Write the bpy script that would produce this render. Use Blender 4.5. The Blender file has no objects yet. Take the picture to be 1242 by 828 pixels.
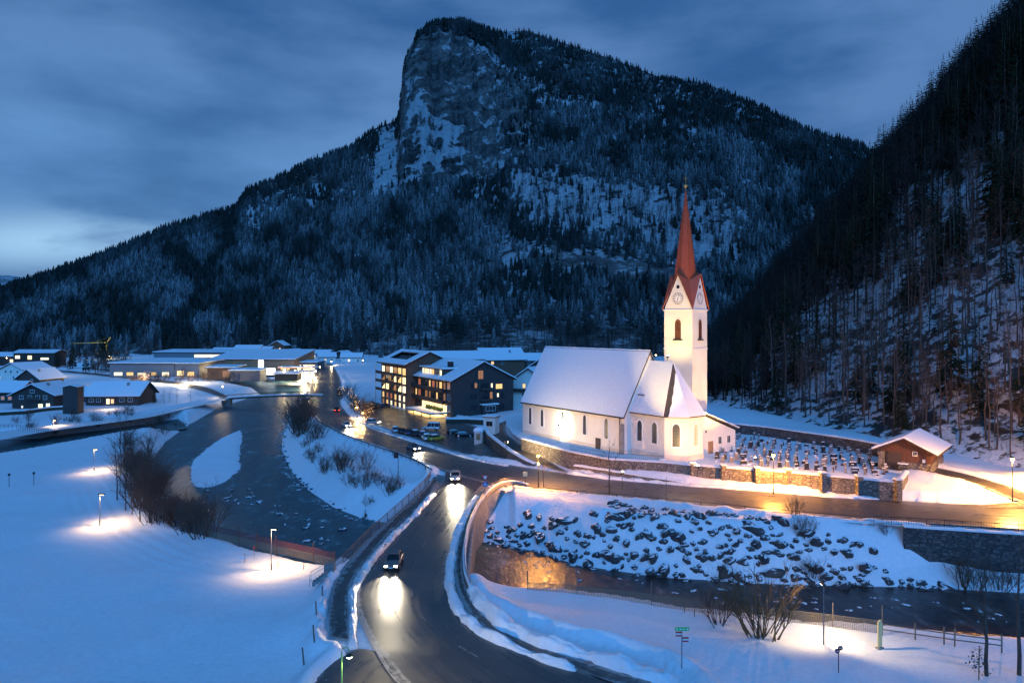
import bpy, math, random
import numpy as np
from mathutils import Vector
C = bpy.context.scene.collection
F, HZ, CH = 862.5, 395.0, 30.0          # focal length in photo pixels, horizon row, camera height (m)
R = math.radians
rnd = random.Random(7)

def W(px, py, z=0.0):
    Y = F * (CH - z) / (py - HZ)
    return ((px - 621) * Y / F, Y, z)
def WY(px, py, Y):
    return ((px - 621) * Y / F, Y, CH - (py - HZ) * Y / F)

# ---------------------------------------------------------------- mesh helpers
class MB:
    def __init__(s): s.v = []; s.f = []; s.m = []
    def add(s, vs, fs, m=0):
        b = len(s.v); s.v += [tuple(v) for v in vs]
        s.f += [tuple(b + i for i in f) for f in fs]; s.m += [m] * len(fs); return s
    def box(s, c, d, rz=0.0, m=0):
        cx, cy, cz = c; x, y, z = d[0] / 2, d[1] / 2, d[2] / 2
        ca, sa = math.cos(rz), math.sin(rz)
        vs = []
        for k in (-z, z):
            for i, j in ((-x, -y), (x, -y), (x, y), (-x, y)):
                vs.append((cx + i * ca - j * sa, cy + i * sa + j * ca, cz + k))
        return s.add(vs, [(0, 3, 2, 1), (4, 5, 6, 7), (0, 1, 5, 4), (1, 2, 6, 5), (2, 3, 7, 6), (3, 0, 4, 7)], m)
    def prism(s, poly, z0, z1, m=0):
        n = len(poly)
        vs = [(p[0], p[1], z0 if len(p) < 3 else p[2] + z0) for p in poly] + [(p[0], p[1], z1 if len(p) < 3 else p[2] + z1) for p in poly]
        fs = [tuple(range(n))[::-1], tuple(range(n, 2 * n))] + [(i, (i + 1) % n, n + (i + 1) % n, n + i) for i in range(n)]
        return s.add(vs, fs, m)
    def extr(s, prof, a, b, m=0):
        """profile of (y,z) swept along x from a to b"""
        n = len(prof)
        vs = [(a, p[0], p[1]) for p in prof] + [(b, p[0], p[1]) for p in prof]
        return s.add(vs, [tuple(range(n))[::-1], tuple(range(n, 2 * n))] + [(i, (i + 1) % n, n + (i + 1) % n, n + i) for i in range(n)], m)
    def tube(s, pts, rads, n=6, m=0):
        pts = [Vector(p) for p in pts]
        if not hasattr(rads, '__len__'): rads = [rads] * len(pts)
        vs = []; fs = []
        for i, p in enumerate(pts):
            t = (pts[min(i + 1, len(pts) - 1)] - pts[max(i - 1, 0)])
            t = t.normalized() if t.length > 1e-9 else Vector((0, 0, 1))
            a = Vector((0, 0, 1)).cross(t) if abs(t.z) < .95 else Vector((1, 0, 0)).cross(t)
            a.normalize(); b = t.cross(a)
            for k in range(n):
                w = 2 * math.pi * k / n
                vs.append(p + (a * math.cos(w) + b * math.sin(w)) * rads[i])
        for i in range(len(pts) - 1):
            for k in range(n):
                k2 = (k + 1) % n
                fs.append((i * n + k, i * n + k2, (i + 1) * n + k2, (i + 1) * n + k))
        if n > 3 or True:
            fs.append(tuple(range(n))[::-1]); fs.append(tuple(range((len(pts) - 1) * n, len(pts) * n)))
        return s.add(vs, fs, m)
    def loft(s, rings, m=0, cap=True):
        n = len(rings[0]); vs = [v for r in rings for v in r]; fs = []
        for i in range(len(rings) - 1):
            for k in range(n):
                k2 = (k + 1) % n
                fs.append((i * n + k, i * n + k2, (i + 1) * n + k2, (i + 1) * n + k))
        if cap: fs += [tuple(range(n))[::-1], tuple(range((len(rings) - 1) * n, len(rings) * n))]
        return s.add(vs, fs, m)
    def lathe(s, prof, n=12, m=0, c=(0, 0, 0)):
        return s.loft([[(c[0] + r * math.cos(2 * math.pi * k / n), c[1] + r * math.sin(2 * math.pi * k / n), c[2] + z) for k in range(n)] for r, z in prof], m)
    def mesh(s, name, mats, smooth=False):
        me = bpy.data.meshes.new(name); me.from_pydata(s.v, [], s.f)
        mats = mats if isinstance(mats, (list, tuple)) else [mats]
        for q in mats: me.materials.append(q)
        if len(mats) > 1: me.polygons.foreach_set('material_index', s.m)
        if smooth: me.polygons.foreach_set('use_smooth', [True] * len(me.polygons))
        me.update(); return me
    def build(s, name, mats, parent=None, smooth=False, loc=None, rz=0.0, **kw):
        return obj(name, s.mesh(name, mats, smooth), parent, loc, rz, **kw)

def obj(name, me, parent=None, loc=None, rz=0.0, **kw):
    o = bpy.data.objects.new(name, me); C.objects.link(o)
    if parent is not None: o.parent = parent
    if loc is not None: o.location = loc
    if rz: o.rotation_euler = (0, 0, rz)
    for k, v in kw.items():
        if v: o[k] = v
    return o
def thing(name, label, category, loc=(0, 0, 0), rz=0.0, group=None):
    o = bpy.data.objects.new(name, None); C.objects.link(o)
    o.location = loc; o.rotation_euler = (0, 0, rz); o['label'] = label; o['category'] = category
    if group: o['group'] = group
    return o
KIDS = {}
def clone(root, loc, rz=0.0, scale=1.0, label=None):
    def cp(o, par):
        c = o.copy(); C.objects.link(c)
        if par is not None: c.parent = par
        for k in kids(o): cp(k, c)
        return c
    r = cp(root, None); r.location = loc; r.rotation_euler = (0, 0, rz)
    r.scale = (scale,) * 3 if not hasattr(scale, '__len__') else scale
    if label: r['label'] = label
    return r
def kids(o):
    if o.name not in KIDS: KIDS[o.name] = [k for k in C.objects if k.parent == o]
    return KIDS[o.name]
def npmesh(name, V, Fq, mats, attrs=None, smooth=True, fm=None):
    """fast mesh from numpy verts (n,3) and faces (m,k)"""
    me = bpy.data.meshes.new(name); n, k = Fq.shape
    me.vertices.add(len(V)); me.vertices.foreach_set('co', np.asarray(V, np.float32).ravel())
    me.loops.add(n * k); me.loops.foreach_set('vertex_index', Fq.astype(np.int32).ravel())
    me.polygons.add(n); me.polygons.foreach_set('loop_start', np.arange(0, n * k, k, dtype=np.int32))
    for q in mats: me.materials.append(q)
    if fm is not None: me.polygons.foreach_set('material_index', fm.astype(np.int32))
    me.polygons.foreach_set('use_smooth', np.full(n, smooth))
    for nm, arr in (attrs or {}).items():
        a = me.attributes.new(nm, 'FLOAT', 'POINT'); a.data.foreach_set('value', np.asarray(arr, np.float32))
    me.update(calc_edges=True); me.validate(); return me
def gridfaces(r, c):
    i = np.arange(r * c).reshape(r, c)
    return np.stack([i[:-1, :-1], i[:-1, 1:], i[1:, 1:], i[1:, :-1]], -1).reshape(-1, 4)

# ---------------------------------------------------------------- numpy noise
def _h(ix, iy, s):
    n = (ix.astype(np.int64) * 374761393 + iy.astype(np.int64) * 668265263 + s * 974634777) & 0x7fffffff
    n = ((n ^ (n >> 13)) * 1274126177) & 0x7fffffff
    return ((n ^ (n >> 16)) & 0xffff) / 65535.0
def vn(x, y, s=0):
    x = np.asarray(x, float); y = np.asarray(y, float)
    ix = np.floor(x); iy = np.floor(y); fx = x - ix; fy = y - iy
    fx = fx * fx * (3 - 2 * fx); fy = fy * fy * (3 - 2 * fy)
    a, b, c, d = _h(ix, iy, s), _h(ix + 1, iy, s), _h(ix, iy + 1, s), _h(ix + 1, iy + 1, s)
    return (a * (1 - fx) + b * fx) * (1 - fy) + (c * (1 - fx) + d * fx) * fy
def fbm(x, y, o=4, s=0):
    t = 0; a = .5
    for k in range(o): t = t + a * (vn(x * 2 ** k, y * 2 ** k, s + k * 17) - .5); a *= .5
    return t
def sm(a, b, x):
    t = np.clip((x - a) / (b - a), 0, 1); return t * t * (3 - 2 * t)

# ---------------------------------------------------------------- materials
def nodes(m):
    m.use_nodes = True; nt = m.node_tree; return nt, nt.nodes, nt.links, nt.nodes['Principled BSDF']
def coords(N, L, scale, kind='Object'):
    tc = N.new('ShaderNodeTexCoord'); mp = N.new('ShaderNodeMapping')
    mp.inputs['Scale'].default_value = scale if hasattr(scale, '__len__') else (scale,) * 3
    L.new(tc.outputs[kind], mp.inputs['Vector']); return mp.outputs['Vector']
def noise(N, L, scale, detail=4, rough=.55, vec=None):
    n = N.new('ShaderNodeTexNoise'); n.inputs['Scale'].default_value = 1
    n.inputs['Detail'].default_value = detail; n.inputs['Roughness'].default_value = rough
    L.new(vec if vec is not None else coords(N, L, scale), n.inputs['Vector']); return n.outputs['Fac']
def ramp(N, L, fac, stops):
    r = N.new('ShaderNodeValToRGB'); e = r.color_ramp.elements
    while len(e) < len(stops): e.new(.5)
    for k, (p, c) in enumerate(stops):
        e[k].position = p; e[k].color = (*c, 1) if hasattr(c, '__len__') else (c, c, c, 1)
    L.new(fac, r.inputs['Fac']); return r.outputs['Color']
def mixc(N, L, f, a, b):
    m = N.new('ShaderNodeMix'); m.data_type = 'RGBA'
    for sock, val in ((m.inputs[0], f), (m.inputs[6], a), (m.inputs[7], b)):
        if hasattr(val, 'node'): L.new(val, sock)
        elif hasattr(val, '__len__'): sock.default_value = (*val, 1)
        else: sock.default_value = val
    return m.outputs[2]
def math_(N, L, op, a, b=None, c=None):
    m = N.new('ShaderNodeMath'); m.operation = op
    for i, v in enumerate((a, b, c)):
        if v is None: continue
        if hasattr(v, 'node'): L.new(v, m.inputs[i])
        else: m.inputs[i].default_value = v
    return m.outputs[0]
def bump(N, L, bs, h, strength, dist):
    b = N.new('ShaderNodeBump'); b.inputs['Strength'].default_value = strength; b.inputs['Distance'].default_value = dist
    L.new(h, b.inputs['Height']); L.new(b.outputs['Normal'], bs.inputs['Normal']); return b
def M(name, col, rough=.7, col2=None, scale=1.0, metal=0, bmp=0, bscale=None, bdist=.02, spec=None, emit=None, estr=0, det=4, lo=.35, hi=.65):
    m = bpy.data.materials.new(name); nt, N, L, b = nodes(m)
    b.inputs['Base Color'].default_value = (*col, 1); b.inputs['Roughness'].default_value = rough; b.inputs['Metallic'].default_value = metal
    if spec is not None: b.inputs['Specular IOR Level'].default_value = spec
    if col2 is not None:
        L.new(ramp(N, L, noise(N, L, scale, det), [(lo, col), (hi, col2)]), b.inputs['Base Color'])
    if bmp: bump(N, L, b, noise(N, L, bscale or scale, 5), bmp, bdist)
    if emit: b.inputs['Emission Color'].default_value = (*emit, 1); b.inputs['Emission Strength'].default_value = estr
    return m
def snow_mat(name, cover=False):
    m = bpy.data.materials.new(name); nt, N, L, b = nodes(m)
    n1 = noise(N, L, .25, 5); n2 = noise(N, L, 2.2, 5, .65)
    L.new(ramp(N, L, n2, [(.25, (.76, .79, .82)), (.6, (.87, .89, .91))]), b.inputs['Base Color'])
    b.inputs['Roughness'].default_value = .65; b.inputs['Specular IOR Level'].default_value = .25
    h = math_(N, L, 'ADD', math_(N, L, 'MULTIPLY', n1, .5), n2)
    bump(N, L, b, h, .55 if not cover else .3, .18 if not cover else .06)
    return m
SNOW = snow_mat('snow'); SNOWR = snow_mat('roof_snow', True)
def slush_mat():
    m = bpy.data.materials.new('dirty_snow'); nt, N, L, b = nodes(m)
    n2 = noise(N, L, 1.8, 6, .7)
    L.new(ramp(N, L, n2, [(.3, (.25, .23, .2)), (.44, (.7, .71, .72)), (.6, (.85, .87, .89))]), b.inputs['Base Color'])
    b.inputs['Roughness'].default_value = .6; bump(N, L, b, n2, .8, .15); return m
SLUSH = slush_mat()
def asphalt(name, wet=.5, base=(.045, .043, .042), base2=(.085, .08, .076), slush=.0):
    """wet asphalt; wheel tracks and streaks follow the road through its own across/along coordinates"""
    m = bpy.data.materials.new(name); nt, N, L, b = nodes(m)
    def at(n_): a = N.new('ShaderNodeAttribute'); a.attribute_name = n_; return a.outputs['Fac']
    ac, al = at('across'), at('along'); cb = N.new('ShaderNodeCombineXYZ'); L.new(math_(N, L, 'MULTIPLY', ac, 1.5), cb.inputs[0]); L.new(math_(N, L, 'MULTIPLY', al, .05), cb.inputs[1])
    streak = noise(N, L, 1, 5, .62, cb.outputs[0])
    big = noise(N, L, .3, 4); fine = noise(N, L, 9, 3); mid = noise(N, L, 1.3, 5, .65)
    f = math_(N, L, 'ADD', math_(N, L, 'MULTIPLY', streak, .6), math_(N, L, 'MULTIPLY', mid, .4))
    col = ramp(N, L, f, [(.36, base), (.62, base2)])
    ed = at('edge')   # grey slush left near the edges and between the wheel tracks
    sl = math_(N, L, 'ADD', math_(N, L, 'SUBTRACT', streak, .5), math_(N, L, 'ADD', math_(N, L, 'MULTIPLY', math_(N, L, 'SUBTRACT', mid, .5), .7), math_(N, L, 'MULTIPLY', ed, .42)))
    col = mixc(N, L, ramp(N, L, sl, [(.22, 0.0), (.34, .55 + slush * .4)]), col, (.42, .42, .42))
    L.new(col, b.inputs['Base Color'])
    L.new(ramp(N, L, math_(N, L, 'ADD', math_(N, L, 'MULTIPLY', streak, .6), math_(N, L, 'MULTIPLY', big, .4)), [(.38, .24), (.52, .36), (.66, wet)]), b.inputs['Roughness'])
    bump(N, L, b, math_(N, L, 'ADD', math_(N, L, 'MULTIPLY', fine, .5), math_(N, L, 'MULTIPLY', streak, .6)), .25, .015)
    b.inputs['Specular IOR Level'].default_value = .65
    return m
ASPH = asphalt('wet_asphalt', .55); ASPH_LOT = asphalt('lot_asphalt', .6, (.04, .037, .034), (.08, .075, .068), .5)
PAVE = asphalt('walk_asphalt', .85, (.03, .028, .026), (.07, .065, .06), .25)
def stone_mat(name, c1, c2, mortar, sc=1.6, squash=1.6):
    m = bpy.data.materials.new(name); nt, N, L, b = nodes(m)
    v = N.new('ShaderNodeTexVoronoi'); v.inputs['Scale'].default_value = 1
    cv = coords(N, L, (sc, sc, sc * squash)); L.new(cv, v.inputs['Vector'])
    e = N.new('ShaderNodeTexVoronoi'); e.feature = 'DISTANCE_TO_EDGE'; e.inputs['Scale'].default_value = 1; L.new(cv, e.inputs['Vector'])
    bw = N.new('ShaderNodeRGBToBW'); L.new(v.outputs['Color'], bw.inputs['Color'])
    edge = ramp(N, L, e.outputs['Distance'], [(.02, 0.0), (.1, 1.0)])
    L.new(mixc(N, L, edge, mortar, mixc(N, L, noise(N, L, 5, 4), ramp(N, L, bw.outputs[0], [(.2, c1), (.8, c2)]), c1)), b.inputs['Base Color'])
    b.inputs['Roughness'].default_value = .85
    bump(N, L, b, math_(N, L, 'ADD', edge, math_(N, L, 'MULTIPLY', noise(N, L, 6, 4), .4)), .9, .08); return m
STONEW = stone_mat('rubble_stone', (.16, .14, .12), (.42, .37, .3), (.06, .055, .05))
STONED = stone_mat('dark_stone', (.06, .06, .06), (.2, .19, .18), (.03, .03, .03), 1.3, 2)
def rock_snow(name, rock1, rock2, lo=.55, hi=.75, sc=1.5):
    """stone with snow lying on its upward faces"""
    m = bpy.data.materials.new(name); nt, N, L, b = nodes(m)
    g = N.new('ShaderNodeNewGeometry'); sp = N.new('ShaderNodeSeparateXYZ'); L.new(g.outputs['Normal'], sp.inputs[0])
    n = noise(N, L, sc, 5); up = math_(N, L, 'ADD', sp.outputs['Z'], math_(N, L, 'MULTIPLY', math_(N, L, 'SUBTRACT', n, .5), .7))
    k = ramp(N, L, up, [(lo, 0.0), (hi, 1.0)])
    L.new(mixc(N, L, k, ramp(N, L, n, [(.3, rock1), (.7, rock2)]), (.84, .86, .89)), b.inputs['Base Color'])
    b.inputs['Roughness'].default_value = .8; bump(N, L, b, n, .6, .1); return m
BOULD = rock_snow('boulder_rock', (.03, .03, .032), (.085, .08, .078), .74, .86, 1.1)
CONC = M('concrete', (.3, .29, .27), .8, (.2, .19, .18), 1.2, bmp=.3)
PLASTER = M('church_plaster', (.8, .76, .68), .85, (.74, .69, .6), .35, bmp=.15, bscale=6)
PLINTH = M('plinth_plaster', (.68, .6, .52), .85, (.6, .52, .44), .5, bmp=.15, bscale=6)
TRIM = M('white_trim', (.82, .8, .76), .8)
WOOD_D = M('dark_wood', (.035, .027, .023), .8, (.075, .055, .045), (.7, 6, 6), bmp=.3)
WOOD_V = M('dark_boards', (.032, .027, .026), .8, (.07, .058, .052), (5, 5, .35), bmp=.4, bdist=.03)
WOOD_B = M('brown_wood', (.10, .05, .03), .75, (.17, .085, .045), (1, 6, 6), bmp=.3)
WOOD_L = M('larch_wood', (.25, .15, .08), .7, (.36, .22, .12), (1, 5, 5), bmp=.2)
BARN = M('red_brown_boards', (.07, .028, .02), .8, (.11, .045, .03), (6, 6, .4), bmp=.3)
METAL_D = M('dark_metal', (.04, .042, .045), .45, metal=.6)
METAL_G = M('grey_metal', (.25, .26, .27), .45, metal=.7)
SPIRE = M('copper_red_shingle', (.42, .085, .025), .5, (.27, .05, .016), (2.5, 2.5, 9), bmp=.5, bdist=.03)
GLASSD = M('dark_glass', (.012, .014, .018), .1, spec=.6)
GLASSC = M('leaded_glass', (.05, .055, .06), .25, (.1, .1, .1), (5, 5, 5))
LOUV = M('brown_louvres', (.2, .07, .025), .7, (.12, .04, .018), (1, 1, 12), bmp=.6)
RUST = M('rusty_post', (.17, .075, .035), .8, (.1, .05, .03), 4)
WOODPOST = M('weathered_post', (.13, .1, .075), .85, (.2, .16, .12), (8, 8, 1.5))
BARK = M('bark', (.05, .038, .03), .9, (.095, .075, .06), (3, 3, .8), bmp=.5)
BARKL = M('pale_bark', (.13, .11, .09), .9, (.07, .055, .045), (3, 3, .7), bmp=.4)
TWIG = M('twig', (.075, .045, .032), .9, (.11, .07, .05), 2)
TWIGY = M('willow_twig', (.13, .085, .035), .85, (.1, .06, .03), 2)
WHITE = M('white_paint', (.75, .75, .74), .5)
SIGNR = M('sign_red', (.5, .03, .03), .4); SIGNB = M('sign_blue', (.02, .1, .4), .4)
SIGNG = M('sign_green', (.02, .35, .08), .4); SIGNY = M('sign_yellow', (.75, .55, .05), .4); SIGNBK = M('sign_black', (.01, .01, .01), .5)
NET_R = M('red_net', (.13, .04, .045), .8); NET_G = M('wire_net', (.16, .14, .1), .7)
RUBBER = M('rubber', (.015, .015, .015), .8)
CHROME = M('wheel_alloy', (.5, .5, .52), .3, metal=.9)
def emis(name, col, s): return M(name, (.05, .05, .05), .5, emit=col, estr=s)
LIT = emis('lit_window', (1, .62, .22), 1.3)
LITW = emis('lit_window_bright', (1, .74, .36), 2.2)
LITD = emis('lit_window_dim', (1, .45, .16), .35)
LITR = emis('lit_window_red', (1, .28, .12), .45)
LITC = emis('lit_window_cool', (1, .86, .6), 1.6)
BULB_W = emis('warm_bulb', (1, .78, .45), 25); BULB_O = emis('sodium_bulb', (1, .45, .08), 40)
BULB_G = emis('green_white_bulb', (.75, 1, .5), 14); BULB_C = emis('flood_bulb', (1, .9, .7), 60)
HEADL = emis('headlight_glow', (1, .9, .7), 30); TAILL = emis('taillight_glow', (1, .05, .02), 8); TAIL_OFF = M('tail_lens', (.2, .01, .01), .3)
HEAD_OFF = M('head_lens', (.4, .4, .4), .15)
SIGNLIT = emis('lit_sign', (.95, 1, .95), 3.0)
FAIRY = emis('fairy_bulb', (1, .62, .2), 10)

def needle_mat():
    m = bpy.data.materials.new('spruce_needles'); nt, N, L, b = nodes(m)
    g = N.new('ShaderNodeNewGeometry'); sp = N.new('ShaderNodeSeparateXYZ'); L.new(g.outputs['Normal'], sp.inputs[0])
    n = noise(N, L, .9, 4); n3 = noise(N, L, 6, 2)
    up = math_(N, L, 'ADD', math_(N, L, 'ABSOLUTE', sp.outputs['Z']), math_(N, L, 'MULTIPLY', math_(N, L, 'SUBTRACT', n, .5), 1.3))
    k = ramp(N, L, up, [(1.0, 0.0), (1.12, .55)])
    oi = N.new('ShaderNodeObjectInfo')
    c = mixc(N, L, oi.outputs['Random'], (.012, .02, .012), (.022, .03, .016))
    L.new(mixc(N, L, k, mixc(N, L, n3, c, (.03, .042, .02)), (.5, .53, .56)), b.inputs['Base Color'])
    b.inputs['Roughness'].default_value = .85; b.inputs['Specular IOR Level'].default_value = .1; return m
NEEDLE = needle_mat()
def far_tree_mat(name, dark, light):
    m = bpy.data.materials.new(name); nt, N, L, b = nodes(m)
    a = N.new('ShaderNodeAttribute'); a.attribute_name = 'tint'
    L.new(ramp(N, L, a.outputs['Fac'], [(0, dark), (1, light)]), b.inputs['Base Color'])
    b.inputs['Roughness'].default_value = .9; b.inputs['Specular IOR Level'].default_value = .05; return m
FARTREE = far_tree_mat('far_spruce', (.014, .02, .017), (.40, .42, .44))
FARBARE = far_tree_mat('far_bare_wood', (.03, .022, .018), (.12, .10, .09))
def mountain_mat():
    m = bpy.data.materials.new('mountain_rock_snow'); nt, N, L, b = nodes(m)
    a = N.new('ShaderNodeAttribute'); a.attribute_name = 'snow'
    def co(sc, rot=(0, 0, 0)):
        tc = N.new('ShaderNodeTexCoord'); mp = N.new('ShaderNodeMapping'); mp.vector_type = 'TEXTURE'; mp.inputs['Rotation'].default_value = rot
        L.new(tc.outputs['Object'], mp.inputs['Vector']); m2 = N.new('ShaderNodeMapping'); m2.inputs['Scale'].default_value = sc; L.new(mp.outputs['Vector'], m2.inputs['Vector']); return m2.outputs['Vector']
    nA = noise(N, L, 1, 12, .74, co((.022, .022, .030)))
    st = noise(N, L, 1, 7, .62, co((.006, .006, .06), (0, -.42, 0)))
    fine = noise(N, L, 1, 8, .7, co((.09, .09, .06)))
    vo = N.new('ShaderNodeTexVoronoi'); vo.feature = 'DISTANCE_TO_EDGE'; vo.inputs['Scale'].default_value = 1; L.new(co((.028, .028, .016), (0, .3, 0)), vo.inputs['Vector'])
    crack = ramp(N, L, vo.outputs['Distance'], [(.0, 0.0), (.07, 1.0)])
    sub_ = lambda x, k: math_(N, L, 'MULTIPLY', math_(N, L, 'SUBTRACT', x, .5), k)
    s = math_(N, L, 'ADD', math_(N, L, 'ADD', a.outputs['Fac'], sub_(nA, 3.6)), math_(N, L, 'ADD', sub_(st, 2.2), sub_(fine, 2.0)))
    g = N.new('ShaderNodeNewGeometry'); sp = N.new('ShaderNodeSeparateXYZ'); L.new(g.outputs['Normal'], sp.inputs[0])
    s = math_(N, L, 'ADD', s, math_(N, L, 'MULTIPLY', math_(N, L, 'SUBTRACT', math_(N, L, 'MINIMUM', sp.outputs['Z'], .72), .48), 1.35))
    k = ramp(N, L, s, [(.47, 0.0), (.55, 1.0)])
    t = math_(N, L, 'ADD', math_(N, L, 'ADD', math_(N, L, 'MULTIPLY', nA, .45), math_(N, L, 'MULTIPLY', st, .3)), math_(N, L, 'MULTIPLY', fine, .25))
    rock = ramp(N, L, t, [(.42, (.09, .088, .088)), (.5, (.26, .25, .24)), (.57, (.46, .43, .40))])
    rock = mixc(N, L, math_(N, L, 'MULTIPLY', math_(N, L, 'SUBTRACT', 1.0, crack), .35), rock, (.05, .05, .052))
    L.new(mixc(N, L, k, rock, (.82, .85, .88)), b.inputs['Base Color'])
    b.inputs['Roughness'].default_value = .85; b.inputs['Specular IOR Level'].default_value = .1
    bump(N, L, b, math_(N, L, 'ADD', math_(N, L, 'ADD', nA, st), math_(N, L, 'MULTIPLY', crack, .08)), 1.0, 45); return m
MOUNT = mountain_mat()
def hill_mat():
    m = bpy.data.materials.new('hillside_snow'); nt, N, L, b = nodes(m)
    n = noise(N, L, (.35, .35, .6), 7, .68); n2 = noise(N, L, .06, 3)
    s = math_(N, L, 'ADD', n, math_(N, L, 'MULTIPLY', math_(N, L, 'SUBTRACT', n2, .5), .5))
    L.new(ramp(N, L, s, [(.43, (.05, .042, .036)), (.47, (.14, .12, .10)), (.52, (.76, .79, .83))]), b.inputs['Base Color'])
    b.inputs['Roughness'].default_value = .8; bump(N, L, b, n, 1.0, .9); return m
HILLM = hill_mat()
def water_mat():
    m = bpy.data.materials.new('river_water'); nt, N, L, b = nodes(m)
    vec = coords(N, L, (.30, .16, .3)); n = noise(N, L, 1, 6, .62, vec); n2 = noise(N, L, (1.1, .55, 1), 4)
    f = math_(N, L, 'ADD', math_(N, L, 'MULTIPLY', n, .6), math_(N, L, 'MULTIPLY', n2, .4))
    tc = N.new('ShaderNodeTexCoord'); sx = N.new('ShaderNodeSeparateXYZ'); L.new(tc.outputs['Object'], sx.inputs[0])   # side stream browner: its stony bed, plus reddish lamp reflections painted into the colour
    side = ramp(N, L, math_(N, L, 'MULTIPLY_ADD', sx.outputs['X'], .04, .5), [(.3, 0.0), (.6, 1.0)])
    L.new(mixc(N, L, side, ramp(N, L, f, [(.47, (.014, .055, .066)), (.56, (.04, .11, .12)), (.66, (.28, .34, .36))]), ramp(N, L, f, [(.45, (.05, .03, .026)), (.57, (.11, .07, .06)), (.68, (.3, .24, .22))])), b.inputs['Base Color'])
    L.new(ramp(N, L, f, [(.4, .28), (.7, .55)]), b.inputs['Roughness'])
    bump(N, L, b, f, .7, .5); return m
WATER = water_mat()
# ---------------------------------------------------------------- roads as ribbons between two edge lines (photo column, row, height)
def resample(P, n):
    P = np.array(P, float); d = np.r_[0, np.cumsum(np.linalg.norm(np.diff(P[:, :2], axis=0), axis=1))]
    t = np.linspace(0, d[-1], n); return np.stack([np.interp(t, d, P[:, k]) for k in range(3)], 1)
def smooth(P, it=2):
    for _ in range(it):
        Q = P.copy(); Q[1:-1] = (P[:-2] + 2 * P[1:-1] + P[2:]) / 4; P = Q
    return P
def edges(l, r, n):
    a = smooth(resample([W(*p) for p in l], n), 6); b = smooth(resample([W(*p) for p in r], n), 6); return a, b
RB_BRIDGE = edges(
    [(520, 850, 1.1), (478, 828, 1.2), (455, 790, 1.3), (438, 760, 1.4), (429, 735, 1.6), (432, 712, 1.8), (454, 673, 2.1), (487, 638, 2.5), (520, 604, 2.9), (537, 585, 3.1), (540, 574, 3.25), (540, 566, 3.3)],
    [(860, 850, 1.0), (735, 822, 1.2), (671, 803, 1.3), (606, 779, 1.4), (563, 751, 1.6), (543, 715, 1.8), (543, 686, 2.1), (552, 644, 2.5), (566, 614, 2.9), (577, 597, 3.15), (590, 586, 3.3), (600, 576, 3.4)], 90)
NEAR_EDGE = [(391, 437, .3), (386, 444, .7), (378, 460, 1.2), (373, 478, 1.6), (374, 493, 1.9), (387, 511, 2.2), (420, 527, 2.5), (460, 541, 2.8), (500, 555, 3.0), (540, 572, 3.25), (575, 584, 3.4), (610, 590, 3.5), (700, 598, 3.6), (850, 612, 3.6), (1000, 627, 3.6), (1120, 634, 3.6), (1242, 641, 3.6), (1420, 652, 3.6)]
FAR_EDGE = [(398, 437, .3), (405, 444, .7), (413, 460, 1.2), (414, 478, 1.6), (412, 490, 1.9), (424, 505, 2.2), (455, 519, 2.5), (490, 530, 2.8), (522, 540, 3.0), (560, 551, 3.25), (590, 558, 3.4), (620, 565, 3.5), (700, 576, 3.6), (850, 590, 3.6), (1000, 601, 3.6), (1120, 608, 3.6), (1242, 616, 3.6), (1420, 626, 3.6)]
RB_MAIN = edges(NEAR_EDGE, FAR_EDGE, 160)
RB_RAMP = edges([(655, 563, 3.65), (640, 556, 3.9), (620, 544, 4.6), (603, 531, 5.3), (594, 521, 5.8), (593, 513, 6.0), (596, 506, 6.0)],
                [(690, 572, 3.65), (668, 558, 4.1), (645, 545, 4.8), (627, 531, 5.4), (615, 520, 5.9), (613, 513, 6.0), (614, 506, 6.0)], 40)
RB_LOT = edges([(436, 500, 2.3), (452, 513, 2.5), (490, 526, 2.8), (522, 537, 3.0), (560, 549, 3.2), (600, 557, 3.4), (634, 561, 3.6)],
               [(450, 486, 2.0), (470, 492, 2.1), (505, 500, 2.2), (545, 506, 2.4), (583, 518, 2.7), (592, 534, 3.0), (636, 558, 3.6)], 50)
RB_WALK = edges([(400, 772, 1.5), (398, 745, 1.65), (402, 710, 1.95), (417, 688, 2.15), (450, 653, 2.45), (490, 617, 2.8), (518, 590, 3.1), (526, 578, 3.25)],
                [(424, 775, 1.5), (425, 750, 1.65), (423, 715, 1.95), (437, 690, 2.15), (464, 658, 2.45), (502, 622, 2.8), (526, 594, 3.1), (534, 580, 3.25)], 60)
RB_WALKR = edges([(765, 833, 1.4), (690, 806, 1.5), (625, 785, 1.6), (590, 767, 1.75), (565, 740, 1.9), (553, 712, 2.05), (551, 685, 2.3), (558, 648, 2.7), (573, 613, 3.1), (590, 592, 3.4), (606, 586, 3.5)],
                 [(790, 826, 1.4), (700, 797, 1.5), (640, 777, 1.6), (603, 757, 1.75), (577, 733, 1.9), (563, 708, 2.05), (560, 683, 2.3), (566, 649, 2.7), (580, 617, 3.1), (597, 597, 3.4), (612, 590, 3.5)], 70)
RB_YARD = edges([(360, 850, .9), (395, 805, 1.2), (415, 792, 1.3), (436, 786, 1.35)], [(600, 870, 1.0), (545, 842, 1.1), (515, 828, 1.2), (480, 793, 1.3)], 24)
RB_PATH = edges([(1128, 573, 6.2), (1160, 580, 6.0), (1200, 590, 5.7), (1242, 602, 5.3), (1330, 625, 4.6)], [(1132, 565, 6.4), (1170, 573, 6.2), (1205, 583, 5.9), (1242, 594, 5.5), (1330, 614, 4.8)], 30)
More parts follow.
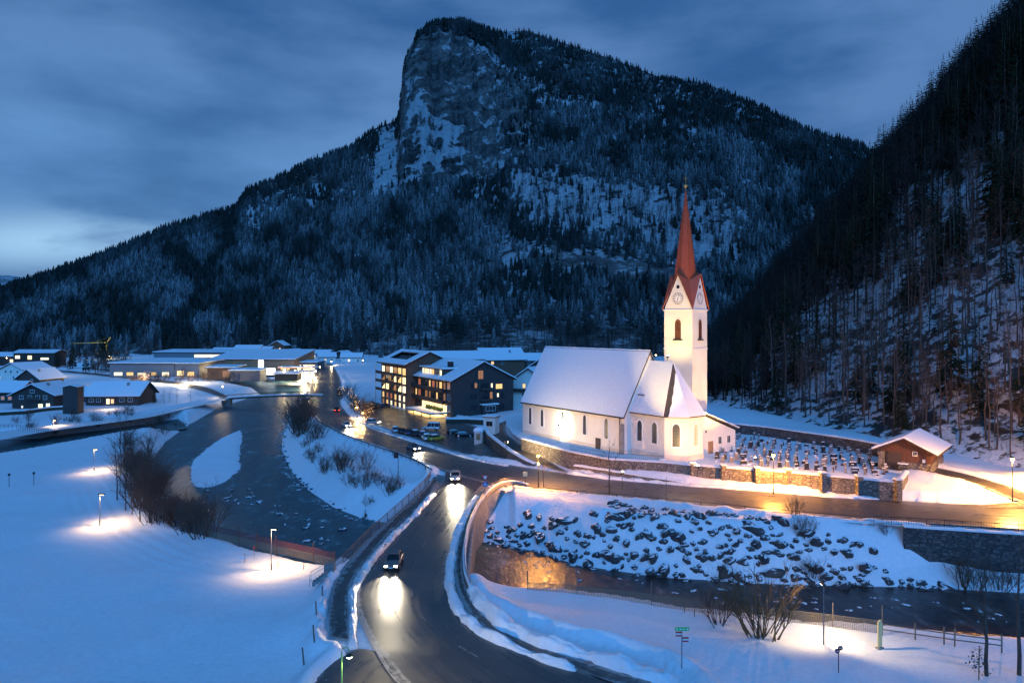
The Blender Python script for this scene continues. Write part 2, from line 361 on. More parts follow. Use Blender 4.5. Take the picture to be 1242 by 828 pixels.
RB_LANE = edges([(-60, 545, .2), (30, 527, .2), (66, 521, .3), (120, 514, .4), (180, 506, .4), (240, 492, .4), (276, 484, .5)], [(-60, 530, .2), (30, 519, .2), (70, 514, .3), (120, 508, .4), (180, 501, .4), (240, 489, .4), (276, 481, .5)], 50)
RB_FAR = edges([(276, 484, .5), (245, 473, .3), (215, 466, .2), (160, 459, .1), (90, 452, .1), (20, 446, .1)], [(276, 480, .5), (256, 470, .3), (222, 463, .2), (162, 456.5, .1), (92, 450, .1), (20, 444.5, .1)], 40)
ROADS = [RB_BRIDGE, RB_MAIN, RB_RAMP, RB_LOT, RB_WALK, RB_WALKR, RB_YARD, RB_PATH, RB_LANE, RB_FAR]

# ---------------------------------------------------------------- water outline (surface 4 m under the meadow)
WZ = -3.0
RIVER = [W(a, b, WZ)[:2] for a, b in [
    (385, 466), (372, 474), (362, 482), (352, 498), (340, 528), (338, 545), (347, 568), (366, 592), (400, 616), (436, 630), (470, 636), (520, 646), (575, 657), (640, 668), (700, 687), (800, 701), (900, 709), (1000, 713), (1100, 714), (1242, 722), (1450, 735),
    (1450, 797), (1242, 785), (1100, 775), (900, 756), (700, 731), (600, 721), (500, 710), (410, 699), (330, 678), (240, 655), (226, 645), (200, 612), (184, 584), (187, 558), (204, 536), (232, 515), (268, 494), (300, 484), (318, 478), (285, 469), (220, 461), (100, 452), (-60, 447),
    (-60, 442), (100, 446), (220, 452), (300, 458), (350, 461)]]
CREEK = [W(a, b, -2.6)[:2] for a, b in [(226, 519), (180, 529), (130, 537), (66, 548), (20, 556), (-60, 570), (-60, 535), (10, 533), (50, 532), (62, 529), (128, 521), (178, 514), (215, 508)]]
BAR = [W(a, b, -2.7)[:2] for a, b in [(229, 578), (232, 558), (247, 545), (265, 532), (280, 524), (292, 520), (295, 530), (291, 548), (292, 566), (280, 578), (262, 588), (245, 590), (234, 588)]]
CHURCHYARD = [W(a, b, 6.0)[:2] for a, b in [(634, 534), (660, 541), (691, 549.5), (739, 559), (803, 562.5), (843, 566), (956, 574), (1040, 582), (1089, 586.5), (1098, 572), (1112, 556), (1076, 545), (980, 529), (885, 516), (840, 506), (700, 503), (640, 503), (612, 505), (614, 515), (622, 526)]]

def pdist(P, x, y):
    """signed distance to polygon P: negative inside"""
    P = np.asarray(P, float); d = np.full(x.shape, 1e18); ins = np.zeros(x.shape, bool); n = len(P)
    for i in range(n):
        ax, ay = P[i]; bx, by = P[(i + 1) % n]; ex, ey = bx - ax, by - ay
        t = np.clip(((x - ax) * ex + (y - ay) * ey) / (ex * ex + ey * ey + 1e-12), 0, 1)
        d = np.minimum(d, (x - ax - t * ex) ** 2 + (y - ay - t * ey) ** 2)
        c = ((ay > y) != (by > y)) & (x < (bx - ax) * (y - ay) / (by - ay + 1e-12) + ax); ins ^= c
    d = np.sqrt(d); return np.where(ins, -d, d)
CTRL = np.array([W(*p) for p in [
    (100, 600, 0), (250, 720, 0), (100, 750, 0), (345, 800, .3), (300, 700, 0), (200, 670, 0), (60, 560, 0), (140, 545, 0), (230, 800, 0), (385, 700, .6), (385, 760, .8), (20, 700, 0), (-150, 700, 0), (-150, 560, 0), (360, 690, .2),
    (200, 470, 0), (100, 455, 0), (50, 500, .6), (130, 495, .5), (180, 497, 0), (250, 490, 0), (20, 470, .5), (0, 440, 0), (300, 440, 0), (500, 437, 0), (620, 437, .5), (440, 470, 1.2), (430, 450, .8), (330, 455, .3), (270, 458, .3), (200, 455, .3),
    (400, 540, 1.6), (450, 570, 1.8), (500, 590, 2.2), (370, 520, 1.4), (480, 610, 1.5),
    (271, 431, 4.5), (299, 430.5, 5), (320, 430, 5), (336, 428, 6), (352, 436, 2), (386, 434, 2), (250, 434, 2), (480, 500, 2.1), (540, 505, 2.3), (580, 510, 2.6), (600, 490, 3), (560, 480, 2.5), (640, 500, 5.5), (600, 515, 5.0), (700, 540, 6), (800, 555, 6), (900, 550, 6), (1050, 560, 6), (1000, 530, 6.4), (860, 500, 6.5), (760, 500, 6),
    (1120, 560, 6.5), (1150, 590, 4.6), (1200, 600, 4.4), (1242, 606, 4.3), (1180, 578, 6.4), (1242, 588, 6.4), (1242, 570, 8),
    (620, 600, 3.6), (660, 608, 3.6), (720, 612, 3.5), (850, 622, 3.4), (640, 625, 2.5), (1000, 637, 3.3), (1110, 640, 3.4), (1242, 646, 3.3),
    (620, 740, 1.0), (700, 755, 1.0), (800, 775, .7), (900, 790, .7), (700, 780, 1.2), (820, 805, 1.0), (1000, 820, .8), (1150, 820, .6), (1242, 830, .6), (700, 735, .3), (830, 742, 0), (930, 762, 0), (1050, 775, 0), (1160, 785, 0), (1242, 800, 0), (900, 752, 0), (640, 722, .6), (1300, 850, .3), (800, 900, 1), (600, 950, .8), (400, 950, .8), (100, 950, .2), (1100, 950, .6)]])
RC = []
for a, b in ROADS:
    mid = (a + b) / 2; hw = np.linalg.norm((a - b)[:, :2], axis=1) / 2; RC.append((mid, hw, a, b))
FOOT = ([20, 60, 85, 97, 110, 125, 148, 185, 222, 280, 330, 360, 420, 600], [300, 220, 150, 108, 92, 86, 80, 72, 62, 72, 84, 88, 100, 230])
def hill(x, y):
    d = x - np.interp(y, *FOOT)
    h = np.where(d < 0, d * .3, np.where(d < 12, d * .5, 6 + (d - 12) * 1.2))
    h = np.where(d > 140, 159.6 + (d - 140) * .7, h)
    k = 1 - sm(345, 480, y + 12 * fbm(x / 30, y / 30, 3, 5))
    bumpy = (fbm(x / 22, y / 22, 4, 3) * 9 + fbm(x / 5, y / 5, 3, 4) * 1.6) * sm(-1, 16, d)
    return 6 + np.where(h > 0, h * (k * .95 + .05 * (1 - k)), h) + bumpy
def ribbon_info(x, y):
    """nearest road: distance outside its edge, its height and blend sums"""
    num = np.zeros(x.shape); den = np.zeros(x.shape); dmin = np.full(x.shape, 1e9)
    for mid, hw, a, b in RC:
        best = np.full(x.shape, 1e18); bz = np.zeros(x.shape); bh = np.ones(x.shape)
        lo = mid[:, :2].min(0) - 40; hi = mid[:, :2].max(0) + 40
        s = (x > lo[0]) & (x < hi[0]) & (y > lo[1]) & (y < hi[1])
        if not s.any(): continue
        xs, ys = x[s], y[s]; B = best[s]; Z = bz[s]; H = bh[s]
        for i in range(len(mid) - 1):
            p, q = mid[i], mid[i + 1]; e = q - p
            t = np.clip(((xs - p[0]) * e[0] + (ys - p[1]) * e[1]) / (e[0] ** 2 + e[1] ** 2 + 1e-9), 0, 1)
            d = (xs - p[0] - t * e[0]) ** 2 + (ys - p[1] - t * e[1]) ** 2
            m = d < B; B = np.where(m, d, B); Z = np.where(m, p[2] + t * e[2], Z); H = np.where(m, hw[i] + t * (hw[i + 1] - hw[i]), H)
        de = np.sqrt(B) - H
        w = np.where(de < 0, 1.0, np.clip(1 - de / 5, 0, 1) ** 2)
        num[s] += w * Z; den[s] += w; dmin[s] = np.minimum(dmin[s], de)
    return num, den, dmin
def base(x, y):
    num = np.zeros(x.shape); den = np.zeros(x.shape)
    for c in CTRL:
        w = 1 / ((x - c[0]) ** 2 + (y - c[1]) ** 2 + 6) ** 1.6; num += w * c[2]; den += w
    z = num / den
    rn, rd, dm = ribbon_info(x, y)
    k = np.clip(rd, 0, 1); z = z * (1 - k) + k * rn / np.maximum(rd, 1e-6)
    return z, dm
PISTE = [W(*p) for p in resample([(40, 535, 0), (100, 556, 0), (132, 590, 0), (158, 640, 0), (230, 676, 0), (330, 696, 0), (392, 704, 0)], 24)]
def ground(x, y, carve=True):
    x = np.atleast_1d(np.asarray(x, float)); y = np.atleast_1d(np.asarray(y, float))
    z, dm = base(x, y)
    far = sm(150, 500, y)
    z = z + (fbm(x / 14, y / 14, 3, 1) * .7 + fbm(x / 3.2, y / 3.2, 3, 2) * .22) * sm(.3, 4, dm)
    # groomed piste: shallow grooves beside the path lamps
    dt = np.full(x.shape, 1e9)
    for p, q in zip(PISTE[:-1], PISTE[1:]):
        e = (q[0] - p[0], q[1] - p[1]); t = np.clip(((x - p[0]) * e[0] + (y - p[1]) * e[1]) / (e[0] ** 2 + e[1] ** 2), 0, 1)
        dt = np.minimum(dt, np.hypot(x - p[0] - t * e[0], y - p[1] - t * e[1]))
    z = z + .06 * np.sin(dt * 3.6 + 2 * vn(x / 9, y / 9, 91)) * np.exp(-(dt / 7) ** 2) * (x < 0)
    # ploughed snow thrown up along the roads
    bank = np.exp(-((dm - 1.1) / .9) ** 2) * (.35 + .5 * vn(x / 1.7, y / 1.7, 8)) * (1 - far * .8) * (dm > 0)
    z = z + bank
    z = np.where(dm < .15, z - .30, z)
    if carve:
        dr = pdist(RIVER, x, y); n = fbm(x / 6, y / 6, 3, 6) * 1.6
        stream_far = (x > 0) & (y > 93)
        sl = np.where(stream_far, 1.0, .75)
        rise = WZ - .6 + np.where(dr < 0, np.maximum(dr * .3, -1.2), dr * sl + n * np.clip(dr, 0, 3) / 3)
        z = np.where(dr < 16, np.minimum(z, rise), z)
        dc = pdist(CREEK, x, y)
        z = np.where(dc < 10, np.minimum(z, -3.2 + np.where(dc < 0, np.maximum(dc * .3, -.6), dc * 1.1)), z)
    cy = pdist(CHURCHYARD, x, y); z = np.where(cy < 0, np.minimum(z, 5.6), z)
    return z
def gz(x, y): return float(ground(x, y)[0])
_gc = {}
def WG(px, py, dz=0.0):
    """the ground point seen at a photo pixel"""
    z = 0.5
    for _ in range(14):
        x, y, _z = W(px, py, z); z2 = gz(x, y)
        if abs(z2 - z) < .01: break
        z = z * .4 + z2 * .6
    return (x, y, gz(x, y) + dz)

def build_ground():
    u = np.linspace(-1.15, 1.15, 560); v = np.exp(np.linspace(math.log(24), math.log(1150), 560))
    U, V = np.meshgrid(u, v); X = U * V; Y = V
    Z = ground(X.ravel(), Y.ravel())
    o = obj('snow_ground', npmesh('snow_ground', np.stack([X.ravel(), Y.ravel(), Z], 1), gridfaces(*X.shape), [SNOW]), kind='structure'); return o
build_ground()

def ribbon(name, ab, mat, dz=0.0, cross=8, crown=.04, kind='structure', jag=0):
    a, b = ab; n = len(a); t = np.linspace(0, 1, cross + 1)[None, :, None]
    P = a[:, None, :] * (1 - t) + b[:, None, :] * t
    X, Y = P[..., 0].ravel(), P[..., 1].ravel(); rn, rd, dm = ribbon_info(X, Y)
    P[..., 2] = (rn / np.maximum(rd, 1e-6)).reshape(P.shape[:2]) + dz
    w = np.linalg.norm((a - b)[:, :2], axis=1)[:, None]; al = np.r_[0, np.cumsum(np.linalg.norm(np.diff((a + b)[:, :2] / 2, axis=0), axis=1))][:, None]
    tt = t[..., 0] * np.ones((n, 1)); dist = np.minimum(tt, 1 - tt) * w
    at = {'across': (tt * w).ravel(), 'along': (al * np.ones_like(tt)).ravel(), 'edge': np.clip(1 - dist / 1.3, 0, 1).ravel()}
    return obj(name, npmesh(name, P.reshape(-1, 3), gridfaces(n, cross + 1), [mat], at), kind=kind)
ribbon('road', RB_MAIN, ASPH, 0); ribbon('bridge_road', RB_BRIDGE, ASPH, -.012)
ribbon('parking_lot', RB_LOT, ASPH_LOT, -.02, 10); ribbon('church_drive', RB_RAMP, PAVE, -.03)
ribbon('yard', RB_YARD, ASPH_LOT, -.03)
ribbon('pavement', RB_WALK, PAVE, .08, 4); ribbon('pavement', RB_WALKR, PAVE, .08, 4)
ribbon('path', RB_PATH, PAVE, -.02, 4); ribbon('path', RB_LANE, SLUSH, -.1, 4); ribbon('path', RB_FAR, PAVE, -.1, 4)

# water sheets
def water(name, poly, z, mat):
    mb = MB(); mb.add([(p[0], p[1], z) for p in poly], [tuple(range(len(poly)))])
    return mb.build(name, mat, kind='structure')
def grow(P, d):
    P = np.array(P); out = []
    n = len(P); A = .5 * sum(P[i][0] * P[(i + 1) % n][1] - P[(i + 1) % n][0] * P[i][1] for i in range(n)); s = 1 if A > 0 else -1
    for i in range(n):
        t = P[(i + 1) % n] - P[i - 1]; t = t / np.linalg.norm(t); out.append(P[i] + s * d * np.array([t[1], -t[0]]))
    return out
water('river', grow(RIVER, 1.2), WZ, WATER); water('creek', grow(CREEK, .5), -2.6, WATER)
def flat_patch(name, P, z, mat, step, amp, edge_drop, kind='structure', seed=1):
    P = np.array(P); lo, hi = P.min(0), P.max(0)
    xs = np.arange(lo[0] - step, hi[0] + step, step); ys = np.arange(lo[1] - step, hi[1] + step, step)
    X, Y = np.meshgrid(xs, ys); d = pdist(P, X.ravel(), Y.ravel()).reshape(X.shape)
    Z = z + amp * fbm(X / 3, Y / 3, 4, seed) - edge_drop * np.exp(np.minimum(d, 0) / 1.2)
    Fq = gridfaces(*X.shape); keep = (d.ravel()[Fq] < step * .6).all(1)
    return obj(name, npmesh(name, np.stack([X.ravel(), Y.ravel(), Z.ravel()], 1), Fq[keep], [mat]), kind=kind)
flat_patch('gravel_bar', BAR, -2.4, rock_snow('bar_snow', (.05, .05, .05), (.1, .1, .1), .62, .74, .8), .8, .55, .7)
flat_patch('churchyard_ground', CHURCHYARD, 6.0, SNOW, .5, .22, 0.0, seed=4)

# ---------------------------------------------------------------- wooded hillside on the right
def build_hill():
    xs = np.arange(48, 420, 1.7); ys = np.arange(22, 560, 1.7); X, Y = np.meshgrid(xs, ys)
    Z = hill(X.ravel(), Y.ravel()).reshape(X.shape)
    g = ground(X.ravel()[::1], Y.ravel()[::1], False).reshape(X.shape)
    Z = np.where(Z < g + .02, np.minimum(Z, g - .3), Z)
    keep_pt = (Z > g - 6)
    Fq = gridfaces(*X.shape); keep = keep_pt.ravel()[Fq].all(1)
    return obj('hillside', npmesh('hillside', np.stack([X.ravel(), Y.ravel(), Z.ravel()], 1), Fq[keep], [HILLM]), kind='structure')
build_hill()
def hz(x, y): return max(float(hill(np.array([x]), np.array([y]))[0]), gz(x, y))

# ---------------------------------------------------------------- the mountain
RIDGE = ([-420, -150, 0, 60, 130, 200, 285, 300, 330, 375, 420, 455, 482, 485.5, 489, 493, 506, 525, 560, 600, 640, 700, 760, 800, 860, 920, 980, 1030, 1100, 1250, 1400],
         [430, 386, 350, 331, 306, 276, 251, 229, 219, 196, 181, 156, 146, 120, 84, 66, 41, 29, 24, 38, 38, 58, 78, 94, 103, 128, 158, 171, 196, 236, 280])
RY = ([-420, 0, 300, 480, 490, 560, 800, 1030, 1400], [1350, 1650, 1850, 1900, 1900, 2080, 1950, 1650, 1500])
CW = ([-420, 285, 300, 470, 484, 489, 585, 640, 690, 1400], [0, 0, .5, .55, .6, 1, 1, .35, 0, 0])          # how far the column is a cliff
CB = ([285, 330, 450, 482, 489, 520, 560, 600, 690], [275, 255, 235, 232, 225, 222, 220, 225, 200])        # row of the cliff's foot
CT = ([285, 330, 450, 482, 489, 506, 530, 560, 600, 690], [236, 224, 168, 155, 92, 50, 38, 40, 62, 90])       # row of its upper edge
def mountain_py(px, t):
    r = np.interp(px, *RIDGE); p0 = 437.0
    a = p0 + (r - p0) * (t ** 1.08)
    cb, ct, cw = np.interp(px, *CB), np.interp(px, *CT), np.interp(px, *CW)
    c = np.where(t < .66, p0 + (cb - p0) * (t / .66) ** 1.05, np.where(t < .84, cb + (ct - cb) * ((t - .66) / .18), ct + (r - ct) * (t - .84) / .16))
    g = np.clip((t - .66) / .18, 0, 1); env = np.minimum(1, np.minimum(g, 1 - g) * 6)
    ph = g * 8.5 + (px - 540) / 55 + 1.3 * fbm(px / 30, t * 9, 3, 74)      # ledges dipping to the right
    c = c + (ct - cb) * env * .95 * np.sin(6.2832 * ph) / (6.2832 * 8.5) * (.6 + .8 * vn(px / 18, ph, 75)) * ((t > .66) & (t < .84))
    return a * (1 - cw) + c * cw
def mountain_xyz(px, t):
    Yr = np.interp(px, *RY); Yf = 640.0
    Y = Yf + (Yr - Yf) * t; py = mountain_py(px, np.clip(t, 0, 1))
    z = CH - (py - HZ) * Y / F
    z = np.where(t > 1, (CH - (np.interp(px, *RIDGE) - HZ) * Yr / F) - (t - 1) * 700, z)
    z = np.where(t < 0, -6, z)
    cw = np.interp(px, *CW)
    taper = sm(0, .12, t) * (1 - sm(.9, 1.0, t))
    X = (px - 621) * Y / F
    gully = (1 - np.abs(2 * vn(px / 34 + 1.2 * fbm(px / 60, t * 3, 3, 2), t * 1.6, 21) - 1)) - .5
    g2 = (1 - np.abs(2 * vn(px / 12 + t * 2, t * 5, 22) - 1)) - .5
    rel = (gully * 34 + g2 * 14) * (1 - .65 * cw * sm(.6, .68, t)) + fbm(px / 5, t * 26, 4, 23) * 16
    craggy = (fbm(px / 22, t * 34 + px / 90, 4, 25) * 46 + (np.abs(2 * vn(px / 15 + 1.5 * fbm(px / 20, t * 12, 3, 28), t * 7, 27) - 1) - .5) * 26 + (np.abs(2 * vn(px / 5 + t * 9, t * 40, 29) - 1) - .5) * 18) * cw * sm(.62, .68, t)
    # relief pushes the face in and out along the slope direction
    d = (rel + craggy) * taper
    return X - d * .15, Y + d * (.9 + .4 * cw), z + d * .35 * (1 - cw * sm(.62, .68, t) * .8)
def blob(px, py, P, soft=6):
    px = px + 14 * fbm(px / 13, py / 13, 3, 71); py = py + 14 * fbm(px / 13, py / 13, 3, 72)
    return 1 - sm(-soft, soft, pdist(P, px, py))
SNOWP = [([(490, 90), (506, 96), (516, 112), (520, 128), (545, 138), (562, 150), (556, 172), (560, 195), (545, 200), (520, 208), (505, 214), (494, 222), (500, 180), (494, 130)], .72),
         ([(456, 158), (482, 152), (486, 226), (470, 232), (446, 240), (452, 200)], .66), ([(296, 240), (330, 238), (420, 222), (432, 232), (400, 252), (330, 262), (284, 300)], .52),
         ([(720, 214), (800, 222), (880, 236), (908, 262), (898, 322), (845, 328), (790, 302), (730, 292), (640, 266), (612, 235), (622, 196), (660, 205)], .45),
         ([(602, 32), (626, 36), (624, 46), (606, 42)], .7), ([(580, 44), (592, 52), (607, 66), (603, 74), (590, 64)], .65), ([(640, 58), (656, 68), (672, 82), (668, 90), (652, 80)], .6),
         ([(648, 117), (690, 119), (728, 124), (732, 134), (700, 130), (656, 127)], .7), ([(600, 125), (612, 130), (606, 160), (598, 140)], .5), ([(888, 166), (932, 172), (930, 182), (892, 176)], .6),
         ([(618, 190), (632, 200), (636, 232), (622, 230)], .6), ([(560, 190), (600, 230), (630, 300), (620, 360), (590, 330), (580, 260)], .24), ([(895, 222), (940, 232), (925, 240), (900, 236)], .55),
         ([(630, 300), (650, 290), (660, 320), (640, 345), (615, 350)], .25)]
ROCKP = [([(493, 52), (530, 36), (560, 42), (574, 60), (566, 110), (572, 140), (560, 148), (545, 136), (520, 126), (514, 108), (500, 92), (489, 84)], -.16),
         ([(566, 60), (600, 110), (610, 165), (585, 215), (566, 215), (560, 150)], -.12), ([(600, 108), (640, 112), (648, 140), (610, 150)], -.25), ([(640, 300), (690, 305), (790, 318), (850, 335), (850, 350), (760, 345), (660, 330)], -.3),
         ([(296, 216), (340, 216), (440, 186), (446, 198), (350, 240), (296, 244)], -.2), ([(486, 90), (492, 90), (494, 160), (488, 170)], -.3)]
def snow_at(px, py):
    s = np.full(px.shape, .22) + .16 * sm(300, 400, px) * sm(200, 280, py) * (1 - sm(380, 420, py))
    for P, v in SNOWP: s = s + blob(px, py, P, 10) * v
    for P, v in ROCKP: s = s + blob(px, py, P, 8) * v
    return s
def tree_density(px, py, t):
    d = np.full(px.shape, 1.0)
    for P, v in SNOWP:
        if v > .2: d = d * (1 - blob(px, py, P, 6) * (.95 if v > .6 else .42))
    for P, v in ROCKP: d = d * (1 - blob(px, py, P, 6) * (.97 if v in (-.16, -.3) else .6))
    return d
def build_mountain():
    px = np.linspace(-420, 1400, 760); t = np.r_[-.02, np.linspace(0, .64, 190), np.linspace(.642, .85, 150), np.linspace(.855, 1, 60), 1.03, 1.1, 1.3]
    PX, T = np.meshgrid(px, t); X, Y, Z = mountain_xyz(PX.ravel(), T.ravel())
    py = mountain_py(PX.ravel(), np.clip(T.ravel(), 0, 1))
    return obj('mountain', npmesh('mountain', np.stack([X, Y, Z], 1), gridfaces(*PX.shape), [MOUNT], {'snow': snow_at(PX.ravel(), py) - .28 * (1 - np.interp(PX.ravel(), *CW) * ((T.ravel() > .62) & (T.ravel() < .86)))}), kind='structure')
build_mountain()
def far_range():
    px = np.linspace(-300, 300, 120); k = np.linspace(0, 1.4, 24); PX, K = np.meshgrid(px, k)
    py = np.interp(PX, [-500, -100, -20, 10, 40, 90, 200, 500], [300, 322, 331, 332, 337, 352, 380, 400]); Y = 4300 + K * 1500
    Z = CH - (py - HZ) * 5800 / F
    Z = np.where(K <= 1, Z * K, Z * (2 - K)) + 60 * fbm(PX / 20, K * 5, 4, 31) * K
    X = (PX - 621) * Y / F
    obj('distant_hills', npmesh('distant_hills', np.stack([X.ravel(), Y.ravel(), Z.ravel()], 1), gridfaces(*PX.shape), [MOUNT], {'snow': np.full(PX.size, .2)}), kind='structure')
far_range()

# ---------------------------------------------------------------- forests far off (one mass each)
def tri_template_spruce(seed, tiers=5, sides=6):
    r = random.Random(seed); V = []; Fc = []; T = []
    for k in range(tiers):
        z0 = .06 + k * .86 / tiers; z1 = min(1, z0 + 1.75 * .94 / tiers); rad = .19 * (1 - z0) ** .8 + .012; b = len(V)
        V.append((r.uniform(-.01, .01), r.uniform(-.01, .01), z1)); T.append(.8)
        for j in range(sides):
            w = 2 * math.pi * (j + r.random() * .5) / sides + k; q = rad * r.uniform(.55, 1.2)
            V.append((q * math.cos(w), q * math.sin(w), z0 + r.uniform(-.03, .02))); T.append(.15 if j % 2 else .9)
        for j in range(sides): Fc.append((b, b + 1 + j, b + 1 + (j + 1) % sides))
    return np.array(V), np.array(Fc), np.array(T)
def tri_template_bare(seed):
    r = random.Random(seed); V = []; Fc = []; T = []
    def sliver(a, b, w):
        i = len(V); d = Vector(b) - Vector(a); s = d.cross(Vector((r.uniform(-1, 1), r.uniform(-1, 1), .1))).normalized() * w
        V.extend([tuple(Vector(a) - s), tuple(Vector(a) + s), tuple(b)]); T.extend([.4, .4, 1.0]); Fc.append((i, i + 1, i + 2))
    for q in range(3): sliver((0, 0, 0), (r.uniform(-.02, .02), r.uniform(-.02, .02), 1), .013)
    for k in range(16):
        z = r.uniform(.3, .9); w = r.uniform(0, 6.28); l = (1.02 - z) * r.uniform(.25, .5)
        e = (l * math.cos(w), l * math.sin(w), z + l * r.uniform(.7, 1.4)); sliver((0, 0, z), e, .006)
        for _ in range(2):
            f = r.uniform(.4, .9); p = (e[0] * f, e[1] * f, z + (e[2] - z) * f); sliver(p, (p[0] + r.uniform(-.07, .07), p[1] + r.uniform(-.07, .07), p[2] + r.uniform(.03, .1)), .004)
    return np.array(V), np.array(Fc), np.array(T)
def scatter(name, pts, hs, tints, templates, mat, seed, kind='stuff', label=None):
    rg = np.random.default_rng(seed); V = []; Fc = []; A = []; b = 0; pick = rg.integers(0, len(templates), len(pts)); ang = rg.uniform(0, 6.28, len(pts)); wid = rg.uniform(.8, 1.35, len(pts))
    for k, (tv, tf, tt) in enumerate(templates):
        s = np.where(pick == k)[0]
        if not len(s): continue
        ca, sa = np.cos(ang[s])[:, None], np.sin(ang[s])[:, None]; h = hs[s][:, None]; w = (hs[s] * wid[s])[:, None]
        x = (tv[None, :, 0] * ca - tv[None, :, 1] * sa) * w + pts[s, 0:1]; y = (tv[None, :, 0] * sa + tv[None, :, 1] * ca) * w + pts[s, 1:2]; z = tv[None, :, 2] * h + pts[s, 2:3]
        V.append(np.stack([x, y, z], -1).reshape(-1, 3)); m = len(tv)
        Fc.append((tf[None] + (np.arange(len(s)) * m)[:, None, None] + b).reshape(-1, 3)); b += m * len(s)
        A.append(np.clip(tints[s][:, None] * tt[None], 0, 1).ravel())
    return obj(name, npmesh(name, np.concatenate(V), np.concatenate(Fc), [mat], {'tint': np.concatenate(A)}, smooth=False), kind=kind, label=label)
SPT = [tri_template_spruce(s) for s in range(8)]; BAT = [tri_template_bare(s) for s in range(8)]
def mountain_forest(n):
    rg = np.random.default_rng(3); px = rg.uniform(-200, 1190, n * 4); t = rg.uniform(0, 1.0, n * 4) ** .8
    keep_w = (640 + (np.interp(px, *RY) - 640) * t) / 2100; k = rg.random(n * 4) < keep_w * .95; px, t = px[k], t[k]
    py = mountain_py(px, t); cw = np.interp(px, *CW)
    steep = cw * ((t > .66) & (t < .84)); d = tree_density(px, py, t) * (1 - .93 * (steep > .8)) * (1 - .5 * ((steep > .2) & (steep <= .8)))
    clump = .45 + .85 * sm(.3, .62, vn(px / 16, py / 20, 41) * .6 + vn(px / 5, py / 9, 42) * .4)
    k = rg.random(len(px)) < d * clump; px, t, py, d = px[k], t[k], py[k], d[k]
    X, Y, Z = mountain_xyz(px, t)
    h = rg.uniform(13, 24, len(px)) * np.where(t > .93, .72, 1.0)
    # snow-laden crowns come in drifts; bare woods in the snowy bowl and at the foot
    drift = vn(px / 30, py / 24, 43) * .6 + vn(px / 7, py / 8, 44) * .4
    tint = np.clip((drift - .36) * 2.0, 0, .85) * rg.uniform(.15, 1.1, len(px)) * np.where(t > .85, .4, 1) + rg.random(len(px)) * .08
    bowl = blob(px, py, SNOWP[3][0], 25); foot = np.exp(-((t - .05) / .07) ** 2) * .75 + .25 * ((px > 520) & (px < 850) & (t < .4))
    bare = rg.random(len(px)) < np.clip(.06 + bowl * .85 + foot, 0, .95)
    P = np.stack([X, Y, Z - .5], 1)
    scatter('spruce_forest', P[~bare], h[~bare], tint[~bare], SPT, FARTREE, 1, label='dark spruce forest covering the far mountain slopes')
    scatter('bare_forest', P[bare], h[bare] * .85, rg.random(bare.sum()), BAT, FARBARE, 2, label='leafless grey brown woods on the snowy mountain slopes')
mountain_forest(34000)
# ---------------------------------------------------------------- parish church
U = Vector((.573, -.82, 0)).normalized(); V_ = Vector((.82, .573, 0)).normalized()
A0 = Vector((2.4, 159.5, 0)); ZB = 5.5
def CP(d, s, z=0.0):
    """church point: d along the nave from its west end, s across it, z up"""
    p = A0 + U * d + V_ * s; return (p.x, p.y, z)
church = thing('church', 'white floodlit church with snowy steep roof and slender red spire above the stone wall', 'church', (0, 0, 0))
def arch_poly(w, h, n=8):
    r = w / 2; pts = [(-r, 0), (r, 0)]
    pts += [(r * math.cos(math.pi * k / n), h - r * 1.25 + r * 1.25 * math.sin(math.pi * k / n)) for k in range(n + 1)]
    return pts
def arch_window(parent, o, ux, nrm, w, h, glass, frame=TRIM, name='window', fr=.16, depth=.12, reveal=True):
    """o: sill centre on the wall, ux: along the wall, nrm: outwards"""
    o, ux, nrm = Vector(o), Vector(ux), Vector(nrm); up = Vector((0, 0, 1))
    out = arch_poly(w + 2 * fr, h + fr); inn = [(x, max(z, 0.0)) for x, z in arch_poly(w, h)]
    mb = MB(); n = len(inn)
    vs = [o + ux * x + up * (z - (fr if i < 2 else 0)) + nrm * depth for i, (x, z) in enumerate(out)] + [o + ux * x + up * z + nrm * depth for x, z in inn] + \
         [o + ux * x + up * (z - (fr if i < 2 else 0)) for i, (x, z) in enumerate(out)] + [o + ux * x + up * z + nrm * .015 for x, z in inn]
    fs = []
    for i in range(n):
        j = (i + 1) % n; fs += [(i, j, n + j, n + i), (2 * n + i, 2 * n + j, j, i), (n + i, n + j, 3 * n + j, 3 * n + i)]
    mb.add(vs, fs); f = mb.build(name, frame, parent)
    g = MB(); g.add([o + ux * x + up * z + nrm * .02 for x, z in inn], [tuple(range(n))])
    # glazing bars stay in the pane
    for k in range(1, int(h / .55)):
        z = k * .55
        if z < h - w * .5: g.add([o + ux * a + up * b + nrm * .035 for a, b in ((-w / 2, z), (w / 2, z), (w / 2, z + .035), (-w / 2, z + .035))], [(0, 1, 2, 3)], 1)
    g.add([o + ux * a + up * b + nrm * .035 for a, b in ((-.02, 0), (.02, 0), (.02, h * .97), (-.02, h * .97))], [(0, 1, 2, 3)], 1)
    g.build('pane', [glass, METAL_D], f); return f
NL, NW, EZ, RZ = 32.5, 13.2, 13.75, 25.2
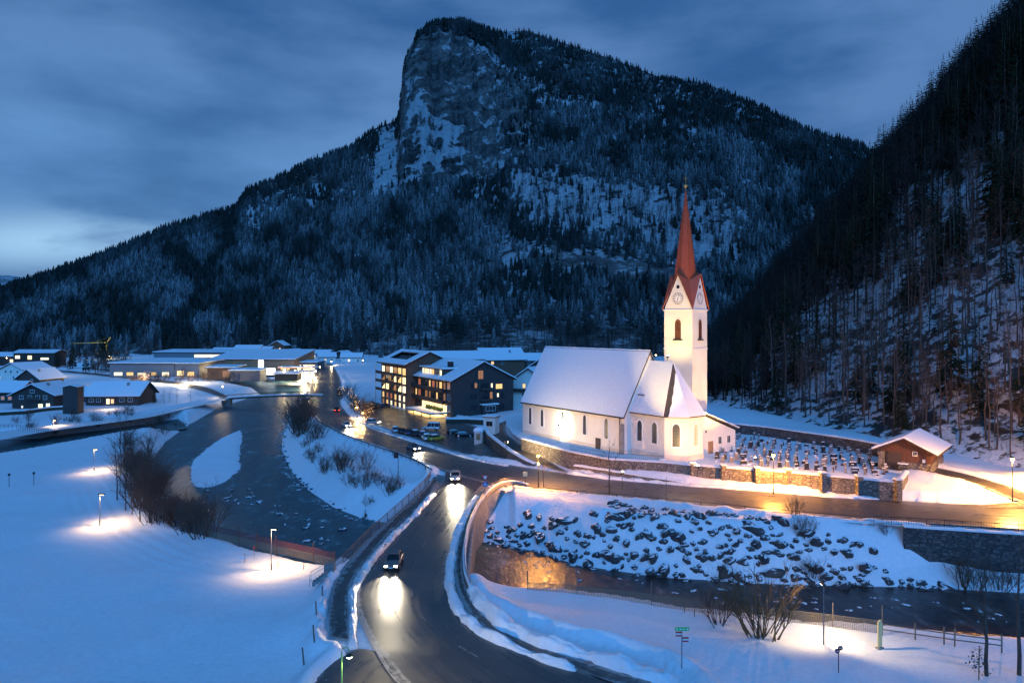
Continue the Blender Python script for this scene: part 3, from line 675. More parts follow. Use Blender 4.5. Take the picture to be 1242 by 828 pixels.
# nave walls with gables
mb = MB()
pr = [(0, EZ), (NW, EZ), (NW / 2, RZ - .15)]
a = [CP(0, 0, 4.5), CP(NL, 0, 4.5), CP(NL, NW, 4.5), CP(0, NW, 4.5), CP(0, 0, EZ), CP(NL, 0, EZ), CP(NL, NW, EZ), CP(0, NW, EZ), CP(0, NW / 2, RZ - .2), CP(NL, NW / 2, RZ - .2)]
mb.add(a, [(0, 1, 5, 4), (2, 3, 7, 6), (1, 2, 6, 9, 5), (3, 0, 4, 8, 7)])
nave = mb.build('nave_wall', PLASTER, church)
mb = MB()
for d0, d1, s0, s1 in ((-.12, NL + .12, -.12, 0), (-.12, 0, 0, NW), (NL, NL + .12, 0, 1.6)):
    mb.prism([CP(d0, s0)[:2], CP(d1, s0)[:2], CP(d1, s1)[:2], CP(d0, s1)[:2]], 4.5, 6.7)
mb.build('plinth', PLINTH, church)
def slab(mb, p, q, r_, s_, th, m=0):
    """roof slab from four top corners, th thick"""
    P = [Vector(x) for x in (p, q, r_, s_)]; nv = (P[1] - P[0]).cross(P[3] - P[0]).normalized()
    if nv.z < 0: nv = -nv
    vs = P + [x - nv * th for x in P]
    mb.add(vs, [(0, 1, 2, 3), (7, 6, 5, 4), (0, 4, 5, 1), (1, 5, 6, 2), (2, 6, 7, 3), (3, 7, 4, 0)], m)
def gable_roof(parent, P, L, Wd, ez, rz, oh, og, th_w=.22, th_s=.3, wood=WOOD_D, name='roof'):
    """P(d,s,z): local frame; ridge along d in the middle of s"""
    k = (rz - ez) / (Wd / 2); lo = ez - oh * k
    rf = MB(); sn = MB(); nv = math.sqrt(1 + k * k)
    for sg in (0, 1):
        e = -oh if sg == 0 else Wd + oh
        c = [P(-og, e, lo), P(L + og, e, lo), P(L + og, Wd / 2, rz), P(-og, Wd / 2, rz)]
        slab(rf, *c, th_w)
        up = th_s / 1.0
        e2 = e + (.04 if sg == 0 else -.04)
        c2 = [P(-og + .05, e2, lo + .015 + up), P(L + og - .05, e2, lo + .015 + up), P(L + og - .05, Wd / 2, rz + .02 + up), P(-og + .05, Wd / 2, rz + .02 + up)]
        slab(sn, *c2, th_s * .95 / nv + .001)
    o = rf.build(name, wood, parent); sn.build('snow_cover', SNOWR, o); return o
nr = gable_roof(church, CP, NL, NW, EZ, RZ, .55, .25, .25, .16, M('roof_tile', (.08, .06, .05), .8, (.05, .04, .035), 3, bmp=.4), 'nave_roof')
# chimney cowl-like hatch on the choir roof edge and gutter
g = MB(); g.tube([CP(-.2, -.66, EZ - .95), CP(NL + .2, -.66, EZ - .95)], .1, 6); g.build('gutter', METAL_D, church)
for d in (2.9, 7.2, 14.3, 21.2, 27.6):
    f = arch_window(church, CP(d, -.0, 8.3), U, -V_, 1.0, 3.9 if d > 10 else 3.7, GLASSC, fr=.22)
# side door with small canopy edge
mb = MB(); mb.prism([CP(24.6, -.2)[:2], CP(25.9, -.2)[:2], CP(25.9, .02)[:2], CP(24.6, .02)[:2]], 5.3, 8.1); dr = mb.build('door', WOOD_D, church)
mb = MB(); mb.box(CP(25.6, -.23, 6.6), (.08, .08, .2)); mb.build('handle', METAL_D, dr)
# corner buttress and pipe
mb = MB(); mb.prism([CP(NL - .9, -.55)[:2], CP(NL + .1, -.55)[:2], CP(NL + .1, -.13)[:2], CP(NL - .9, -.13)[:2]], 4.5, 11.6); mb.build('buttress', CONC, church)
g = MB(); g.tube([CP(NL - 1.15, -.2, 5), CP(NL - 1.15, -.2, EZ - .9)], .09, 6); g.build('downpipe', METAL_D, church)
# choir with three sided apse
CS, CEZ, CRZ, CL = 1.7, 14.0, 23.2, 8.4; CWd = NW - 2 * CS
e = CWd / (1 + math.sqrt(2)) ; k = e / math.sqrt(2)
ap = [(NL, CS), (NL + CL, CS), (NL + CL + (CWd - e) / 2, CS + (CWd - e) / 2), (NL + CL + (CWd - e) / 2, CS + (CWd + e) / 2), (NL + CL, CS + CWd), (NL, CS + CWd)]
mb = MB(); b = [CP(d, s, 4.5) for d, s in ap] + [CP(d, s, CEZ) for d, s in ap]
mb.add(b, [(0, 1, 7, 6), (1, 2, 8, 7), (2, 3, 9, 8), (3, 4, 10, 9), (4, 5, 11, 10)]); choir = mb.build('choir_wall', PLASTER, church)
def off(ap, o): # push outline outwards
    c = (NL + CL / 2, NW / 2); return [(d + (o if d > NL + .1 else 0) * (1 if d > NL + CL + 1 else .25), s + (o if s > c[1] else -o) * (1 if d < NL + CL + 1 else .35)) for d, s in ap]
mb = MB(); o2 = off(ap, .12); b = [CP(d, s, 4.5) for d, s in o2] + [CP(d, s, 6.9) for d, s in o2] + [CP(d, s, 6.95) for d, s in ap]
mb.add(b, [(i, i + 1, i + 7, i + 6) for i in range(5)] + [(i + 6, i + 7, i + 13, i + 12) for i in range(5)]); mb.build('choir_plinth', PLINTH, church)
ov = off(ap, .55); tip = CP(NL + CL - 2.4, NW / 2, CRZ); rw = CP(NL, NW / 2, CRZ); ez2 = CEZ - .25
def choir_roof(dz, mat, name, par, faces, lift=0):
    mb = MB(); vs = [CP(d, s, ez2 + dz) for d, s in ov] + [Vector(tip) + Vector((0, 0, dz)), Vector(rw) + Vector((0, 0, dz))]
    mb.add(vs, faces); o = mb.build(name, mat, par); so = o.modifiers.new('t', 'SOLIDIFY'); so.thickness = .14; so.offset = -1; return o
TILE = M('dark_tile', (.05, .04, .036), .7, (.08, .065, .055), 4, bmp=.4)
cr = choir_roof(0, TILE, 'choir_roof', church, [(0, 1, 6, 7), (1, 2, 6), (2, 3, 6), (3, 4, 6), (4, 5, 7, 6)])
choir_roof(.18, SNOWR, 'snow_cover', cr, [(0, 1, 6, 7), (2, 3, 6), (3, 4, 6), (4, 5, 7, 6)])
# half slid snow on the corner face
mb = MB(); q = [Vector(CP(*ov[1], ez2)), Vector(CP(*ov[2], ez2)), Vector(tip)]; nv = (q[1] - q[0]).cross(q[2] - q[0]).normalized(); nv = nv if nv.z > 0 else -nv
edge = [(.2, 0), (1, 0), (1, .2), (1, .4), (1, .6), (1, .78), (.8, .8), (.6, .7), (.52, .6), (.42, .52), (.4, .42), (.32, .34), (.33, .24), (.25, .16), (.24, .08)]
pts = [q[0] * (1 - a_) * (1 - h_) + q[1] * a_ * (1 - h_) + q[2] * h_ for a_, h_ in edge]
mb.add([p + nv * .03 for p in pts] + [p + nv * .16 for p in pts], [tuple(range(len(pts), 2 * len(pts)))] + [(i, (i + 1) % len(pts), len(pts) + (i + 1) % len(pts), len(pts) + i) for i in range(len(pts))])
mb.build('sliding_snow', SNOWR, cr)
mb = MB(); mb.box(CP(NL + 1.4, CS + 1.3, 17.0), (1.7, .25, .3), math.atan2(U.y, U.x)); mb.build('snow_guard', TILE, cr)
for d in (NL + 2.3, NL + 6.0): arch_window(church, CP(d, CS, 8.7), U, -V_, 1.25, 3.8, GLASSC, fr=.26)
D45 = (U + V_).normalized(); N45 = (U - V_).normalized()
def midap(i): return ((ap[i][0] + ap[i + 1][0]) / 2, (ap[i][1] + ap[i + 1][1]) / 2)
arch_window(church, CP(*midap(1), 8.5), D45, N45, 1.3, 4.0, GLASSC, fr=.26)
arch_window(church, CP(*midap(2), 8.5), V_, U, 1.2, 3.9, M('pale_blind_window', (.62, .55, .42), .8), fr=.26)
# west porch
pz = 9.6
mb = MB(); mb.prism([CP(-3.4, 4.0)[:2], CP(0, 4.0)[:2], CP(0, 10)[:2], CP(-3.4, 10)[:2]], 5, pz); po = mb.build('porch', PLASTER, church)
mb = MB(); slab(mb, CP(-4.0, 3.5, pz + .1), CP(-4.0, 10.5, pz + .1), CP(.0, 10.5, 12.2), CP(.0, 3.5, 12.2), .35); mb.build('porch_roof', SNOWR, po)
mb = MB(); mb.prism([CP(-3.46, 5.6)[:2], CP(-3.41, 5.6)[:2], CP(-3.41, 7.4)[:2], CP(-3.46, 7.4)[:2]], 5.6, 8.3); mb.build('door', WOOD_D, po)
# sacristy on the north side of the choir
S0, S1, D0, D1, sz = 13.6, 21.2, NL + 1.2, NL + 8.6, 10.2
mb = MB(); c4 = [(D0, NW - CS), (D1, NW - CS), (D1, S1), (D0, S1)]
b = [CP(d, s, 5) for d, s in c4] + [CP(d, s, z) for (d, s), z in zip(c4, (13.4, 13.4, sz - .4, sz - .4))]
mb.add(b, [(0, 1, 5, 4), (1, 2, 6, 5), (2, 3, 7, 6), (3, 0, 4, 7)]); sac = mb.build('sacristy_wall', PLASTER, church)
mb = MB(); slab(mb, CP(D0 - .3, NW - CS - .2, 13.9), CP(D1 + .5, NW - CS - .2, 13.9), CP(D1 + .5, S1 + .6, sz - .05), CP(D0 - .3, S1 + .6, sz - .05), .2); sr = mb.build('sacristy_roof', TILE, church)
mb = MB()
for f0, f1 in ((0.0, .34), (.37, .68), (.70, 1.0)):
    za, zb = 13.9 + (sz - 13.95) * f0, 13.9 + (sz - 13.95) * f1; sa, sb = NW - CS - .2 + (S1 + .8 - NW + CS) * f0, NW - CS - .2 + (S1 + .8 - NW + CS) * f1
    slab(mb, CP(D0 - .3, sa, za + .24), CP(D1 + .55, sa, za + .24), CP(D1 + .55, sb, zb + .24), CP(D0 - .3, sb, zb + .24), .2)
mb.build('snow_cover', SNOWR, sr)
mb = MB(); mb.prism([CP(D1, 13.2)[:2], CP(D1 + .08, 13.2)[:2], CP(D1 + .08, 14.6)[:2], CP(D1, 14.6)[:2]], 5.9, 8.3); dd = mb.build('door', WOOD_L, church)
mb = MB(); mb.box(CP(D1 + .12, 14.4, 7), (.08, .08, .2)); mb.build('handle', METAL_D, dd)
def flat_window(parent, o, ux, nrm, w, h, glass, frame=TRIM, fr=.09, depth=.06, bars=(1, 1), name='window'):
    o, ux, nrm = Vector(o), Vector(ux).normalized(), Vector(nrm).normalized(); up = Vector((0, 0, 1)); mb = MB()
    def rect(m_, x0, x1, z0, z1, d0, d1, mi=0):
        vs = [o + ux * x + up * z + nrm * d for d in (d0, d1) for x, z in ((x0, z0), (x1, z0), (x1, z1), (x0, z1))]
        m_.add(vs, [(4, 5, 6, 7), (0, 1, 5, 4), (1, 2, 6, 5), (2, 3, 7, 6), (3, 0, 4, 7)], mi)
    a = w / 2
    rect(mb, -a - fr, a + fr, h, h + fr, -.02, depth); rect(mb, -a - fr, a + fr, -fr, 0, -.02, depth + .05)
    rect(mb, -a - fr, -a, 0, h, -.02, depth); rect(mb, a, a + fr, 0, h, -.02, depth)
    for k in range(1, bars[0] + 1):
        x = -a + w * k / (bars[0] + 1); rect(mb, x - .025, x + .025, 0, h, -.02, depth - .01)
    for k in range(1, bars[1]):
        z = h * k / bars[1]; rect(mb, -a, a, z - .02, z + .02, -.02, depth - .012)
    f = mb.build(name, frame, parent); g = MB(); g.add([o + ux * x + up * z + nrm * .012 for x, z in ((-a, 0), (a, 0), (a, h), (-a, h))], [(0, 1, 2, 3)]); g.build('pane', glass, f); return f
for s in (16.6, 19.2): flat_window(church, CP(D1, s, 7.6), V_, U, .9, 1.3, GLASSD)
flat_window(church, CP(D1, 12.6, 10.0), V_, U, .5, .5, GLASSD)
# tower
TC = Vector(CP(NL + .9, NW / 2 + 9.2)); ta = math.atan2(U.y, U.x) + R(13); tu = Vector((math.cos(ta), math.sin(ta), 0)); tv = Vector((-math.sin(ta), math.cos(ta), 0)); tw = 3.05
def TP(a_, b_, z): p = TC + tu * a_ + tv * b_; return (p.x, p.y, z)
ZE, ZG, ZA = 33.2, 39.9, 57.2
mb = MB(); cs = [(-tw, -tw), (tw, -tw), (tw, tw), (-tw, tw)]; mids = [(0, -tw), (tw, 0), (0, tw), (-tw, 0)]
vs = [TP(*c, 4.5) for c in cs] + [TP(*c, ZE) for c in cs] + [TP(*c, ZG) for c in mids]
mb.add(vs, [(i, (i + 1) % 4, 4 + (i + 1) % 4, 8 + i, 4 + i) for i in range(4)]); tower = mb.build('tower', PLASTER, church)
mb = MB()
for z, o, h in ((ZE - .25, .16, .25), (25.4, .1, .2)):
    mb = MB(); t = tw + o; mb.prism([TP(-t, -t, 0)[:2], TP(t, -t, 0)[:2], TP(t, t, 0)[:2], TP(-t, t, 0)[:2]], z, z + h); mb.build('cornice', TRIM, tower)
for (px_, py_), n_, u_ in ((mids[0], -tv, tu), (mids[1], tu, tv), (mids[2], tv, -tu), (mids[3], -tu, -tv)):
    # belfry opening with louvres, clock, round hole
    o = Vector(TP(px_, py_, 27.4)); mb = MB(); ou = arch_poly(1.35, 3.9)
    mb.add([o + u_ * x + Vector((0, 0, z)) + n_ * .03 for x, z in ou], [tuple(range(len(ou)))], 0)
    for q in range(9):
        z = .25 + q * .36; w_ = .6 if z < 3.1 else .42
        mb.add([o + u_ * x + Vector((0, 0, zz)) + n_ * dd_ for x, zz, dd_ in ((-w_, z, .16), (w_, z, .16), (w_, z + .22, .05), (-w_, z + .22, .05))], [(0, 1, 2, 3)], 0)
    so_ = arch_poly(1.75, 4.1); n_p = len(ou)
    mb.add([o + u_ * x + Vector((0, 0, z)) + n_ * .1 for x, z in so_] + [o + u_ * x + Vector((0, 0, z)) + n_ * .1 for x, z in ou], [(i, (i + 1) % n_p, n_p + (i + 1) % n_p, n_p + i) for i in range(n_p)], 1)
    mb.add([o + u_ * x + Vector((0, 0, z)) + n_ * d_ for d_ in (.02, .35) for x, z in ((-.95, -.25), (.95, -.25), (.95, -.02), (-.95, -.02))], [(4, 5, 6, 7), (0, 1, 5, 4), (3, 7, 6, 2), (0, 4, 7, 3), (1, 2, 6, 5)], 2)
    mb.build('belfry_louvre', [LOUV, PLASTER, METAL_D], tower)
    o = Vector(TP(px_, py_, 35.3)); mb = MB(); r_ = 1.12; n2 = 28
    ring = lambda q, d_: [o + u_ * (q * math.cos(6.2832 * i / n2)) + Vector((0, 0, q * math.sin(6.2832 * i / n2))) + n_ * d_ for i in range(n2)]
    mb.add(ring(r_, .06), [tuple(range(n2))], 0)
    mb.add(ring(r_, .07) + ring(r_ * .93, .07), [(i, (i + 1) % n2, n2 + (i + 1) % n2, n2 + i) for i in range(n2)], 1)
    mb.add(ring(r_ * .62, .07) + ring(r_ * .58, .07), [(i, (i + 1) % n2, n2 + (i + 1) % n2, n2 + i) for i in range(n2)], 1)
    for hh in range(12):
        w_ = 6.2832 * hh / 12; cdir = u_ * math.sin(w_) + Vector((0, 0, math.cos(w_))); sdir = u_ * math.cos(w_) - Vector((0, 0, math.sin(w_)))
        mb.add([o + n_ * .075 + cdir * a_ + sdir * b_ for a_, b_ in ((r_ * .66, -.06), (r_ * .66, .06), (r_ * .9, .075), (r_ * .9, -.075))], [(0, 1, 2, 3)], 1)
    for ang, ln, wd in ((R(200), .6, .07), (R(15), .9, .05)):
        cdir = u_ * math.sin(ang) + Vector((0, 0, math.cos(ang))); sdir = u_ * math.cos(ang) - Vector((0, 0, math.sin(ang)))
        mb.add([o + n_ * .085 + cdir * a_ + sdir * b_ for a_, b_ in ((-.15, -wd), (-.15, wd), (ln, wd * .5), (ln, -wd * .5))], [(0, 1, 2, 3)], 1)
    mb.build('clock', [TRIM, SIGNBK], tower)
    o = Vector(TP(px_, py_, 37.6)); mb = MB(); mb.add([o + u_ * (.36 * math.cos(6.2832 * i / 14)) + Vector((0, 0, .36 * math.sin(6.2832 * i / 14))) + n_ * .03 for i in range(14)], [tuple(range(14))]); mb.build('round_hole', GLASSD, tower)
mb = MB(); t = tw + .3   # eight sided needle whose broaches run down to the tower corners between four gables
q45 = 2.3 / math.sqrt(2) / tw
vs = [TP(*(c * t / tw for c in cc), ZE - .05) for cc in cs] + [TP(*(c * (tw + .28) / tw for c in cc), ZG + .25) for cc in mids] + [TP(0, 0, ZA)] + [TP(*(c * q45 for c in cc), ZG - 1.0) for cc in cs] + [TP(*(c * 2.05 / tw for c in cc), ZG + .5) for cc in mids]
mb.add(vs, [f_ for i in range(4) for f_ in ((4 + i, i, 9 + i), (4 + i, 9 + i, 13 + i), (4 + i, 9 + (i + 1) % 4, (i + 1) % 4), (4 + i, 13 + i, 9 + (i + 1) % 4), (9 + i, 8, 13 + i), (13 + i, 8, 9 + (i + 1) % 4))])
sp_ = mb.build('spire', SPIRE, church); so = sp_.modifiers.new('t', 'SOLIDIFY'); so.thickness = .12; so.offset = 0
mb = MB()   # seams along the spire's eight edges
for v in vs[9:]: mb.tube([Vector(v) + Vector((0, 0, .03)), Vector(vs[8]) + Vector((0, 0, .02))], [.06, .04], 4)
for i in range(4): mb.tube([Vector(vs[i]) + Vector((0, 0, .03)), Vector(vs[9 + i]) + Vector((0, 0, .03))], [.07, .06], 4); mb.tube([vs[4 + i], vs[13 + i]], .06, 4)
mb.build('ridge_seam', SPIRE, sp_)
mb = MB(); mb.tube([TP(0, 0, ZA - .4), TP(0, 0, ZA + 2.6)], [.1, .05], 6); mb.lathe([(.02, -.42), (.3, -.28), (.42, 0), (.3, .28), (.02, .42)], 12, 0, TP(0, 0, ZA + .5))
mb.box(TP(0, 0, ZA + 2.0), (1.1, .1, .1), ta); mb.build('cross', M('gilt', (.6, .42, .15), .35, metal=.8), sp_)
mb = MB(); mb.box(TP(-tw * .52, -tw * .78, ZG + 2.5), (.22, .22, .5)); mb.build('lightning_lamp', METAL_G, sp_)

# ---------------------------------------------------------------- walls round the churchyard
def wall_run(parent, name, pts, th, z0f, mat, cap=None, capname='coping', capmat=SNOWR, over=.12, caph=.22):
    """stone wall along pts (x,y,top); z0f gives the foot"""
    mb = MB(); cb = MB()
    P = [Vector(p) for p in pts]
    for tgt, half, dz0, dz1, foot in ((mb, th / 2, 0, 0, True), (cb, th / 2 + over, .012, caph, False)):
        rings = []
        for i, p in enumerate(P):
            t = (P[min(i + 1, len(P) - 1)] - P[max(i - 1, 0)]); t.z = 0; t.normalize(); nn = Vector((-t.y, t.x, 0)) * half
            lo = z0f(p) if foot else p.z + dz0; hi = p.z + dz1
            a_, b_ = p - nn, p + nn
            j = rnd.uniform(-.05, .08) if not foot else 0
            rings.append([(a_.x, a_.y, lo), (b_.x, b_.y, lo), (b_.x, b_.y, hi + j * .5), (p.x, p.y, hi + (0 if foot else .1 + j)), (a_.x, a_.y, hi + j * .3)])
        tgt.loft(rings)
    w = mb.build(name, mat, parent); cb.build(capname, capmat, w); return w
def fine(pts, step):
    out = []
    for a_, b_ in zip(pts[:-1], pts[1:]):
        n = max(1, int((Vector(b_) - Vector(a_)).length / step)); out += [tuple(Vector(a_).lerp(Vector(b_), i / n)) for i in range(n)]
    return out + [pts[-1]]
cw_ = thing('churchyard_wall', 'rubble stone retaining wall with snowy coping and square pillars along the lamp lit road', 'wall')
front = [W(a_, b_, z) for a_, b_, z in ((634, 532, 6.5), (660, 539, 6.5), (691, 547.5, 6.5), (739, 557, 6.5), (803, 560.5, 6.5), (843, 564.5, 6.45), (900, 568.5, 6.4), (956, 572.5, 6.4), (1040, 580.5, 6.35), (1089, 585, 6.35))]
wall_run(cw_, 'front_wall', fine(front, .7), .7, lambda p: 3.0, STONEW)
wall_run(cw_, 'end_wall', fine([front[-1], W(1093, 580, 6.4), W(1099, 572, 6.45)], .7), .6, lambda p: 3.0, STONEW)
for a_, b_ in ((803, 560.5), (840, 564.3), (877, 567), (918, 570.2), (956, 572.5), (998, 576.5), (1042, 580.7), (1089, 585)):
    p = W(a_, b_, 6.45); mb = MB(); mb.box((p[0], p[1], 5.3), (.8, .95, 3.2), .1); pi_ = mb.build('pillar', STONEW, cw_)
    mb = MB(); mb.prism([(p[0] + x * .5, p[1] + y * .55) for x, y in ((-1, -1), (1, -1), (1, 1), (-1, 1))], 6.9, 7.08); mb.build('snow_cap', SNOWR, pi_)
bw = thing('cemetery_wall', 'long low stone wall with snow on top at the foot of the wooded hillside', 'wall')
wall_run(bw, 'back_wall', fine([W(884, 513.5, 8.0), W(930, 518, 8.0), W(980, 525, 8.1), (W(1030, 532, 8.2)), W(1076, 540.5, 8.2)], .8), .6, lambda p: 5.5, STONED)
lw = thing('terrace_wall', 'low stone terrace wall with thick snow between churchyard wall and road', 'wall')
wall_run(lw, 'terrace_wall_face', fine([W(697, 564.5, 4.7), W(740, 571, 4.7), W(780, 577.5, 4.4), W(826, 584, 3.9)], .7), .6, lambda p: 3.0, STONEW)
dw = thing('drive_wall', 'dark retaining wall with white coping beside the church drive', 'wall')
wall_run(dw, 'drive_wall_face', fine([W(588, 518, 6.6), W(592, 526, 6.4), W(603, 535, 6.0), W(620, 547.5, 5.2), W(640, 559, 4.2), W(649, 562.5, 3.85)], .6), .5, lambda p: 2.6, STONED, caph=.3)
# iron railing on the churchyard wall by the choir
rl = thing('churchyard_railing', 'thin iron railing on the churchyard wall below the choir', 'railing')
mb = MB(); pts = [W(691, 546, 6.6), W(739, 556, 6.6), W(803, 559.5, 6.6)]
for h_ in (.95, .3): mb.tube([Vector(p) + Vector((0, 0, h_)) for p in pts], .03, 4)
for p in fine(pts, .35): mb.tube([p, Vector(p) + Vector((0, 0, .98))], .015, 3)
mb.build('bars', METAL_D, rl)

# ---------------------------------------------------------------- graves
def grave_meshes():
    out = []
    STN = [M('grave_black', (.02, .02, .022), .3), M('grave_grey', (.12, .12, .125), .6, (.2, .2, .2), 6), M('grave_rust', (.09, .04, .025), .7), M('grave_pale', (.4, .38, .34), .7)]
    def cap(mb, w, d, z): mb.prism([(-w, -d), (w, -d), (w, d), (-w, d)], z, z + .1, 1)
    for k, m in enumerate(STN[:2]):
        mb = MB(); mb.box((0, 0, .1), (.95, .35, .3)); pr_ = [(-.38, .2), (.38, .2), (.36, 1.0), (.22, 1.2), (-.22, 1.2), (-.36, 1.0)]
        mb.add([(x, y, z) for y in (-.1, .1) for x, z in pr_], [tuple(range(6))[::-1], tuple(range(6, 12))] + [(i, (i + 1) % 6, 6 + (i + 1) % 6, 6 + i) for i in range(6)]); cap(mb, .27, .12, 1.2)
        out.append(('gravestone', ['black polished gravestone with shoulders and snow cap', 'grey gravestone with shoulders and snow cap'][k], mb.mesh('gravestone', [m, SNOWR])))
    for k, m in enumerate((STN[2], STN[0])):
        mb = MB(); mb.box((0, 0, .12), (.6, .35, .34), 0, 1 if k else 0); mb.box((0, 0, .85), (.09, .07, 1.2)); mb.box((0, 0, 1.1), (.62, .06, .09)); cap(mb, .3, .05, 1.15)
        out.append(('grave_cross', ['rusty wrought iron grave cross', 'black iron grave cross on snowy base'][k], mb.mesh('grave_cross', [m, SNOWR])))
    mb = MB(); mb.lathe([(.34, 0), (.34, .25), (.24, .3), (.2, 1.3), (.3, 1.36), (.3, 1.45), (.02, 1.5)], 4); cap(mb, .2, .2, 1.46); out.append(('gravestone', 'dark tapered stone grave pillar', mb.mesh('gravestone', [STN[1], SNOWR])))
    mb = MB(); mb.box((0, 0, .35), (1.25, .3, .75)); cap(mb, .6, .14, .72); mb.box((.0, -.6, .06), (1.1, .9, .12), 0, 1); out.append(('gravestone', 'wide low double gravestone', mb.mesh('gravestone', [STN[0], SNOWR])))
    mb = MB(); mb.lathe([(.12, 0), (.1, .5), (.18, .55), (.18, .95), (.03, 1.15)], 6); cap(mb, .08, .08, 1.08); out.append(('grave_lantern', 'small dark lantern post', mb.mesh('grave_lantern', [STN[2], SNOWR])))
    return out
GM = grave_meshes(); gr = random.Random(11)
gc = [Vector(W(a_, b_, 6.0)) for a_, b_ in ((884, 527), (1070, 553), (1082, 580), (862, 561))]
for i in range(11):
    for j in range(19):
        a_ = (j + .5 + gr.uniform(-.22, .22)) / 19; b_ = (i + .5 + gr.uniform(-.08, .08)) / 11
        if gr.random() < .12: continue
        p = gc[0].lerp(gc[1], a_).lerp(gc[3].lerp(gc[2], a_), b_)
        nm, lb, me = gr.choice(GM)
        o = obj(nm, me, None, (p.x, p.y, 6.0), math.atan2(U.y, U.x) + R(90) * 1 + gr.uniform(-.12, .12) - R(35), label=lb + ' standing in the snowy cemetery', category='grave', group='graves in the snowy cemetery')
        s = gr.uniform(.62, 1.0); o.scale = (s, s, s * gr.uniform(.9, 1.15))
# ---------------------------------------------------------------- houses
def frame_at(origin, rz):
    o = Vector(origin); ux = Vector((math.cos(rz), math.sin(rz), 0)); uy = Vector((-math.sin(rz), math.cos(rz), 0)); return o, ux, uy
def house(name, label, px, py, z, L, Wd, eave, ridge, deg, wallm, oh=.8, og=.8, wins=(), group=None, roofwood=WOOD_D, snow_t=.32, lower=None, chim=None, balcony=None, anchor=(0.5, 0.0), cat='house', base=None):
    """gabled house. local x along the ridge (0..L), y across (0..Wd); y=0 is the eave side to the front; anchor says which local point sits at the pixel"""
    o = Vector(base if base else W(px, py, z)); rz = R(deg); ca, sa = math.cos(rz), math.sin(rz)
    ax, ay = anchor[0] * L, anchor[1] * Wd
    org = o - Vector((ax * ca - ay * sa, ax * sa + ay * ca, 0))
    t = thing(name, label, cat, org, rz, group)
    P = lambda d, s, zz: (d, s, zz)
    mb = MB(); gz_ = -1.5
    vs = [(0, 0, gz_), (L, 0, gz_), (L, Wd, gz_), (0, Wd, gz_), (0, 0, eave), (L, 0, eave), (L, Wd, eave), (0, Wd, eave), (0, Wd / 2, ridge - .12), (L, Wd / 2, ridge - .12)]
    mb.add(vs, [(0, 1, 5, 4), (1, 2, 6, 9, 5), (2, 3, 7, 6), (3, 0, 4, 8, 7)]); mb.build('wall', wallm, t)
    if lower:
        mb = MB(); h_ = lower[1]; q = .05
        vs = [(-q, -q, gz_), (L + q, -q, gz_), (L + q, Wd + q, gz_), (-q, Wd + q, gz_), (-q, -q, h_), (L + q, -q, h_), (L + q, Wd + q, h_), (-q, Wd + q, h_)]
        mb.add(vs, [(0, 1, 5, 4), (1, 2, 6, 5), (2, 3, 7, 6), (3, 0, 4, 7), (4, 5, 6, 7)]); mb.build('ground_floor', lower[0], t)
    rf = gable_roof(t, P, L, Wd, eave, ridge, oh, og, .2, snow_t, roofwood)
    if chim:
        for cx, cy in chim:
            k = ridge - abs(cy - Wd / 2) * (ridge - eave) / (Wd / 2); mb = MB(); mb.box((cx, cy, k + .5), (.7, .7, 1.9)); mb.box((cx, cy, k + 1.5), (.85, .85, .16), 0, 1); mb.build('chimney', [CONC, SNOWR], rf)
    for w in wins:
        side, u, zz, ww, hh, g = w[:6]
        q = .055 if lower and zz < lower[1] else 0
        if side == 'f': flat_window(t, (u, -q, zz), (1, 0, 0), (0, -1, 0), ww, hh, g, TRIM if len(w) < 7 else w[6])
        elif side == 'b': flat_window(t, (u, Wd + q, zz), (-1, 0, 0), (0, 1, 0), ww, hh, g, TRIM if len(w) < 7 else w[6])
        elif side == 'l': flat_window(t, (-q, u, zz), (0, -1, 0), (-1, 0, 0), ww, hh, g, TRIM if len(w) < 7 else w[6])
        else: flat_window(t, (L + q, u, zz), (0, 1, 0), (1, 0, 0), ww, hh, g, TRIM if len(w) < 7 else w[6])
    if balcony:
        for side, u0, u1, zz, dep in balcony:
            mb = MB()
            if side == 'f': mb.box(((u0 + u1) / 2, -dep / 2, zz), (u1 - u0, dep, .16)); mb.box(((u0 + u1) / 2, -dep, zz + .55), (u1 - u0, .08, .85))
            elif side == 'l': mb.box((-dep / 2, (u0 + u1) / 2, zz), (dep, u1 - u0, .16)); mb.box((-dep, (u0 + u1) / 2, zz + .55), (.08, u1 - u0, .85))
            else: mb.box((L + dep / 2, (u0 + u1) / 2, zz), (dep, u1 - u0, .16)); mb.box((L + dep, (u0 + u1) / 2, zz + .55), (.08, u1 - u0, .85))
            mb.build('balcony', WOOD_D, t)
    return t
FR = WOOD_D
# --- the hotel's two blocks
H1 = thing('hotel', 'larger dark timber hotel block with broad gable, lit dormer band and glowing entrance canopy', 'hotel', (-18.3, 216, 2.2), R(30))
# local x: along the gable front, local y: away along the long lit side (x=0 plane)
hw_, hl, he, hr = 21.6, 29.4, 11.3, 16.6
mb = MB(); vs = [(0, 0, -1.5), (hw_, 0, -1.5), (hw_, hl, -1.5), (0, hl, -1.5), (0, 0, he), (hw_, 0, he), (hw_, hl, he), (0, hl, he), (hw_ / 2, 0, hr - .2), (hw_ / 2, hl, hr - .2)]
mb.add(vs, [(0, 1, 5, 8, 4), (1, 2, 6, 5), (2, 3, 7, 9, 6), (3, 0, 4, 7)]); mb.build('wall', WOOD_V, H1)
rf = gable_roof(H1, lambda d, s, z: (s, d, z), hl, hw_, he, hr, 1.0, .9, .25, .35)
mb = MB(); mb.box((5.2, 12, 15.4), (1.6, 1.2, 2.0)); mb.box((5.2, 12, 16.5), (1.8, 1.4, .25), 0, 1); mb.build('chimney', [METAL_D, SNOWR], rf)
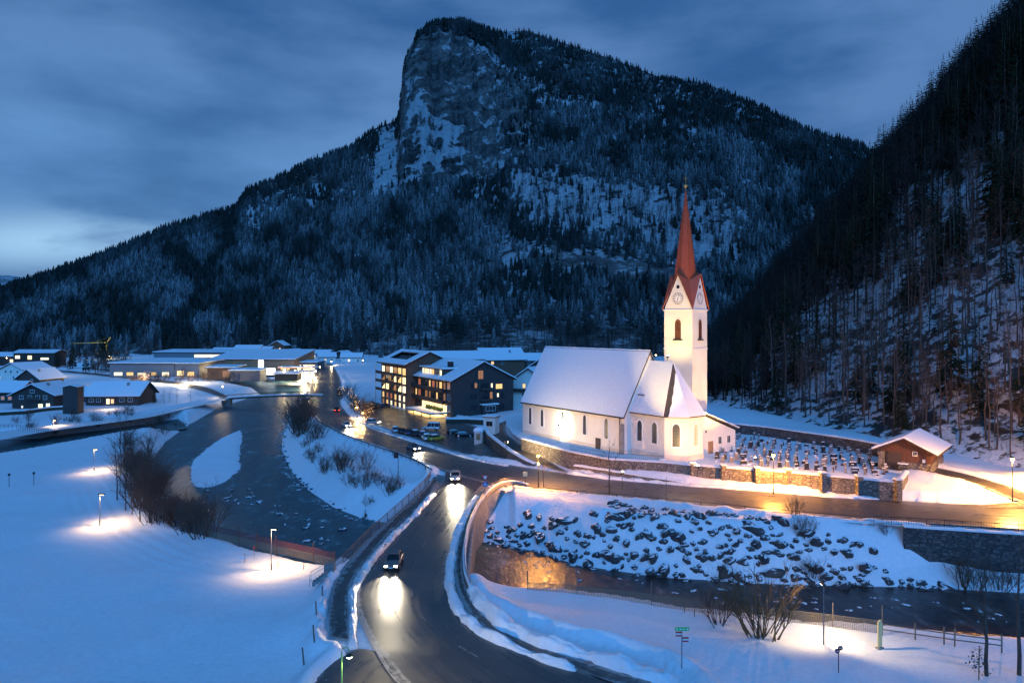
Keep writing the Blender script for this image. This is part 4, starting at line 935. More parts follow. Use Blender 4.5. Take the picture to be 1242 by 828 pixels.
# dormer with a band of lit glass
mb = MB(); mb.box((3.6, 17, 12.7), (5.2, 17, 2.9)); dm = mb.build('dormer', WOOD_D, H1)
mb = MB(); mb.box((3.4, 17, 14.36), (6.2, 18, .38)); mb.build('dormer_snow', SNOWR, dm)
for k in range(8):
    flat_window(H1, (.98, 9.6 + k * 2.0 + .6, 11.75), (0, -1, 0), (-1, 0, 0), 1.6, 2.0, (LITC, LITW, LITC, LITC, LIT, GLASSD, GLASSD, LITC)[::-1][k], FR, .06)
# balcony floors along the lit side
for zz in (3.9, 7.4):
    mb = MB(); mb.box((-.7, 17.5, zz), (1.4, 27, .25)); mb.box((-1.35, 17.5, zz + .6), (.1, 27, 1.0)); mb.build('balcony', WOOD_D, H1)
for r_, zz in enumerate((4.6, 8.1)):
    for k in range(9):
        g = rnd.choice((LITD, LIT, LITD, LITR, GLASSD, LIT)); flat_window(H1, (0, 5.2 + k * 2.85, zz), (0, -1, 0), (-1, 0, 0), 1.9 if k % 2 else 1.2, 2.1, g, WOOD_L, .07)
    flat_window(H1, (0, 2.2, zz + .3), (0, -1, 0), (-1, 0, 0), 1.8, 1.9, LITD if r_ else GLASSD, TRIM, .07)
flat_window(H1, (0, 2.2, 1.4), (0, -1, 0), (-1, 0, 0), 1.8, 1.9, GLASSD, TRIM, .07)
for k in range(6): flat_window(H1, (0, 5.0 + k * 3.3, .2), (0, -1, 0), (-1, 0, 0), 2.9, 3.0, LITW, FR, .08, bars=(2, 1))
mb = MB(); mb.box((-3.0, 13.0, 0.9), (6, 20, .35)); mb.box((-3.0, 13, 1.18), (5.9, 19.9, .2), 0, 1); cano = mb.build('canopy', [WOOD_L, SNOWR], H1)
for yy in (3.6, 10, 16.5, 22.5): mb = MB(); mb.box((-5.6, yy, -.8), (.25, .25, 3.1)); mb.build('canopy_post', WOOD_D, H1)
mb = MB(); pr_ = random.Random(2)
for k in range(90): mb.box((-.9 + pr_.uniform(-.5, .4), 5 + pr_.uniform(0, 12), 1.5 + pr_.uniform(0, .7)), (pr_.uniform(.3, .7),) * 3, pr_.random() * 3)
mb.build('planting', M('lit_hedge', (.06, .09, .02), .9), H1)
# gable front windows
for (u, zz, w_, h_, g) in ((7.0, 8.6, 1.0, 1.5, GLASSD), (7.9 + .3, 8.6, .9, 1.5, LITD), (11.3, 8.3, 2.6, 1.6, GLASSD), (9.9, 11.3, 1.7, 2.6, LITD), (13.8, 8.4, .6, 1.4, LITC), (16.4, 8.0, 2.3, 1.5, LIT), (6.8, 5.2, 1.0, 1.5, GLASSD), (8.0, 5.2, .9, 1.5, GLASSD), (11.6, 5.0, 2.4, 1.5, GLASSD), (13.6, 4.9, .9, 2.2, LITD), (16.0, 5.4, .6, 1.2, LITC), (17.6, 5.0, 1.4, 1.7, GLASSD), (7.4, 1.8, 1.9, 1.5, GLASSD), (17.2, 1.6, 2.0, 1.6, GLASSD)):
    flat_window(H1, (u, 0, zz), (1, 0, 0), (0, -1, 0), w_, h_, g, FR, .07, bars=(0 if w_ < 1.1 else 1, 1))
mb = MB(); mb.box((12.4, -.9, 1.6), (5.2, 1.9, 3.4)); by = mb.build('bay', WOOD_V, H1)
mb = MB(); mb.box((12.4, -.95, 3.5), (5.8, 2.3, .35)); mb.build('snow_cover', SNOWR, by)
flat_window(H1, (12.4, -1.86, 1.5), (1, 0, 0), (0, -1, 0), 3.2, 1.4, GLASSD, TRIM, .08, bars=(2, 1))
for zz in (4.3, 7.8): mb = MB(); mb.box((11.4, -.6, zz), (3.6, 1.2, .18)); mb.box((11.4, -1.15, zz + .5), (3.6, .08, .8)); mb.build('balcony', WOOD_D, H1)
hl1 = bpy.data.lights.new('canopy_light', 'AREA'); hl1.energy = 2600; hl1.color = (1, .62, .2); hl1.shape = 'RECTANGLE'; hl1.size = 5; hl1.size_y = 18
ho = bpy.data.objects.new('canopy_light', hl1); C.objects.link(ho); ho.parent = H1; ho.location = (-3, 13, .68)
hl2 = bpy.data.lights.new('terrace_light', 'AREA'); hl2.energy = 900; hl2.color = (1, .62, .2); hl2.shape = 'RECTANGLE'; hl2.size = 2; hl2.size_y = 16
ho = bpy.data.objects.new('terrace_light', hl2); C.objects.link(ho); ho.parent = H1; ho.location = (-.8, 12, 3.7)

H2 = thing('hotel', 'left hotel block of warm lit balconies under a low snowy roof with sunken terrace', 'hotel', (-35.5, 239.6, 2.2), R(30))
# local: x along its gable side to the right, y away along the lit balconies (x=0 plane)
aw, al, ae, ar = 16.4, 25, 15.0, 18.7
mb = MB(); vs = [(0, 0, -1.5), (aw, 0, -1.5), (aw, al, -1.5), (0, al, -1.5), (0, 0, ae), (aw, 0, ae), (aw, al, ae), (0, al, ae), (aw / 2, 0, ar - .1), (aw / 2, al, ar - .1)]
mb.add(vs, [(0, 1, 5, 8, 4), (1, 2, 6, 5), (2, 3, 7, 9, 6), (3, 0, 4, 7)]); mb.build('wall', WOOD_B, H2)
zt = lambda x: ae + .2 + (ar - ae) * (1 - abs(x - aw / 2) / (aw / 2))
rb = MB(); sb_ = MB()
for (x0, x1, y0, y1) in ((-1.5, aw / 2, -1.0, 4.0), (-1.5, aw / 2, al - 3.0, al + 1.2), (-1.5, 1.6, 4.0, al - 3.0), (aw / 2 - 1.6, aw / 2, 4.0, al - 3.0), (aw + 1.2, aw / 2, -1, al + 1.2)):
    slab(rb, (x0, y0, zt(x0)), (x1, y0, zt(x1)), (x1, y1, zt(x1)), (x0, y1, zt(x0)), .35)
    e_ = .05 if x0 < x1 else -.05
    slab(sb_, (x0 + e_, y0 + .05, zt(x0) + .3), (x1, y0 + .05, zt(x1) + .3), (x1, y1 - .05, zt(x1) + .3), (x0 + e_, y1 - .05, zt(x0) + .3), .28)
ro = rb.build('roof', WOOD_D, H2); sb_.build('snow_cover', SNOWR, ro)
mb = MB(); slab(mb, (1.6, 4, zt(1.6) - .9), (aw / 2 - 1.6, 4, zt(aw / 2 - 1.6) - .9), (aw / 2 - 1.6, al - 3, zt(aw / 2 - 1.6) - .9), (1.6, al - 3, zt(1.6) - .9), .2); mb.build('sunken_terrace', METAL_D, ro)
mb = MB(); mb.tube([(6, 12, 15), (6, 12, 20.5)], .06, 5); mb.build('mast', METAL_G, ro)
for zz in (4.6, 7.6, 10.6):
    mb = MB(); mb.box((-.9, al / 2 + .7, zz), (1.8, al + 1.6, .22)); mb.box((-1.75, al / 2 + .7, zz + .55), (.07, al + 1.6, .8)); mb.build('balcony', WOOD_D, H2)
for yy in (-.1, al / 2, al + 1.3): mb = MB(); mb.box((-1.7, yy, 6.2), (.16, .16, 15)); mb.build('balcony_post', METAL_G, H2)
for r_, zz in enumerate((-.2, 2.0, 5.0, 8.0, 11.0)):
    for k in range(6):
        g = ((LITC, LITC, LIT, LITC, LIT, LITD), (LITC, LITC, LIT, LITR, LITR, LIT), (LITC, LITW, LITD, GLASSD, LITW, LITW), (LITW, LIT, LITW, LITD, GLASSD, LITD), (LIT, LIT, LITD, LITC, LITD, LITC))[r_][k]
        flat_window(H2, (0, 2.2 + k * 4.1, zz), (0, -1, 0), (-1, 0, 0), (1.7 if r_ < 2 else 2.9), 1.5 if r_ < 1 else 1.9 if r_ < 2 else 2.3, g, FR, .08)
for k in range(4): # sails hung in front of balconies
    for zz in (7.4, 10.4):
        if (k + int(zz)) % 3: mb = MB(); mb.add([(-1.5, 2 + k * 5, zz), (-1.5, 6.0 + k * 5, zz), (-1.6, 5.4 + k * 5, zz - 2.2)], [(0, 1, 2)]); mb.build('blind', WOOD_D, H2)
for k in range(3): flat_window(H2, (3.2 + k * 4, 0, 10.6), (1, 0, 0), (0, -1, 0), 1.5, 1.3, GLASSD, FR)
hl3 = bpy.data.lights.new('balcony_light', 'AREA'); hl3.energy = 420; hl3.color = (1, .65, .25); hl3.shape = 'RECTANGLE'; hl3.size = 1.2; hl3.size_y = 15
for zz in (7.4, 10.4, 13.2):
    ho = bpy.data.objects.new('balcony_light', hl3); C.objects.link(ho); ho.parent = H2; ho.location = (-.9, al / 2, zz)
# link building and chalets behind
house('hotel_wing', 'long snowy roofed wing joining the two hotel blocks', 540, 470, 3, 34, 12, 12.5, 15.6, 12, WOOD_D, cat='hotel', wins=[('f', 5 + 4 * k, 9, 1.4, 1.4, GLASSD) for k in range(6)])
house('chalet', 'chalet with white lower walls and lit balconies between hotel and church', 638, 492, 4, 16, 13, 8.2, 12.4, 62, PLASTER, 1.2, 1.3, [('l', 4, 5.8, 1.0, 1.3, LIT), ('l', 8.5, 5.8, 1.0, 1.3, LIT), ('l', 4, 3.0, 1.2, 1.2, LITD), ('l', 8.5, 3.0, 1.2, 1.2, GLASSD), ('l', 6, 0, 1.6, 1.8, LITW), ('l', 3, .3, 1.1, 1.4, LITW), ('f', 3, 3, 1.1, 1.3, GLASSD), ('f', 7, 3, 1.1, 1.3, GLASSD)], lower=(PLASTER, 4.2), balcony=[('l', 1, 12, 4.6, 1.2)], anchor=(0, .6), roofwood=WOOD_D)
house('chalet', 'dark chalet with brown gable just behind the big hotel roof', 655, 474, 4, 15, 12, 9.5, 13.2, 62, WOOD_D, 1, 1, [('l', 4, 8.6, 1, 1.2, LITD), ('l', 8, 8.6, 1, 1.2, GLASSD)], anchor=(0, .6), chim=[(5, 4)])
house('chalet', 'highest chalet roof behind the hotel with small lit attic window', 612, 462, 4, 20, 15, 10.5, 15.2, 20, WOOD_B, 1.2, 1.2, [('f', 4, 8, 1.2, 1.3, LIT), ('f', 9, 8, 1.2, 1.3, GLASSD), ('l', 7, 10.8, 1.1, 1.2, LITD)], chim=[(14, 4)])
house('chalet', 'small chalet roof beside the church gable with dark eaves', 650, 458, 4, 13, 11, 9.0, 12.0, 5, WOOD_D, 1, 1, [('f', 3, 6.6, 1, 1.2, GLASSD)])
# gate kiosk, wayside shrine by the drive
kz = W(596, 520, 5.6); ki = thing('gate_kiosk', 'small pale kiosk with snow roof at the church drive', 'kiosk', kz, R(-20))
mb = MB(); mb.box((0, 0, .9), (3.0, 2.6, 3.8)); mb.build('wall', PLASTER, ki); mb = MB(); mb.box((0, 0, 2.95), (3.6, 3.2, .2)); r0 = mb.build('roof', WOOD_L, ki); mb = MB(); mb.box((0, 0, 3.2), (3.4, 3.0, .28)); mb.build('snow_cover', SNOWR, r0)
flat_window(ki, (0, -1.3, .9), (1, 0, 0), (0, -1, 0), 1.4, 1.0, GLASSD, WOOD_L)
shz = W(581.5, 539, 3.2); sh = thing('wayside_shrine', 'plastered wayside shrine with a rounded snow cap beside the parking lot', 'shrine', shz, R(-15))
mb = MB(); mb.box((0, 0, 1.3), (1.9, 1.7, 3.4)); mb.build('body', PLINTH, sh)
mb = MB(); mb.loft([[(x * s_ * 1.1, y * s_ * 1.0, z_) for x, y in ((-1, -1), (1, -1), (1, 1), (-1, 1))] for s_, z_ in ((1.0, 3.0), (1.02, 3.3), (.8, 3.75), (.4, 3.95))]); mb.build('snow_cap', SNOWR, sh)
mb = MB(); mb.box((0, -.88, 1.9), (1.0, .06, 1.4)); mb.build('niche', WOOD_L, sh)
# cemetery hut
p = W(1081, 562, 6.3)
hut = house('cemetery_hut', 'brown wooden hut with stone base and wide snowy roof at the end of the cemetery', 1130, 573, 6.2, 10.5, 7.6, 3.5, 5.3, 50, BARN, 1.2, 1.2, [('l', 2.4, 2.5, .55, .55, GLASSD)], lower=(STONEW, 1.3), anchor=(0, 0), cat='hut')
mb = MB(); mb.box((-.06, 5.6, 1.2), (.12, 2.4, 2.9)); mb.build('door', WOOD_D, hut)
mb = MB(); mb.box((-.08, 1.1, 1.75), (.06, .45, .55)); mb.build('notice', WHITE, hut)
mb = MB(); mb.tube([(-.9, -.9, 1.2), (-.9, -1.0, 3.0)], .1, 5); mb.tube([(-.9, .8, -.5), (-.9, -.9, 2.9)], .09, 5); mb.build('brace', WOOD_D, hut)
mb = MB(); mb.box((-.4, 7.3, 1.0), (1.0, .8, 3.6)); mb.build('corner_pier', STONEW, hut)
mb = MB(); mb.box((-.7, 4.0, .6), (.7, 1.4, .9)); mb.box((-.7, 4.0, 1.1), (.8, 1.5, .14), 0, 1); mb.build('bin_box', [STONED, SNOWR], hut)

# ---------------------------------------------------------------- left village
house('chalet', 'dark timber chalet with gable to the road and two lit ground floor windows', 40, 495, .6, 15, 14.5, 5.0, 8.6, 92, WOOD_D, 1.3, 1.2,
      [('l', 11.3, 3.3, 1.3, 1.2, GLASSD), ('l', 8.3, 3.1, 1.3, 1.4, GLASSD), ('l', 5.6, 3.1, 1.3, 1.4, GLASSD), ('l', 3.0, 3.2, 1.2, 1.3, GLASSD), ('l', 4.6, .2, 1.5, 1.3, LITW), ('l', 2.0, .2, 1.3, 1.5, LITC), ('l', 11, .2, .5, .7, LITC), ('l', 7.5, 5.5, 1.4, 1.0, GLASSD)], chim=[(5, 5)], balcony=[('l', 4.5, 9.5, 2.8, 1.1)], anchor=(0, .5))
house('long_house', 'long low dark house with broad snowy roof and lit doorway', 136, 491, .5, 19, 15, 3.8, 8.0, 4, WOOD_D, 1.2, 1.0, [('f', 2, 1.2, 1.5, 1.2, GLASSD), ('f', 4.6, 1.2, 1.5, 1.2, GLASSD), ('f', 8.0, .4, 1.1, 1.9, LITW), ('f', 9.6, .6, 1.0, 1.6, LIT), ('f', 13, 1.2, 1.5, 1.3, GLASSD), ('f', 16, 1.2, 1.5, 1.3, GLASSD)], chim=[(13, 5)])
house('small_house', 'small snow roofed annex squeezed between dark tower and long house', 102, 487, .5, 5, 9, 2.6, 5.4, 4, WOOD_D, .6, .5, [('f', 2.5, .8, 1, 1, GLASSD)])
tw_ = W(89, 501.5, .4); tt = thing('timber_tower', 'tall narrow windowless timber tower with shallow snowy roof', 'tower', tw_, R(6))
mb = MB(); mb.box((0, 0, 4.0), (4.6, 4.4, 10)); mb.build('wall', WOOD_V, tt)
mb = MB(); mb.add([(-2.7, -2.5, 9.0), (2.7, -2.5, 9.0), (2.7, 2.5, 9.0), (-2.7, 2.5, 9.0), (0, -2.5, 9.75), (0, 2.5, 9.75)], [(0, 4, 5, 3), (4, 1, 2, 5), (0, 1, 4), (2, 3, 5), (0, 3, 2, 1)]); r0 = mb.build('roof', WOOD_D, tt)
mb = MB(); slab(mb, (-2.7, -2.4, 9.3), (0, -2.4, 10.02), (0, 2.4, 10.02), (-2.7, 2.4, 9.3), .22); slab(mb, (2.7, -2.4, 9.3), (0, -2.4, 10.02), (0, 2.4, 10.02), (2.7, 2.4, 9.3), .22); mb.build('snow_cover', SNOWR, r0)
house('chalet', 'chalet cut by the frame edge with two reddish lit windows', -2, 489, .6, 14, 12, 4.6, 7.8, 3, WOOD_D, 1.1, 1, [('f', 8.6, 1.4, 1.1, 1.2, LITD), ('f', 11.2, 1.4, 1.1, 1.2, LITD)])
house('chalet', 'half hidden dark chalet with steep gable behind the timber chalet', 34, 473, .6, 14, 12, 5.4, 9.4, 80, WOOD_D, 1.1, 1, [('l', 4, 4, 1, 1, GLASSD)], anchor=(0, .5), chim=[(4, 4)])
house('chalet', 'pale walled chalet with grey gable at the edge of the field', 14, 462, .4, 16, 17, 6.4, 9.6, 70, PLASTER, 1, 1, [('l', 4, 4.4, 1.2, 1.2, GLASSD), ('l', 9, 4.4, 1.2, 1.2, GLASSD), ('l', 13, 4.4, 1.2, 1.2, GLASSD), ('l', 7, 1.2, 1.2, 1.4, GLASSD)], anchor=(0, .5))
house('chalet', 'tiny shed roof beside the pale chalet under bare trees', 58, 484, .5, 7, 6, 2.4, 4.4, 40, WOOD_D, .6, .6)
house('roadside_house', 'far flat roofed house with three bright windows at the wood edge', 41, 442, .4, 30, 16, 9, 11, 3, WOOD_D, 1, 1, [('f', 3, 4.5, 3.5, 2.4, LITC), ('f', 12, 4.0, 3.0, 2.8, LITW), ('f', 23, 3.6, 6, 1.6, LITC)])
house('roadside_house', 'far house with a glowing porch at the left edge of the valley', 8, 441, .4, 20, 14, 6, 8.6, -3, WOOD_D, 1, 1, [('f', 14, 1.2, 2.5, 2.2, LITW)])
# ---------------------------------------------------------------- works, shop and fuel station
def hall(name, label, px, py, L, D, h, deg, wallm, lit=(), snow=.5, z=.3, slope=0.6, cat='hall'):
    o = W(px, py, z); t = thing(name, label, cat, o, R(deg))
    mb = MB(); mb.add([(-L / 2, 0, -1), (L / 2, 0, -1), (L / 2, D, -1), (-L / 2, D, -1), (-L / 2, 0, h), (L / 2, 0, h), (L / 2, D, h + slope), (-L / 2, D, h + slope)], [(0, 1, 5, 4), (1, 2, 6, 5), (2, 3, 7, 6), (3, 0, 4, 7)]); mb.build('wall', wallm, t)
    mb = MB(); slab(mb, (-L / 2 - .8, -1.2, h + .28), (L / 2 + .8, -1.2, h + .28), (L / 2 + .8, D + .5, h + slope + .3), (-L / 2 - .8, D + .5, h + slope + .3), .27); r0 = mb.build('roof', METAL_D, t)
    mb = MB(); slab(mb, (-L / 2 - .75, -1.1, h + .3 + snow), (L / 2 + .75, -1.1, h + .3 + snow), (L / 2 + .75, D + .4, h + slope + .32 + snow), (-L / 2 - .75, D + .4, h + slope + .32 + snow), snow * .95); mb.build('snow_cover', SNOWR, r0)
    for u, zz, w_, hh, g, nb in lit: flat_window(t, (u, 0, zz), (1, 0, 0), (0, -1, 0), w_, hh, g, METAL_D, .12, bars=(nb, 1))
    return t
PANEL = M('grey_panel', (.2, .21, .22), .6, (.16, .17, .18), (1, 1, 4)); PANELB = M('blue_panel', (.03, .05, .09), .5)
hall('workshop_hall', 'flat roofed workshop with a long glowing ground floor behind the river bushes', 172, 457, 38, 40, 7.6, -2, PANEL, [(-14, .8, 5, 1.9, LITC, 5), (-7, .8, 4, 1.9, LIT, 4), (0, .8, 5, 1.6, LITC, 4), (7, .8, 3, 1.9, LIT, 3), (14, .6, 4, 2.2, LITC, 4)], slope=1.0)
hall('workshop_hall', 'brightly floodlit workshop front between two grey halls', 219, 457, 22, 34, 7.4, -2, PANEL, [(-6, .8, 4, 2.8, LITW, 4), (0, .8, 4, 2.8, LITW, 4), (6, .6, 4, 2.4, LIT, 4)], slope=.8)
hall('workshop_hall', 'rear hall with one warm strip of high windows', 248, 441.5, 80, 30, 9.0, -2, PANEL, [(3, 5.2, 22, 2.2, LITC, 8)], slope=1.0)
hall('timber_hall', 'long hall of pale brown boards under a wide snowy roof', 306, 450, 56, 40, 7.4, -3, WOOD_L, [(22, 1, 6, 2.5, LIT, 2)], slope=5.0)
hall('timber_store', 'open timber store dimly lit under the big hall', 268, 458, 16, 14, 5.5, -3, WOOD_B, [(4, .4, 6, 3.6, LITD, 2)])
hall('container_shed', 'dark blue metal shed with snow on its roof by the river', 297, 460, 17, 9, 4.6, -3, PANELB)
fs = hall('fuel_station_shop', 'fuel station shop with dazzling lit front beside the bend', 366, 449, 21, 14, 5.0, -6, PANEL, [(-4, .3, 7, 3.4, LITW, 3), (5, .3, 8, 3.4, LITW, 3)], cat='fuel station')
cx = W(362, 456, .3); cn = thing('fuel_canopy', 'flat snowy canopy with glowing underside over the fuel pumps', 'canopy', cx, R(-6))
mb = MB(); mb.box((0, 0, 5.2), (21, 10, .5)); mb.build('roof', WHITE, cn); mb = MB(); mb.box((0, 0, 5.65), (20.9, 9.9, .36)); mb.build('snow_cover', SNOWR, cn)
mb = MB(); mb.box((0, -5.05, 5.2), (21, .06, .42)); mb.build('lit_fascia', emis('fascia', (.8, .3, .12), 1.2), cn)
mb = MB(); mb.box((0, 0, 4.92), (19, 8.4, .05)); mb.build('lamp_panel', emis('canopy_glow', (1, .8, .5), 5), cn)
for xx in (-7, 0, 7):
    mb = MB(); mb.box((xx, 0, 2), (.5, .5, 6)); mb.build('post', METAL_G, cn); mb = MB(); mb.box((xx + 1.4, 0, .9), (.9, .6, 1.8)); mb.build('pump', WHITE, cn)
for px_, py_, h_, w_, lab in ((316.5, 453, 8.6, 3.4, 'tall narrow white lit sign panel beside the timber hall'), (327.5, 455.5, 4.6, 6.4, 'wide low white lit sign panel in front of the hall')):
    o = W(px_, py_, .3); t = thing('lit_sign', lab, 'sign', o, R(-3)); mb = MB(); mb.box((0, .2, h_ / 2 - .4), (w_ + .4, .3, h_ + .8)); mb.build('casing', METAL_D, t); mb = MB(); mb.box((0, .02, h_ * .55), (w_, .05, h_ * .85)); mb.build('panel', SIGNLIT, t)
hall('river_kiosk', 'low dark shed with snow roof above the river by the fuel station', 347, 459.5, 13, 6, 2.6, -4, METAL_D)
# houses on the slope behind
for px_, py_, z_, L_, W__, e_, r_, dg, wm, lab, wn in (
    (271, 432, 4.5, 24, 12, 4.4, 6.8, -2, WOOD_D, 'low dark house with pure white roof above the long hall', []),
    (299, 431, 5, 26, 13, 5.6, 8.4, -2, PLASTER, 'white walled house with lit windows above the long hall', [('f', 6, 1.6, 2, 1.6, LITW), ('f', 12, 1.6, 2.4, 1.8, LITW), ('f', 18, 1.6, 2, 1.6, LITC)]),
    (320, 431, 5, 13, 11, 5.0, 7.2, -2, WOOD_D, 'small dark house adjoining the white walled house', [('f', 6, 1.6, 1.6, 1.4, GLASSD)]),
    (336, 429, 6, 13, 13, 7.4, 11.0, 84, WOOD_B, 'brown chalet with lit gable highest up the slope', [('l', 4, 3.6, 1.4, 1.4, LIT), ('l', 8.4, 3.6, 1.4, 1.4, LIT), ('l', 6, 1, 1.6, 1.6, LITW)]),
    (352, 437, 2, 14, 13, 5.2, 9.0, 70, WOOD_D, 'dark chalet with white fascia behind the fuel station', [('l', 5, 3.4, 1.2, 1.2, LITD)]),
    (386, 435, 2, 22, 12, 4.6, 7.2, -3, PLASTER, 'house with a row of warm windows behind the road bend', [('f', 5, 1.4, 2.2, 1.4, LITW), ('f', 11, 1.4, 2.2, 1.4, LIT), ('f', 17, 1.4, 2, 1.4, LITW)]),
    (397, 439.5, .8, 16, 13, 4.6, 7.6, 20, PLASTER, 'pale house with hipped looking roof beside the snowy field', [('f', 5, 1.2, 1.4, 1.4, LITW), ('f', 10, 1.2, 1.4, 1.4, GLASSD)]),
    (426, 440, .8, 19, 12, 4.6, 7.4, 8, PLASTER, 'house with a single bright window at the far edge of the field', [('f', 6, 1.2, 1.6, 1.6, LITC), ('f', 13, 1.2, 1.4, 1.4, GLASSD)]),
    (412, 436.5, .8, 15, 12, 4.6, 7.6, 70, WOOD_D, 'dark gabled house between two pale houses by the field', [('l', 5, 1.4, 1.2, 1.4, LITD)])):
    L_ *= .82
    house('valley_house', lab, px_, py_, z_, L_, W__, e_, r_, dg, wm, 1.0, 1.0, wn, anchor=(.5, 0) if abs(dg) < 45 else (0, .5), snow_t=.45)
# crane
cz = W(132, 437.5, .3); cr_ = thing('crane', 'yellow lit mobile crane with its jib stretched level over the trees', 'crane', cz)
YEL = M('crane_yellow', (.6, .4, .08), .5)
mb = MB(); mb.box((0, 0, 1.2), (8, 3, 1.6)); mb.box((2.6, 0, 2.6), (2, 2.6, 1.6)); mb.build('carrier', YEL, cr_)
for k in range(3): mb = MB(); mb.lathe([(.1, -1.6), (.75, -1.6), (.75, 1.6), (.1, 1.6)], 12); w_ = mb.build('wheel', RUBBER, cr_, loc=(-2.6 + 2.6 * k, 0, .7)); w_.rotation_euler = (R(90), 0, 0)
mb = MB()
for dx, dy in ((-.6, -.6), (.6, -.6), (.6, .6), (-.6, .6)): mb.tube([(-.8 + dx, dy, 1.8), (-2.2 + dx * .7, dy * .7, 15.5)], .13, 4)
for k in range(8): z0, z1 = 2 + k * 1.65, 2 + (k + 1) * 1.65; mb.tube([(-.8 - .1 * k - .6, -.6, z0), (-.9 - .1 * k + .6, -.6, z1)], .09, 4)
mb.build('mast', YEL, cr_)
mb = MB(); mb.tube([(-2.2, 0, 15.5), (1.8, 0, 20)], .3, 5); mb.tube([(-2.0, 0, 15.6), (-16, 0, 15.3), (-32, 0, 14.8)], [.4, .32, .2], 5); mb.tube([(1.8, 0, 20), (-15, 0, 15.6)], .06, 4); mb.build('jib', YEL, cr_)
mb = MB(); mb.lathe([(.05, 0), (.35, .2), (.05, .5)], 8, 0, (1.6, -1.8, 4)); mb.build('work_lamp', BULB_W, cr_)
pl = bpy.data.lights.new('crane_light', 'POINT'); pl.energy = 9000; pl.color = (1, .8, .4); pl.shadow_soft_size = .4; po = bpy.data.objects.new('crane_light', pl); C.objects.link(po); po.parent = cr_; po.location = (2.5, -8, 6)
# ---------------------------------------------------------------- trees and shrubs near enough to be told apart
def spruce_mesh(h, rad, seed, dens=1.75, nb=7):
    r = random.Random(seed); tr = MB(); tr.tube([(0, 0, -1), (r.uniform(-.1, .1), 0, h * .5), (0, 0, h * .98)], [h * .013 + .06, h * .008 + .03, .02], 6)
    V = []; Fc = []; n = int(h * dens)
    for k in range(n):
        f = k / (n - 1); z = h * (.10 + .88 * f); ln0 = rad * (1 - f) ** .75 + .15
        for q in range(nb if f < .85 else 4):
            if r.random() < .12: continue
            w = r.uniform(0, 6.283); ln = ln0 * r.uniform(.55, 1.15); dz = r.uniform(-.35, -.1) * ln; dx, dy = math.cos(w), math.sin(w)
            b = len(V); pts = []
            for j in range(4):
                t = j / 3; pts.append(Vector((dx * ln * t, dy * ln * t, z + dz * t * 1.3 + .35 * dz * math.sin(t * 3.1) * -1)))
            sd = Vector((-dy, dx, 0))
            for j in range(3):
                p, nx = pts[j], pts[j + 1]; wd = ln * .22 * (1 - j * .22)
                for sg in (-1, 1):
                    i = len(V); V += [tuple(p), tuple(nx), tuple(p.lerp(nx, .9) + sd * sg * wd * r.uniform(.6, 1.2) + Vector((0, 0, -wd * r.uniform(.1, .9))))]; Fc.append((i, i + 1, i + 2))
            # hanging fringe
            i = len(V); V += [tuple(pts[1]), tuple(pts[3]), tuple(pts[2] + Vector((0, 0, -ln * r.uniform(.12, .32))))]; Fc.append((i, i + 1, i + 2))
    i = len(V); V += [(0, 0, h * 1.03), (.12, 0, h * .9), (-.1, .1, h * .9)]; Fc.append((i, i + 1, i + 2))
    return tr.mesh('trunk', BARK), npmesh('crown', np.array(V), np.array(Fc), [NEEDLE], smooth=False)
def bare_mesh(h, seed, bark, twig, spread=.32, start=.35, nb=20, lean=.06, twigs=3, r0=None, tk=1.0):
    r = random.Random(seed); tr = MB(); cr = MB(); lx, ly = r.uniform(-lean, lean) * h, r.uniform(-lean, lean) * h
    r0 = r0 or h * .0085 + .04
    st = [Vector((lx * t ** 1.5 + (r.uniform(-.012, .012) * h if 0 < t < 1 else 0), ly * t ** 1.5 + (r.uniform(-.012, .012) * h if 0 < t < 1 else 0), h * t - (.6 if t == 0 else 0))) for t in (0, .15, .3, .45, .6, .75, .9, 1)]
    tr.tube(st, [r0 * (1 - .9 * t) + .012 for t in (0, .15, .3, .45, .6, .75, .9, 1)], 6)
    def at(t):
        k = t * 7; i = min(int(k), 6); return st[i].lerp(st[i + 1], k - i)
    for b in range(nb):
        t = start + (1 - start) * (b + r.random()) / nb; p = at(min(t, .99)); w = r.uniform(0, 6.283); ln = h * spread * (1.15 - t) * r.uniform(.6, 1.3) + .3
        up = r.uniform(.5, 1.4); d = Vector((math.cos(w), math.sin(w), up)).normalized(); m1 = p + d * ln * .5; e = m1 + (d + Vector((r.uniform(-.3, .3), r.uniform(-.3, .3), .35))).normalized() * ln * .5
        rb_ = max(.012, r0 * .35 * (1.05 - t)) * tk; cr.tube([p, m1, e], [rb_, rb_ * .65, .008 * tk], 3)
        for q in range(twigs):
            f = r.uniform(.25, 1); s = p.lerp(m1, f * 2) if f < .5 else m1.lerp(e, f * 2 - 1); d2 = (d + Vector((r.uniform(-.9, .9), r.uniform(-.9, .9), r.uniform(-.2, .7)))).normalized(); l2 = ln * r.uniform(.2, .45)
            e2 = s + d2 * l2; cr.tube([s, e2], [max(.01 * tk, rb_ * .45), .006 * tk], 3)
            for q2 in range(2):
                s2 = s.lerp(e2, r.uniform(.3, .9)); cr.tube([s2, s2 + (d2 + Vector((r.uniform(-.8, .8), r.uniform(-.8, .8), r.uniform(-.1, .7)))).normalized() * l2 * .5], [.01 * tk, .005 * tk], 3)
    return tr.mesh('trunk', bark), cr.mesh('crown', twig)
